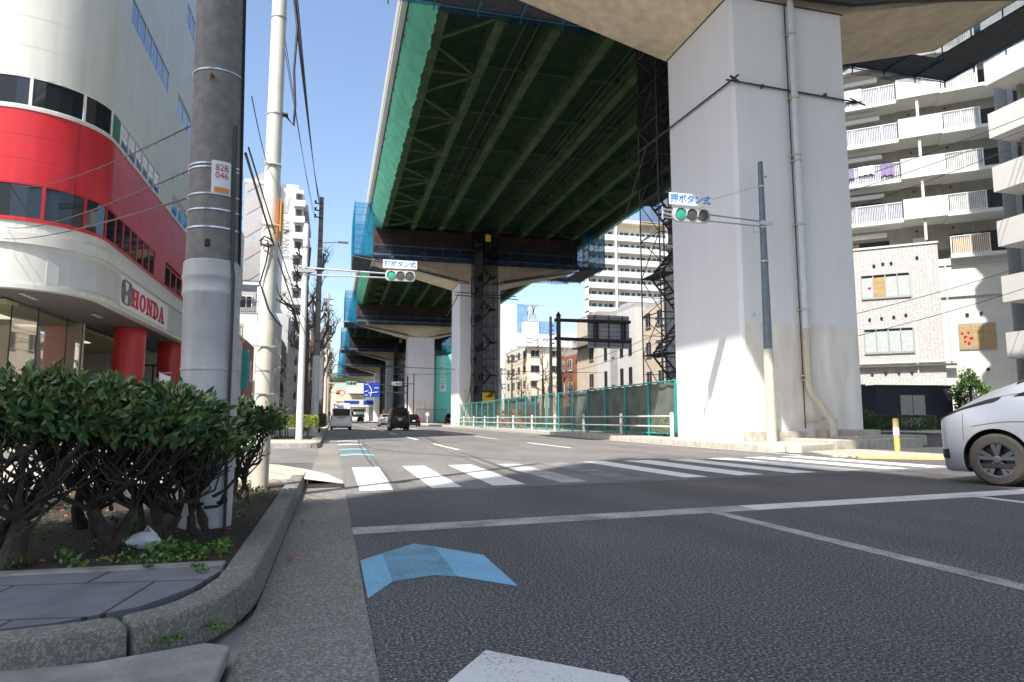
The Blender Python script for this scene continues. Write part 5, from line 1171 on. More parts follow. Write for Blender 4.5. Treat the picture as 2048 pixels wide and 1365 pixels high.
g.tube((30.22,78,10.9),(30.22,84.2,10.9),.04); g.build('balcony_rail', M['frame_dark'], t)
MB().box(31,43,77.6,77.8,12.9,13.8).build('roof_edge', M['brownwall'], t)
block('shop_house', 'red brick fronted building left of the beige four storey building', 'building', 30.8,43,85,91.5,9.2,'brick',3,'W',(1.6,1.5,1.6),fm='frame_white')
t = block('house', 'white gabled house with a tall dark window, right of the second pier', 'house', 31,43,112,122,11,'apt_white',3,'W',(1.4,1.8,2.2))
MB().prismX([(111.7,11),(117,13.2),(122.3,11)], 30.6, 43.4).build('gable_roof', M['greywall'], t)
block('house', 'small cream house with a dark roof between the fence and the bare trees', 'house', 31.5,40,96,108,6.5,'cream',2,'W',(1.6,1.4,1.6))
t = block('office_building', 'wide cream building under the white arched sign band', 'building', 40,78,140,160,16.2,'cream',5,'W',(2,1.4,2.6),base=1.2)
mb = MB(); n_ = 20
for k in range(n_+1):
    u = k/n_; x = 37+36*u; top = 19.0+4.6*(u-.15)**2; mb.v += [(x,139.2,16.3),(x,139.2,top),(x,139.9,top),(x,139.9,16.3)]
for k in range(n_):
    for j in range(4): mb.f.append((k*4+j,(k+1)*4+j,(k+1)*4+(j+1)%4,k*4+(j+1)%4))
mb.f += [(0,1,2,3),(n_*4,n_*4+1,n_*4+2,n_*4+3)]; mb.build('sign_band', M['sign_white'], t)
text('ロイヤルシティ', 1.75, face_cam(45.5,139.15,17.5), M['frame_alu'], 'lettering', t, .02, .01)
t = thing('glass_tower', 'distant white and blue glass tower with a lattice crown, seen between the piers', 'office tower', (62,236,.1))
MB().box(53,62,230,245,0,41).build('wall', M['apt_white'], t); MB().box(62,66,229.5,246,0,41.2).build('blue_wall', M['blue_glass'], t)
MB().box(63.5,69,226,229,0,34.5).build('white_bay', M['apt_white'], t); MB().box(69,77,226.5,246,0,34).box(66,77,229.1,246,34,35.2).build('glass_wall', M['blue_glass'], t)
MB().box(70.5,72,226.3,226.45,27,30).box(72.6,74,226.3,226.45,27,30).box(74.6,76,226.3,226.45,27,30).build('dark_window', M['glass'], t)
g = MB()
for k in range(6): g.bar((64+k,228,35.2),(66+k*.7,228,41),.2,.2); g.bar((69-k*.8,228,35.2),(66.5+k*.5,228,41),.2,.2)
g.box(64,72,227.8,228.2,40.6,41.1).build('roof_lattice', M['greywall'], t)
t = thing('sign_building', 'sea green building wall with big white vertical characters behind the third pier', 'building', (36,206,.1))
MB().box(29.5,44,200,212,0,22.5).build('wall', M['green_wall'], t)
for i, ch in enumerate('ベルコ会館'): text(ch, 2.0, face_cam(31.3,199.95,19.9-i*1.98), M['sign_white'], 'lettering', t, .03, .03)
MB().box(30.3,32.3,199.9,199.98,8.9,11.0).build('parking_sign', M['sign_white'], t, bevel=.2); text('P', 1.7, face_cam(31.3,199.87,9.95), M['sign_blue'], 'lettering', t, .02, .03)
# apartment tower with balconies, right of the deck
t = thing('apartment_tower', 'wide cream apartment tower with rows of glazed balconies behind the road sign', 'apartment tower', (75,158,.1))
MB().prism([(57.95,151.6),(93,151.6),(93,168),(66,168)],0,48.3).build('wall', M['cream'], t)
MB().prism([(57.7,149.7),(93.2,149.7),(93.2,168),(66,168)],48.3,49.1).build('roof', M['cream'], t)
MB().box(57.8,58.1,149.8,151.6,0,48.3).build('end_wall', M['cream'], t)
for k in range(13):
    z_ = 48.1-2.98*(k+1)-.9
    MB().box(57.8,93,149.8,151.6,z_-.35,z_).build('balcony_slab', M['apt_white'], t)
    MB().box(58.1,93,149.82,149.86,z_+.05,z_+1.05).build('balcony_glass', M['curtain'], t)
    MB().box(58.6,92.5,151.50,151.58,z_+.1,z_+2.1).build('window_band', M['glass'], t)
    g = MB()
    for j in range(24): x = 59.2+1.45*j; g.box(x,x+(.55 if j % 3 else .2),151.40,151.48,z_+.1,z_+2.3)
    g.box(58.6,92.9,151.40,151.48,z_+2.3,z_+2.42).build('window_surround', M['apt_white'], t)
for x in (64.9,78.5,86): MB().box(x,x+.5,149.5,149.8,8,48.3).build('fin', M['white_paint'], t)
RIGHT_END = set(LOC)
for nm_ in RIGHT_END-RIGHT_START:
    o_ = bpy.data.objects.get(nm_)
    if o_ is not None and o_.parent is None and o_.type == 'EMPTY' and o_.location.x > 25 and o_.location.y < 135: o_.scale = (1.34,)*3; o_.location.x *= 1.34; o_.location.y *= 1.34
# ============================================================ RIGHT SIDE: BALCONY BLOCKS BEHIND THE BIG PIER
ang = math.atan2(-.655,.756)
KA = 1.13
AB = thing('apartment_building', 'angled apartment block with railed balconies over a pale tiled lower wing', 'apartment building', (38*KA,43.8*KA,0), ang); AB.scale = (KA,KA,KA)
# local frame: x along the facade (to the right), y = away from the street, z up
def lb(name, m_, *bx, **k):
    g = MB()
    for b_ in bx: g.box(*b_)
    return g.build(name, M[m_], AB, local=True, **k)
lb('tiled_wall', 'tile', (-14,6.35,0,8,0,13.7)); lb('white_wall', 'apt_white', (6.36,14,0.3,8,0,12.1))
lb('parapet', 'apt_white', (-14,6.4,-.08,.12,13.7,13.85)); lb('floor_band', 'apt_white', (6.36,14,.15,.3,9.65,9.8), (6.36,14,.2,.3,12.0,12.5))
lb('back_wall', 'apt_grey', (-14,14,2.2,9,13.7,40))
for k in range(9):
    zt = 14.05+3.15*k-.0           # top of the railings
    zf = zt-1.45
    if k > 0:
        lb('balcony_slab', 'apt_white', (-14,4.35,.25,2.2,zf-.15,zf+.12), ); lb('beam', 'apt_white', (-14,3.2,1.0,1.25,zf-.95,zf-.65))
        g = MB(); x = -5.2
        while x < 4.3: g.box(x,x+.03,.28,.31,zf+.1,zt-.04); x += .115
        g.box(-14,4.33,.27,.33,zt-.05,zt).box(-14,4.33,.27,.33,zf+.12,zf+.16)
        for x in (-3.2,-1,1.2,3.2): g.box(x,x+.07,.27,.33,zf,zt)
        g.build('railing', M['bal_white'], AB, local=True)
        lb('frosted_screen', 'screen_blue', (-5,4.3,.36,.38,zf+.15,zt-.12))
    if k > 0: lb('balcony_panel', 'apt_white', (4.35,7.13,-.25,-.05,zf-.1,zt+.0), (4.35,7.13,-.05,2.2,zf-.1,zf+.1))
    g = MB(); x = 7.2
    while x < 9.55: g.box(x,x+.03,-.22,-.19,zf+.1,zt-.04); x += .115
    g.box(7.13,9.6,-.23,-.17,zt-.05,zt).box(7.13,9.6,-.23,-.17,zf+.12,zf+.16)
    for x in (7.15,8.35,9.5): g.box(x,x+.07,-.23,-.17,zf,zt)
    g.build('railing', M['bal_white'], AB, local=True)
    lb('frosted_screen', 'screen_grey' if k else 'blind', (7.3,9.6,-.14,-.12,zf+.15,zt-.1))
    lb('balcony_slab', 'apt_white', (7.13,12,-.25,2.2,zf-.18,zf+.08))
    lb('pillar', 'white_paint', (5.6,5.78,-.02,.2,zf-1.72,zf-.11))
    lb('window', 'glass', (-12,-1,2.12,2.19,zf+.15,zf+2.1), (-.3,3.4,2.12,2.19,zf+.15,zf+2.1), (7.4,11,2.12,2.19,zf+.15,zf+2.1))
    lb('door', 'apt_white', (5.0,5.9,2.1,2.19,zf+.1,zf+2.1))
    g = MB()
    for x in (5.3,7.7): g.lathe([(.08,0),(.08,-.06)], (x,2.2,zf-.5+3.15), 10, 'y')
    build_parts(g, 'vent_hood', M['frame_dark'], AB, local=True)
def awin(x0, x1, z0, z1, parts, cur):
    w_ = (x1-x0)/parts
    for k in range(parts): win(AB, (0,0,0), (1,0,0), (0,-1,0), 1, 1) if False else None
    f = MB().box(x0,x1,-.06,.03,z0,z0+.07).box(x0,x1,-.06,.03,z1-.07,z1).box(x0-.04,x1+.04,-.1,.03,z0-.08,z0)
    for k in range(parts+1): x = x0+w_*k; f.box(x-.035,x+.035,-.055,.03,z0+.07,z1-.07)
    fo = f.build('window', M['frame_alu'], AB, local=True)
    p = MB().quad((x0,-.012,z0),(x1,-.012,z0),(x1,-.012,z1),(x0,-.012,z1)).build('pane', M['glass'], AB, local=True, recalc=False); p.parent = fo
    for k in range(parts):
        if cur[k] is None: continue
        mb = MB(); n_ = 16
        for j in range(n_+1):
            x = x0+w_*k+.04+(w_-.08)*j/n_; mb.v += [(x,-.026+.008*math.sin(j*1.9),z0+.08),(x,-.026+.008*math.sin(j*1.9),z1-.25)]
        mb.f = [(2*j,2*j+2,2*j+3,2*j+1) for j in range(n_)]; c_ = mb.build('curtain', M[cur[k]], AB, local=True, smooth=2, recalc=False); c_.parent = fo
awin(1.22,4.45,9.9,11.72,4,['curtain','blind','curtain','curtain']); awin(1.22,4.45,5.72,7.58,4,['curtain']*4); awin(-6,-2,5.72,7.58,4,['curtain']*4); awin(-6,-2,9.9,11.7,4,['curtain']*4)
for c_ in list(bpy.data.objects): pass
AB2 = AB
f0 = MB().box(7.28,9.55,.24,.28,5.72,7.64).build('window', M['frame_alu'], AB, local=True); 
for xa, xb in ((7.34,8.0),(8.08,8.9),(8.98,9.5)): q = MB().box(xa,xb,.215,.235,5.80,7.56).build('blind', M['blind'], AB, local=True); q.parent = f0
random.seed(3); fl = MB()
for k in range(9): fl.lathe([(.09,0),(.02,-.02)], (7.5+random.uniform(0,.6),.20,6.1+random.uniform(0,1.0)), 7, 'y')
fl.build('window_flowers', M['red_light'], AB, local=True)
MB().prismY([(1.62,10.75),(1.9,10.75),(1.76,10.55)], -.05, -.04).build('red_triangle', M['red_light'], AB, local=True)
g = MB()
for x, z_ in ((2.15,12.4),(2.75,12.5),(3.3,12.5),(5.0,12.75),(1.65,8.3),(2.45,8.35),(3.25,8.4),(4.05,8.5),(1.6,4.15),(2.5,4.2),(3.35,4.2),(4.2,4.2)):
    g.lathe([(.10,0),(.10,-.10),(.04,-.14)], (x,-.0,z_), 10, 'y')
for x, z_ in ((7.9,8.3),(8.75,8.35),(8.9,4.3),(7.7,4.3)): g.lathe([(.11,.3),(.11,.18),(.04,.14)], (x,0,z_), 10, 'y')
build_parts(g, 'vent_hood', M['frame_dark'], AB, local=True)
MB().tube((-14,-.12,4.85),(7.0,-.12,4.95),.06).tube((4.6,-.1,8.0),(4.6,-.1,.2),.06).tube((6.75,.1,12.5),(6.75,.1,5.0),.05).build('wall_pipe', M['pole_white'], AB, local=True, smooth=True)
lb('canopy', 'apt_dark', (-14,7.0,-.35,-.02,4.62,4.78)); lb('entrance', 'glass', (-4,1.1,-.03,-.004,.2,3.4)); lb('garage_door', 'apt_white', (-.2,1.2,-.05,-.035,.6,3.2))
for x,lab in ((0,0),): pass
# white neighbour parallel to the street
t = thing('apartment_building', 'bright white apartment block with solid balconies at the right edge of the photo', 'apartment building', (42,20,.1))
MB().box(38.2,50,6,28.6,0,36).build('wall', M['apt_white'], t); MB().box(38.0,38.2,27.2,28.65,0,36).box(37.3,37.9,28.4,28.6,2.0,36).build('end_pilaster', M['apt_grey'], t)
for k in range(11):
    zb = 4.08+3.14*k-3.14
    if zb < 0: continue
    MB().prism([(35.7,6),(35.86,6),(35.86,29.0),(38.2,29.0),(38.2,29.15),(35.7,29.15)], zb, zb+1.45).box(35.87,38.2,6,28.99,zb,zb+.16).build('balcony', M['white_paint'], t)
    for y0 in (8,13,18,23): win(t, (38.2,y0+3.4,zb+.3), (0,-1,0), (-1,0,0), 3.2, 2.0, 'frame_dark')
    g = MB()
    for y0 in (12,17,22,27.4): g.lathe([(.10,-.0),(.10,-.1)], (38.2,y0,zb+2.5), 10, 'x')
    build_parts(g, 'vent_hood', M['frame_dark'], t)
    MB().lathe([(.10,-.05),(.10,.0)], (37.0,27.2,zb+2.6), 10, 'y').build('downlight', M['frame_white'], t)
    # grey curved panel of the end stair, one per storey
    mb = MB(); n_ = 10
    for j in range(n_+1):
        a = R(-10+100*j/n_); x = 38.9-1.3*math.sin(a)*1.0+.3; y = 29.3+1.25*math.cos(a); mb.v += [(x,y,zb-1.6+.12*j*.5),(x,y,zb+.6+.10*j)]
    mb.f = [(2*j,2*j+2,2*j+3,2*j+1) for j in range(n_)]; mb.build('stair_panel', M['greywall'], t, smooth=2)
MB().lathe([(1.25,0),(1.25,36)], (39.2,29.9,0), 22).build('stair_drum', M['grey_tile'], t, smooth=True)
t.scale = (KA,KA,KA); t.location = (t.location.x*KA, t.location.y*KA, t.location.z)
# dark shed, hedge, bush, pole
t = thing('shed', 'dark navy flat roofed shed with a recessed grey door panel, behind the low hedge', 'shed', (39.1,38.9,.1), R(-7))
MB().box(-2.9,2.9,-.0,3,0,3.05).build('wall', M['navy'], t, local=True); MB().box(-2.95,3,-.08,3.05,3.05,3.15).build('roof', M['frame_dark'], t, local=True)
MB().box(-1.1,.75,-.03,-.004,.3,2.45).build('door_panel', M['greywall'], t, local=True); MB().box(-.2,-.17,-.05,-.03,.3,2.45).build('door_joint', M['frame_dark'], t, local=True)
t = thing('bollard', 'pale yellow bollard on the crossing refuge, right of the big pier', 'bollard', (14.7,15.3,.03))
MB().lathe([(.075,0),(.075,.86),(.06,.9),(0,.91)], (0,0,0), 16).build('post', mat('mustard_paint', (.5,.38,.14), .6, 12, .15), t, local=True, smooth=True)
MB().lathe([(.078,.45),(.078,.66)], (0,0,0), 16, cap=False).build('reflective_band', M['frame_white'], t, local=True)
t = thing('barrier_post', 'black gate post with an orange band at the corner of the navy shed', 'post', (40.6,35.9,.1))
MB().lathe([(.09,0),(.09,3.0)], (0,0,0), 12).tube((0,0,2.9),(.5,.5,2.4),.06).build('post', M['black'], t, local=True); MB().lathe([(.1,.75),(.1,1.0)], (0,0,0), 12).build('orange_band', M['orange'], t, local=True)
def bush(name, label, cat, loc, rx, ry, z0, z1, n, leafm, seed, size=.12, boxy=False, group=None):
    st_ = random.getstate(); random.seed(seed); t = thing(name, label, cat, loc, 0, group); mb = MB()
    for k in range(n):
        if boxy:
            f_ = random.random(); x, y, z_ = random.uniform(-rx,rx), random.uniform(-ry,ry), random.uniform(z0,z1)
            s = random.choice('xyzt')
            if s == 'x': x = math.copysign(rx*random.uniform(.85,1.04), x)
            elif s == 'y': y = math.copysign(ry*random.uniform(.8,1.06), y)
            elif s == 'z': z_ = z1*random.uniform(.93,1.04)
            d_ = Vector((x/rx, y/ry, .8))
        else:
            v = Vector((random.gauss(0,1),random.gauss(0,1),random.gauss(0,1))).normalized(); r_ = random.uniform(.6,1.06)*(1+.12*math.sin(v.x*5+seed)+.12*math.sin(v.z*7))
            x, y, z_ = v.x*rx*r_, v.y*ry*r_, (z0+z1)/2+v.z*(z1-z0)/2*r_; d_ = v
            if z_ < .02: continue
        leaf_into(mb, Vector((x,y,z_)), d_+Vector((random.uniform(-.7,.7),random.uniform(-.7,.7),random.uniform(-.5,.7))), size*random.uniform(.7,1.4), size*.55)
    mb.build('foliage', M[leafm], t, local=True, smooth=2, recalc=False)
    sm = MB()
    for k in range(int(12+rx*8)):
        x, y = random.uniform(-rx,rx)*.8, random.uniform(-ry,ry)*.8; sm.path([(x*.9,y*.9,0),(x,y,z0+.1),(x*1.05,y*1.05,z0+(z1-z0)*.6)], [.022,.015,.008], 5)
    sm.build('stem', M['stem'], t, local=True); random.setstate(st_); return t
bush('hedge', 'low dark clipped hedge in front of the navy shed', 'hedge', (35.6,36.6,.1), 2.2, .55, .1, .95, 2600, 'leaf', 21, .13, True)
bush('bush', 'upright bright green bush at the right end of the navy shed', 'bush', (42.1,37.2,.1), 1.0, 1.0, .6, 3.9, 3600, 'weed', 22, .17)
bush('bush', 'dark clipped bush beside parked motorbikes left of the navy shed', 'bush', (34.0,38.2,.1), .7, .7, .2, 1.5, 900, 'leaf', 23, .15)
bush('hedge', 'clipped yellow green hedge around the foot of the pale signal pole', 'hedge', (-1.45,28.4,.15), .85, 1.6, .42, .84, 5200, 'leaf_lit', 24, .075, True)
bush('bush', 'small dark bush at the foot of the dark utility pole beyond the hedge', 'bush', (-.85,41.0,.15), .35, 1.3, .3, .95, 1300, 'leaf', 25, .1, True)
bush('bush', 'green roadside shrubbery left of the white van', 'bush', (-.9,50,.15), .4, 3.5, .2, 1.0, 1600, 'leaf', 26, .14, True)

# washing on the balconies of the angled block
ca, sa = math.cos(ang), math.sin(ang)
for k, (u, zz, w_, h_, m_, lab) in enumerate(((-.6,20.35,.9,.85,'sign_white','white sheet hung over a balcony rail of the angled block, left one'),(.7,20.3,.5,.8,'laundry','violet shirt drying on the angled block, beside the left white sheet'),(1.5,20.35,1.1,.7,'sign_white','wide white sheet drying on the angled block, right of the violet shirt'),(3.0,20.3,.9,.9,'laundry','violet cloth at the right end of the balcony rail with washing'),(-.4,26.7,2.4,1.0,'sign_white','long white cloth over an upper balcony rail of the angled block'))):
    mb = MB(); n_ = 8
    for i in range(n_+1):
        for j in range(5):
            lx = u+w_*i/n_; ly = .18-.04*math.sin(i*1.9+k)-.03*(j == 0); lz = zz-h_*j/4*(1-.06*math.sin(i*2+k)); mb.v.append(((38+lx*ca-ly*sa)*KA,(43.8+lx*sa+ly*ca)*KA,lz*KA))
    mb.f = [(i*5+j,(i+1)*5+j,(i+1)*5+j+1,i*5+j+1) for i in range(n_) for j in range(4)]
    tag(mb.build('laundry', M[m_], smooth=2, recalc=False), lab, 'laundry')

rnd = random.Random(44)
for k in range(9):
    zf = 14.05+3.15*k-1.45
    for x in ((5.15,) if k % 2 else (5.15, 8.9)):
        if k == 0 and x < 6: continue
        g = MB().box(x,x+.8,1.55,1.85,zf+.12,zf+.72); g.build('air_conditioner', M['apt_white'], AB, local=True, bevel=.02)
        MB().lathe([(.22,1.54),(.22,1.52)], (x+.3,0,zf+.42), 16, 'y').build('fan_grille', M['frame_dark'], AB, local=True)
    lb('curtain_strip', 'curtain' if k % 2 else 'blind', (.2+.3*(k%3),1.3+.3*(k%2),2.085,2.11,zf+.2,zf+2.05)); lb('curtain_strip', 'curtain', (8.3-.4*(k%3),9.4,2.085,2.11,zf+.2,zf+2.05))
# ============================================================ BARE TREES
def pollard(seed, H=9.5, r0=.26):
    rnd = random.Random(seed); tr = MB(); cr = MB()
    pts = [Vector((0,0,0))]; 
    for k in range(1,7): pts.append(Vector((rnd.uniform(-.12,.12), rnd.uniform(-.12,.12), H*k/6)))
    tr.path(pts, [r0*1.25,r0,r0*.92,r0*.82,r0*.66,r0*.45,r0*.22], 10)
    def limb(p, d, L_, r, depth):
        q = [p]; dd = d.normalized(); 
        for k in range(4): dd = (dd+Vector((rnd.uniform(-.28,.28),rnd.uniform(-.28,.28),rnd.uniform(-.08,.30)))).normalized(); q.append(q[-1]+dd*L_/4)
        cr.path(q, [r,r*.85,r*.72,r*.6,r*.55], 6)
        e = q[-1]; cr.lathe([(.0,-r*.9),(r*.85,-r*.4),(r*.95,.1*r),(r*.6,r*.8),(0,r)], e, 7)   # pollard knuckle
        if depth > 0:
            for u in range(rnd.randint(2,3)):
                s = q[rnd.choice((2,3,4))]; limb(s, dd+Vector((rnd.uniform(-1,1),rnd.uniform(-1,1),rnd.uniform(-.1,.9))), L_*rnd.uniform(.5,.75), r*.58, depth-1)
        else:
            for u in range(rnd.randint(3,6)):
                t_ = Vector((rnd.uniform(-.6,.6),rnd.uniform(-.6,.6),rnd.uniform(.2,1))).normalized()*rnd.uniform(.25,.8); cr.path([e, e+t_*.5+Vector((0,0,.03)), e+t_], [.018,.012,.006], 4)
    z_ = H*.36; k = 0
    while z_ < H*.97:
        a = k*2.4+rnd.uniform(-.4,.4); u = (z_-H*.36)/(H*.6)
        limb(Vector((0,0,z_)), Vector((math.cos(a),math.sin(a),rnd.uniform(.15,.6))), (1.9-1.0*u)*rnd.uniform(.8,1.2), r0*(.42-.2*u), 2); z_ += H*.062; k += 1
    return tr, cr
GT = 'bare pollarded plane trees along the left sidewalk'
def place_tree(name, label, loc, seed, H, r0, bark, group=None):
    t = thing(name, label, 'tree', loc, 0, group); tr, cr = pollard(seed, H, r0)
    tr.build('trunk', M[bark], t, smooth=True, local=True); cr.build('crown', M[bark], t, smooth=True, local=True); return t
T1 = place_tree('plane_tree', 'dark bare pollarded tree with knobbly limbs, right behind the pale signal pole', (-1.75,44,.15), 3, 11.5, .32, 'bark', GT)
T2 = place_tree('plane_tree', 'bare tree just beyond the dark utility pole, its trunk left of the white van', (-1.75,56,.15), 8, 10.5, .26, 'bark', GT)
for i,(y,lab) in enumerate(((68,'third bare tree along the left sidewalk, beyond the white van'),(80,'fourth bare tree along the left sidewalk'),(93,'fifth bare tree along the left sidewalk, among the pale poles'),(107,'sixth bare tree along the left sidewalk'),(122,'seventh bare tree along the left sidewalk'),(140,'farthest bare tree that can be made out on the left sidewalk'))):
    copy_tree((T1,T2)[i%2], (-1.75+.1*(i%3),y,.15), i*1.3, lab)
place_tree('young_tree', 'small pale young tree with a forked top against the charcoal building', (-3.6,54,.15), 15, 4.2, .09, 'bark_pale')
T3 = place_tree('bare_tree', 'tall thin bare tree left of the dark post of the road sign', (38.5,124,.15), 17, 14.5, .25, 'bark')
place_tree('bare_tree', 'bare tree with crooked limbs half hidden by the dark post of the road sign', (38.5,113,.15), 19, 13.0, .3, 'bark')
place_tree('bare_tree', 'bare tree beyond the fence close to the second pier', (38.5,139,.15), 23, 9.0, .2, 'bark')

# ============================================================ STREET FURNITURE FURTHER AWAY
t = thing('utility_pole', 'tall dark concrete utility pole with a street light arm, beyond the clipped hedge', 'utility pole', (-.93,39.4,.1))
MB().lathe([(.19,.1),(.185,3.2),(.17,3.21),(.12,13.5)], (-.93,39.4,0), 16).build('shaft', M['pole_conc'], t, smooth=True)
MB().lathe([(.2,.1),(.195,4.4)], (-.93,39.4,0), 16, cap=False).build('lower_sleeve', M['pole_white'], t, smooth=True)
g = MB()
for z_ in (13.1,12.8,12.5,12.2,11.5,10.9,10.0,9.2,7.5,5.2): ring(g, (-.93,39.4), .17-.005*z_, z_, .06, .02); 
for z_ in (13.1,12.7,12.3): g.tube((-.93,39.3,z_),(-1.25,39.3,z_),.035,n=6).lathe([(.07,0),(.05,.12),(.07,.16)], (-1.25,39.3,z_), 8)
g.box(-.78,-.66,39.2,39.35,9.2,10.2).box(-1.2,-1.05,39.2,39.4,6.0,6.8); g.build('fitting', M['frame_dark'], t)
MB().tube((-.9,39.4,10.85),(.1,39.4,10.95),.03).build('lamp_arm', M['frame_alu'], t); MB().box(.05,.62,39.28,39.5,10.9,11.0).build('lamp', M['frame_alu'], t, bevel=.03)
MB().box(-.75,-.55,39.15,39.2,2.0,4.3).build('notice_plate', M['sign_white'], t)
UPG = 'pale utility poles far along the left sidewalk'
u0 = thing('utility_pole', 'pale utility pole with fittings next beyond the dark one', 'utility pole', (-.75,74,.1), 0, UPG)
MB().lathe([(.2,0),(.12,14)], (0,0,0), 10).build('shaft', M['pole_beige'], u0, local=True, smooth=True)
g = MB()
for z_ in (13.4,12.8,12.2,9,7.5,6): g.tube((-.5,0,z_),(.5,0,z_),.05,n=5); g.box(-.28,-.1,-.15,.15,z_-.7,z_-.3)
g.box(.1,.5,-.2,.2,9.6,10.6); g.build('fitting', M['frame_dark'], u0, local=True)
MB().tube((0,0,10.9),(1.6,0,11.1),.04).box(1.5,2.2,-.1,.1,11.05,11.15).build('lamp_arm', M['frame_alu'], u0, local=True)
for y, lab in ((104,'second pale utility pole along the left sidewalk'),(138,'third pale utility pole along the left sidewalk'),(175,'fourth pale utility pole along the left sidewalk'),(215,'farthest pale utility pole along the left sidewalk')): copy_tree(u0, (-.7,y,.1), label=lab)
for i,(x,y,h) in enumerate(((22.0,84,9.0),(24.5,100,8.5),(31.8,62,11.0))):
    t = thing('utility_pole', ['slim pale pole right of the second pier beyond the fence','second slim pole beyond the fence, farther from the road sign','utility pole carrying white insulators behind the open stair tower'][i], 'utility pole', (x,y,.1))
    MB().lathe([(.13,0),(.09,h)], (0,0,0), 8).build('shaft', M['frame_alu' if i < 2 else 'pole_beige'], t, local=True); g = MB()
    for z_ in (h-.3,h-1.0,h-2.6,h-3.2): g.tube((-.7,0,z_),(.7,0,z_),.05,n=5); [g.lathe([(.09,0),(.09,.25)], (xx,0,z_), 6) for xx in (-.6,-.2,.25,.6)]
    build_parts(g, 'insulator', M['sign_white'], t, local=True)
def far_signal(name, lab, hx, hz, px, y, s):
    t = signal_head('traffic_light', lab, hx, y, hz, (hx,y,hz), s)
    p = thing('signal_pole', 'thin signal pole holding the ' + lab, 'signal pole', (px,y+.2,.15)); MB().lathe([(.1,0.1),(.08,hz+2)], (px,y+.2,0), 8).tube((px,y+.2,hz+.2*s),(hx+.5,y+.2,hz+.2*s),.05,n=6).build('shaft', M['frame_dark' if px > 5 else 'pole_white'], p); return t
far_signal('a','small distant traffic light in front of the curved flyover',1.6,5.3,-1.0,92,1.25)
far_signal('b','small distant traffic light in front of the third pier',9.2,6.3,12.8,112,1.45)
t = thing('road_sign', 'blue overhead direction sign with a white junction diagram, left of the fourth pier', 'road sign', (11.9,120,.15))
MB().lathe([(.16,.1),(.13,8.4)], (12.6,120,0), 10).tube((12.6,120,6.6),(5.6,120,6.8),.1).tube((12.6,120,5.4),(5.6,120,5.5),.1).build('post', M['frame_dark'], t)
MB().box(5.1,7.8,119.75,119.85,4.6,7.1).build('sign_face', M['sign_navy'], t)
MB().bar((6.25,119.7,4.75),(6.45,119.7,5.9),.12,.12).bar((6.45,119.7,5.8),(6.0,119.7,6.6),.12,.12).bar((5.9,119.7,5.3),(7.5,119.7,5.5),.1,.12).bar((5.2,119.7,5.5),(5.9,119.7,5.7),.06,.1).bar((6.9,119.7,6.2),(7.6,119.7,6.2),.04,.12).bar((5.3,119.7,6.8),(5.9,119.7,6.8),.04,.1).bar((5.3,119.7,4.95),(5.8,119.7,4.95),.04,.1).build('sign_diagram', M['sign_white'], t)
t = thing('road_sign', 'small round speed sign on a thin arm left of the blue direction sign', 'road sign', (-.6,118,.15))
MB().lathe([(.07,.1),(.06,5.4)], (-.9,118,0), 8).tube((-.9,118,5.2),(1.2,118,5.2),.04,n=6).build('post', M['frame_dark'], t); MB().lathe([(.38,0),(.38,-.04)], (1.5,118,5.2), 20, 'y').build('sign_face', M['sign_white'], t); MB().lathe([(.46,-.01),(.46,-.06),(.34,-.06),(.34,-.01)], (1.5,118,5.2), 20, 'y', cap=False).build('sign_ring', M['red_light'], t)
t = thing('direction_post', 'small white round headed keep-left post on the median nose by the dark car', 'road sign', (12.9,96,.2))
MB().lathe([(.06,.1),(.06,1.3)], (12.9,96,0), 8).lathe([(.28,-.03),(.28,.03)], (12.9,96,1.55), 16, 'y').build('post', M['white_paint'], t)
t = thing('railing', 'dark vertical bar railing at the foot of the third pier', 'railing', (15.5,113,.2)); g = MB()
for k in range(30): g.tube((13.4+.17*k,113,.2),(13.4+.17*k,113,2.5),.025,n=4)
g.tube((13.4,113,2.5),(18.4,113,2.5),.04,n=4).tube((13.4,113,.4),(18.4,113,.4),.04,n=4).build('bars', M['frame_dark'], t)
# curved cross flyover closing the street
t = thing('cross_flyover', 'pale green curved flyover crossing the far end of the street', 'flyover', (0,330,0)); mb = MB(); n_ = 24
for k in range(n_+1):
    u = k/n_; x = -60+110*u; zt = 13+9.5*max(0,1-((x-10)/42)**2)**.8 if x < 10 else 22.5; y = 318+.006*(x+60)**2*.4
    for dy, dz in ((0,0),(0,-2.2),(3,-4.2),(12,-4.2),(15,-2.2),(15,0)): mb.v.append((x,y+dy,zt+dz))
mb.f = [(k*6+j,(k+1)*6+j,(k+1)*6+(j+1)%6,k*6+(j+1)%6) for k in range(n_) for j in range(6)]; mb.build('box_girder', mat('pale_green_steel', (.16,.26,.16), .7, .3, .15), t, smooth=True)
MB().box(-2.5,1.5,324,330,0,17).box(24,28,324,330,0,18).build('column', M['cap'], t)
t = thing('cross_viaduct', 'long pale road viaduct seen beneath the curved flyover', 'viaduct', (0,360,0)); MB().box(-90,60,352,364,9.5,12).box(-90,60,352,352.4,12,13).build('deck', M['cap'], t); g = MB()
for x in (-70,-45,-20,8,30): g.box(x,x+2,356,360,0,9.5)
g.build('column', M['cap'], t)
for i,(x,y,h,w_,lab,mt) in enumerate(((-26,385,20,16,'distant beige block left of the end of the street','beige'),(-6,400,17,11,'distant reddish block under the flyover','terracotta'),(8,405,19,12,'distant white block at the end of the street','apt_white'),(22,395,15,11,'distant grey block right of the end of the street','greywall'),(40,420,24,18,'distant cream block behind the fourth pier','cream'))):
    b = thing('building', lab, 'building', (x+w_/2,y+6,0)); MB().box(x,x+w_,y,y+12,0,h).build('wall', M[mt], b); g = MB()
    for z_ in range(2,int(h)-2,3): g.box(x+.8,x+w_-.8,y-.06,y-.01,z_,z_+1.4)
    g.build('window_band', M['glass'], b)
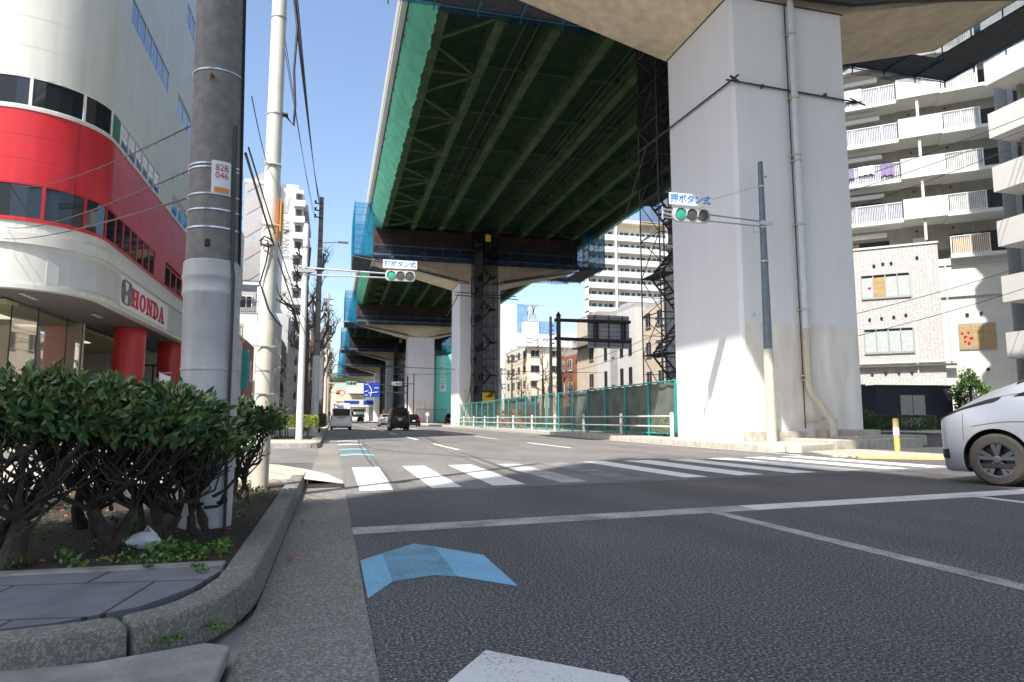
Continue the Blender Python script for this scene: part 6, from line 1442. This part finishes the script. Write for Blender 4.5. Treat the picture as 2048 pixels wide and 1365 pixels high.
t = thing('filling_station', 'white canopy building with a blue stripe at the far end of the street', 'building', (9,250,0))
MB().box(4,17,246,258,5.0,7.6).box(13,17,250,257,0,5).build('canopy', M['apt_white'], t); MB().box(3.9,9,245.9,246,6.1,7.2).box(10.5,17,245.9,246,5.9,7.3).build('blue_stripe', M['sign_navy'], t); MB().box(5,5.4,247,247.4,0,5).box(11,11.4,247,247.4,0,5).build('post', M['apt_white'], t)

# ============================================================ VEHICLES
def wheel(parent, x, y, r, w_, side, rim='rim', tyre='tyre'):
    """side = +1 outer face towards +y, -1 towards -y (local frame of the car)"""
    yo = y
    tm = MB(); pr = [(r*.60,-w_/2),(r*.9,-w_/2),(r*.985,-w_*.36),(r,-w_*.2),(r,w_*.2),(r*.985,w_*.36),(r*.9,w_/2),(r*.66,w_/2),(r*.60,w_*.40)]
    t_ = tm.lathe([(a, b_*side) for a, b_ in pr], (x,yo,r), 36, 'y', cap=False).build('wheel', M[tyre], parent, smooth=True, local=True)
    rm = MB(); rm.lathe([(r*.65,w_*.46*side),(r*.62,w_*.38*side),(r*.60,w_*.05*side),(.0,w_*.0*side)], (x,yo,r), 36, 'y', cap=False)
    rm.build('rim_barrel', M['rim_dark'], parent, smooth=True, local=True).parent = t_
    sp = MB(); n = 5
    for k in range(n):
        for da in (-.17, .17):
            a = 2*math.pi*k/n+.3; ca, sa = math.cos(a), math.sin(a); c2, s2 = math.cos(a+da*1.15), math.sin(a+da*1.15)
            p0 = Vector((x+ca*r*.12, yo+side*w_*.40, r+sa*r*.12)); p1 = Vector((x+c2*r*.63, yo+side*w_*.44, r+s2*r*.63))
            d = (p1-p0).normalized(); u = d.cross(Vector((0,1,0)))
            sp.add([p0-u*r*.05, p0+u*r*.05, p1+u*r*.085, p1-u*r*.085, p0-u*r*.05-Vector((0,side*.03,0)), p0+u*r*.05-Vector((0,side*.03,0)), p1+u*r*.085-Vector((0,side*.03,0)), p1-u*r*.085-Vector((0,side*.03,0))], [(0,1,2,3),(4,7,6,5),(0,4,5,1),(1,5,6,2),(2,6,7,3),(3,7,4,0)])
    sp.lathe([(r*.15,w_*.36*side),(r*.15,w_*.45*side),(r*.10,w_*.48*side)], (x,yo,r), 16, 'y'); sp.lathe([(r*.66,w_*.44*side),(r*.66,w_*.48*side),(r*.61,w_*.47*side),(r*.61,w_*.40*side)], (x,yo,r), 36, 'y', cap=False)
    sp.build('rim', M[rim], parent, local=True).parent = t_
    return t_
def car(name, label, cat, loc, rz, L_, st_, paint_, axles, r, glassruns, group=None, rim='rim', tyre='tyre', rearwin=None, arch=1.16, front=True):
    t = thing(name, label, cat, loc, rz, group)
    def sec(s):
        dl, db, dr, w_, zb, zbt, zt, wt = s
        return [(dl,0,zb),(dl,w_*.90,zb),(dl,w_*.97,zb+.07),((dl*.7+db*.3),w_*.99,zb+(zbt-zb)*.38),((dl*.35+db*.65),w_,zb+(zbt-zb)*.72),(db,w_*.985,zbt),(db,w_*.955,zbt+.035),(dr,wt,zt-.075),(dr,wt*.90,zt-.018),(dr,wt*.5,zt),(dr,0,zt+.004)]
    CS = [sec(s) for s in st_]; nj = len(CS[0])
    def P_(i, j):
        i = max(0, min(len(CS)-1.0001, i)); j = max(0, min(nj-1.0001, j)); a, b_ = int(i), int(j); u, v = i-a, j-b_
        # smooth interpolation along the length (Catmull-Rom), linear across
        def cr(jj):
            p0, p1, p2, p3 = (Vector(CS[max(0,a-1)][jj]), Vector(CS[a][jj]), Vector(CS[min(len(CS)-1,a+1)][jj]), Vector(CS[min(len(CS)-1,a+2)][jj]))
            m1 = (p2-p0)*.5*.6; m2 = (p3-p1)*.5*.6
            return p1*(2*u**3-3*u**2+1)+m1*(u**3-2*u**2+u)+p2*(-2*u**3+3*u**2)+m2*(u**3-u**2)
        q = cr(b_).lerp(cr(min(b_+1,nj-1)), v); return Vector((L_/2-q.x, q.y, q.z))
    body = MB(); ns = 5; NI = (len(CS)-1)*ns; prm = [-(nj-1-k) for k in range(nj-1)]; 
    cols = list(range(nj)) + list(range(nj-2, 0, -1)); n_c = len(cols)
    for i in range(NI+1):
        for idx, j in enumerate(cols):
            p = P_(i/ns, j); body.v.append((p.x, p.y if idx < nj else -p.y, p.z))
    for i in range(NI):
        for k in range(n_c): body.f.append((i*n_c+k, i*n_c+(k+1)%n_c, (i+1)*n_c+(k+1)%n_c, (i+1)*n_c+k))
    body.f += [tuple(range(n_c)), tuple(range(NI*n_c, (NI+1)*n_c))[::-1]]
    bo = body.build('body', M[paint_], t, smooth=True, local=True)
    ctr = MB()
    for ax in axles: ctr.lathe([(r*arch,-2),(r*arch,2)], (L_/2-ax,0,r*1.02), 40, 'y')
    co = ctr.build('cutter', M['black'], t, local=True)
    md = bo.modifiers.new('b', 'BOOLEAN'); md.operation = 'DIFFERENCE'; md.object = co; md.solver = 'EXACT'
    bpy.context.view_layer.update(); dg = bpy.context.evaluated_depsgraph_get()
    me = bpy.data.meshes.new_from_object(bo.evaluated_get(dg)); bo.modifiers.clear(); bo.data = me; me.materials.clear(); me.materials.append(M[paint_])
    for p in me.polygons: p.use_smooth = True; p.material_index = 0
    try: me.set_sharp_from_angle(angle=R(38))
    except Exception: pass
    bpy.data.objects.remove(co)
    wd_ = st_[3][3]
    lin = MB()
    for ax in axles:
        for s in (-1, 1):
            vs = []; m_ = 20
            for k in range(m_+1): a = R(-25+230*k/m_); vs += [(L_/2-ax+r*arch*.985*math.cos(a), s*(wd_-.03), r*1.02+r*arch*.985*math.sin(a)), (L_/2-ax+r*arch*.985*math.cos(a), s*(wd_-.40), r*1.02+r*arch*.985*math.sin(a))]
            lin.add(vs, [(2*k,2*k+2,2*k+3,2*k+1) for k in range(m_)])
            lin.add([(L_/2-ax-r*arch, s*(wd_-.40), .1),(L_/2-ax+r*arch, s*(wd_-.40), .1),(L_/2-ax+r*arch, s*(wd_-.40), r*2.25),(L_/2-ax-r*arch, s*(wd_-.40), r*2.25)], [(0,1,2,3)])
    build_parts(lin, 'arch_liner', M['black'], t, local=True, recalc=False)
    MB().box(-L_/2+.6,L_/2-.6,-wd_+.16,wd_-.16,.2,.34).build('underbody', M['black'], t, local=True)
    for ax in axles:
        for s in (-1, 1): wheel(t, L_/2-ax, s*(wd_-.105), r, .19, s, rim, tyre)
    def patch(i0, i1, j0, j1, nm, matr, off=.006, n=8, skew=(0,0), both=True, m_=5):
        for s in ((1,-1) if both else (1,)):
            mb = MB()
            for a in range(n+1):
                for b_ in range(m_+1):
                    jj = j0+(j1-j0)*b_/m_; ii = (i0+skew[0]*b_/m_)+((i1+skew[1]*b_/m_)-(i0+skew[0]*b_/m_))*a/n; p = P_(ii, jj); e = .04
                    du = P_(ii+e, jj)-P_(ii-e, jj); dv = P_(ii, jj+e)-P_(ii, jj-e); nn = du.cross(dv)
                    nn = nn.normalized() if nn.length > 1e-9 else Vector((0,1,0))
                    if nn.dot(p-Vector((p.x*.9,0,.8))) < 0: nn = -nn
                    p = p+nn*off; mb.v.append((p.x, s*p.y, p.z))
            mb.f = [(a*(m_+1)+b_,(a+1)*(m_+1)+b_,(a+1)*(m_+1)+b_+1,a*(m_+1)+b_+1) for a in range(n) for b_ in range(m_)]
            mb.build(nm, matr, t, smooth=2, local=True, recalc=False)
    t_patch[t.name] = (patch, P_)
    for (i0,i1,j0,j1,nm,sk) in glassruns: patch(i0,i1,j0,j1,nm,M['car_glass'],skew=sk)
    return t, patch
t_patch = {}
# silver minivan entering from the right (nose towards -X)
# stations: d_low, d_belt, d_roof, half width, z_bottom, z_belt, z_top, half top width
mv = [(.03,.02,.08,.56,.24,.84,.93,.46),(.06,.05,.11,.73,.20,.87,.98,.62),(.16,.14,.20,.82,.17,.93,1.04,.70),(.38,.38,.38,.845,.17,1.03,1.15,.74),(.72,.72,.72,.85,.18,1.12,1.32,.76),(1.0,1.0,1.0,.85,.18,1.16,1.42,.76),
      (1.75,1.75,1.95,.85,.19,1.14,1.78,.66),(2.6,2.6,2.7,.85,.19,1.15,1.86,.67),(3.9,3.9,3.9,.85,.2,1.15,1.84,.66),(4.55,4.55,4.45,.83,.24,1.14,1.76,.62),(4.72,4.74,4.62,.77,.3,1.1,1.62,.56)]
t, pt = car('parked_minivan' if False else 'minivan', 'silver minivan at the right edge of the photo, only its front half in view', 'car', (10.14,6.27,.0), R(109), 4.72, mv, 'car_silver', (.78,3.66), .36,
   [(6.25,7.25,6.15,6.92,'side_window',(0,0)),(7.35,8.5,6.15,6.92,'side_window',(0,0)),(5.05,5.95,6.15,6.85,'quarter_window',(.55,.1)),(5.1,5.98,7.3,9.999,'windscreen',(0,0))], rim='rim', tyre='tyre_dusty')
pt(.25,4.3,5.25,6.35,'headlight',M['black'],.007,14,(.35,.35)); pt(.7,1.7,5.6,6.15,'headlight_lens',M['rim'],.012,8,(.2,.1))
pt(3.4,6.2,3.97,4.0,'body_crease',M['rim'],.002,8); pt(3.05,3.075,3.4,6.3,'bumper_seam',M['black'],.002,2); pt(1.0,2.2,2.5,3.1,'fog_lamp_recess',M['black'],.006,8,(.1,.0)); pt(4.45,5.2,6.32,6.36,'bonnet_gap',M['black'],.003,6); pt(6.12,6.14,2.2,6.0,'door_gap',M['black'],.003,2); pt(7.3,7.32,2.2,6.0,'door_gap',M['black'],.003,2); pt(3.2,9.2,1.95,2.2,'sill_trim',M['frame_dark'],.004,30)
for s in (-1,1): MB().box(.85,1.1,s*.88-.08,s*.88+.08,1.18,1.36).build('mirror', M['car_silver'], t, bevel=.04, local=True)
# white high roof van
vn = [(.03,.03,.05,.62,.35,1.0,1.15,.6),(.10,.12,.2,.80,.28,1.1,1.25,.72),(.5,.6,.9,.845,.26,1.15,1.75,.70),(1.2,1.2,1.5,.845,.26,1.15,2.12,.68),(3.0,3.0,3.0,.845,.26,1.15,2.2,.68),(4.5,4.5,4.45,.845,.28,1.15,2.18,.66),(4.69,4.69,4.62,.82,.32,1.12,2.02,.62)]
t, pt = car('van', 'white high roof van seen from behind in the left lane', 'van', (.73,57.1+2.35,0), R(90), 4.69, vn, 'car_white', (1.0,3.75), .33, [(1.6,2.6,6.2,6.8,'side_window',(0,0)),(2.8,4.6,6.2,6.8,'side_window',(0,0))], rim='rim_dark')
def rear(t, L_, hw, items):
    for nm, m_, y0,y1,z0,z1,dx in items: MB().box(-L_/2-dx,-L_/2+.02,y0,y1,z0,z1).build(nm, M[m_], t, local=True, bevel=.012)
rear(t, 4.69, .84, [('rear_window','car_glass',-.66,.66,1.17,1.72,.012),('plate','plate_white',-.17,.17,.82,.95,.02),('plate_recess','black',-.33,.33,1.0,1.05,.015),('step','black',-.36,.36,.42,.53,.03),('bumper','car_white',-.83,.83,.34,.62,.04),('tail_light','red_light',-.83,-.74,.72,1.1,.03),('tail_light','red_light',.74,.83,.75,1.15,.03),('high_brake_light','black',-.15,.15,2.06,2.10,.01),('door_seam','frame_dark',-.7,.7,1.12,1.13,.008)])
MB().tube((-1.2,1.05,1.2),(-1.2,.84,1.2),.03).box(.9,1.1,.84,1.05,1.2,1.5).box(.9,1.1,-1.05,-.84,1.2,1.5).build('mirror', M['black'], t, local=True)
# black kei van
kv = [(.05,.05,.1,.52,.3,.85,.98,.5),(.12,.15,.3,.70,.22,.95,1.05,.62),(.5,.6,.75,.735,.2,1.0,1.35,.60),(.9,.9,1.15,.735,.2,1.0,1.72,.60),(2.0,2.0,2.0,.735,.2,1.0,1.78,.61),(3.2,3.2,3.12,.735,.22,1.0,1.75,.59),(3.39,3.39,3.3,.70,.28,.98,1.66,.56)]
t, pt = car('minivan', 'small boxy black car with a yellow plate, seen from behind', 'car', (5.07,53.3+1.7,0), R(90), 3.39, kv, 'car_black', (.6,2.95), .28, [(2.2,3.3,6.2,6.8,'side_window',(0,0)),(3.45,4.8,6.2,6.8,'side_window',(0,0))], rim='rim_dark')
rear(t, 3.39, .735, [('rear_window','car_glass',-.55,.55,1.08,1.62,.012),('plate','plate_yellow',-.17,.17,.80,.965,.02),('tail_light','red_light',-.70,-.60,1.05,1.5,.03),('tail_light','red_light',.60,.70,1.05,1.5,.03),('garnish','steel',-.4,.4,1.02,1.05,.02),('bumper','car_black',-.71,.71,.30,.62,.05)])
# silver hatchback and dark sedan
hb = [(.05,.04,.1,.5,.25,.62,.72,.45),(.2,.2,.25,.78,.18,.72,.84,.66),(1.0,1.0,1.1,.84,.17,.86,.98,.70),(1.7,1.7,2.1,.845,.17,.9,1.42,.58),(2.6,2.6,2.6,.845,.17,.9,1.47,.58),(3.6,3.7,3.5,.84,.2,.9,1.40,.56),(4.15,4.2,4.0,.80,.25,.9,1.12,.58),(4.3,4.34,4.3,.72,.3,.85,.95,.55)]
for (nm, lab, x, y, pc, w2) in (('car','silver hatchback seen from behind, left of the black boxy car',6.15,81,'car_silver','plate_white'),('car','dark grey car half hidden behind the black boxy car',9.2,80,'car_black','plate_white')):
    t, pt = car(nm, lab, 'car', (x,y+2.1,0), R(90), 4.34, hb, pc, (.85,3.5), .31, [(3.0,4.0,6.2,6.8,'side_window',(0,0)),(4.1,5.1,6.2,6.8,'side_window',(0,0)),(5.1,5.95,7.2,9.99,'rear_window',(0,0))], rim='rim')
    rear(t, 4.34, .84, [('plate','plate_white',-.17,.17,.62,.74,.02),('tail_light','red_light',-.74,-.50,.72,.92,.02),('tail_light','red_light',.50,.74,.72,.92,.02),('bumper','black',-.72,.72,.25,.42,.03)])
# parked vehicles under the expressway, and far traffic
PK = 'cars parked under the expressway'
src = t
for i,(x,y,a,lab) in enumerate(((16.2,96,80,'dark car parked under the expressway between the second and third piers'),(19.6,104,70,'second dark car parked by the green building'))):
    c_ = copy_tree(src, (x,y,.2), R(a), lab); c_['group'] = PK
for i,(x,y,a,lab) in enumerate(((2.4,170,90,'tiny distant car in the left lane beyond the white van'),(7.4,190,90,'tiny distant dark car right of the white van'))):
    c_ = copy_tree(src, (x,y,0), R(a), lab)
# white truck far ahead
t = thing('truck', 'distant white box truck ahead of the white van', 'truck', (3.7,205,0)); MB().box(2.6,4.9,203,211,.9,3.5).build('box_body', M['apt_white'], t, bevel=.05); MB().box(2.7,4.8,211,213,.6,2.6).build('cab', M['car_white'], t, bevel=.1); MB().box(2.7,3.0,203.5,204.5,0,.9).box(4.5,4.8,203.5,204.5,0,.9).build('wheel', M['tyre'], t); MB().box(2.7,4.8,202.9,203,.5,.8).build('bumper', M['red_light'], t)

# ============================================================ WIRES
def wire(label, a, b_, r=.01, sag=.3, name='overhead_wire', matr='black', group=None, twist=0):
    a, b_ = Vector(a), Vector(b_); n = 24; pts = []
    for k in range(n+1): u = k/n; p = a.lerp(b_, u); p.z -= sag*4*u*(1-u); pts.append(p)
    mb = MB().path(pts, r, 6)
    if twist:
        L_ = (b_-a).length; m_ = int(L_*3)
        for k in range(m_): u = k/m_; p = a.lerp(b_, u); p.z -= sag*4*u*(1-u); mb.tube(p+Vector((0,0,r)), p+Vector((.02,.01,-.018)), r*.35, n=4)
    o = mb.build(name, M[matr], smooth=True); tag(o, label, 'wire', group); return o
wire('uppermost wire crossing in front of the rounded showroom to the grey pole', (-1.10,5.62,3.24), (-9.0,21.6,7.5), .007, .25, twist=1)
wire('middle wire crossing in front of the red windows to the grey pole', (-1.10,5.62,2.87), (-8.9,21.4,6.2), .007, .18, twist=1)
wire('lowest wire crossing in front of the white fascia to the grey pole', (-1.10,5.62,2.64), (-8.9,21.3,5.85), .008, .12)
wire('thick cable from the grey pole down past the cream pole', (-.72,5.55,3.0), (-.97,39.3,5.1), .012, .55)
wire('second cable from the grey pole, beside the thick one', (-.70,5.55,3.05), (-.93,39.3,5.6), .008, .5)
wire('taut stay wire from the grey pole to the cream pole', (-.70,5.6,3.5), (-.84,8.38,3.95), .005, .03)
for i, (xa, lab) in enumerate(((-.74,'left'),(-.71,'second'),(-.67,'third'),(-.63,'right hand'))):
    wire(f'{lab} wire of the close bundle running over the sky to the dark pole top', (xa-.05,1,7.1+.01*i), (-1.0,39.3,13.3-.15*i), .011, .9)
for i, (xa, lab) in enumerate(((-.98,'left'),(-.9,'right hand'))):
    wire(f'{lab} thin wire of the pair left of the close bundle, over the sky', (xa-.1,1,7.1), (-1.25,39.3,12.4-.3*i), .008, .6)
for i,(za,zb,lab) in enumerate(((13.2,19.2,'upper'),(12.7,18.3,'middle'),(11.6,17.6,'lower'))):
    wire(f'{lab} wire of the three rising across the balconies to the right edge', (20.5,31,za-1.6), (44,30,zb+1.6), .02, .3)
for i,(za,zb,lab) in enumerate(((6.4,9.9,'upper'),(5.2,8.6,'lower'))):
    wire(f'{lab} wire across the pale tiled wall', (24,31,za-.6), (42,30,zb+.9), .018, .25)
wire('long wire strung across the street in front of the third pier', (-.9,74,6.6), (31.8,78,6.5), .03, .1)
wire('wire crossing the street far off, above the distant traffic lights', (-.8,104,7.6), (24.5,100,8.0), .03, .3)
for i in range(3): wire(['upper','middle','lower'][i] + ' wire fanning out left of the road sign post', (16.3,50,8.0-.35*i), (22.0,84,8.6-.5*i), .02, .5)
for i in range(2): wire(['upper','lower'][i] + ' wire from the insulator pole past the white office', (31.8,62,9.6-.9*i), (30.6,96,8.3-.9*i), .025, .6)
bpy.context.view_layer.update()
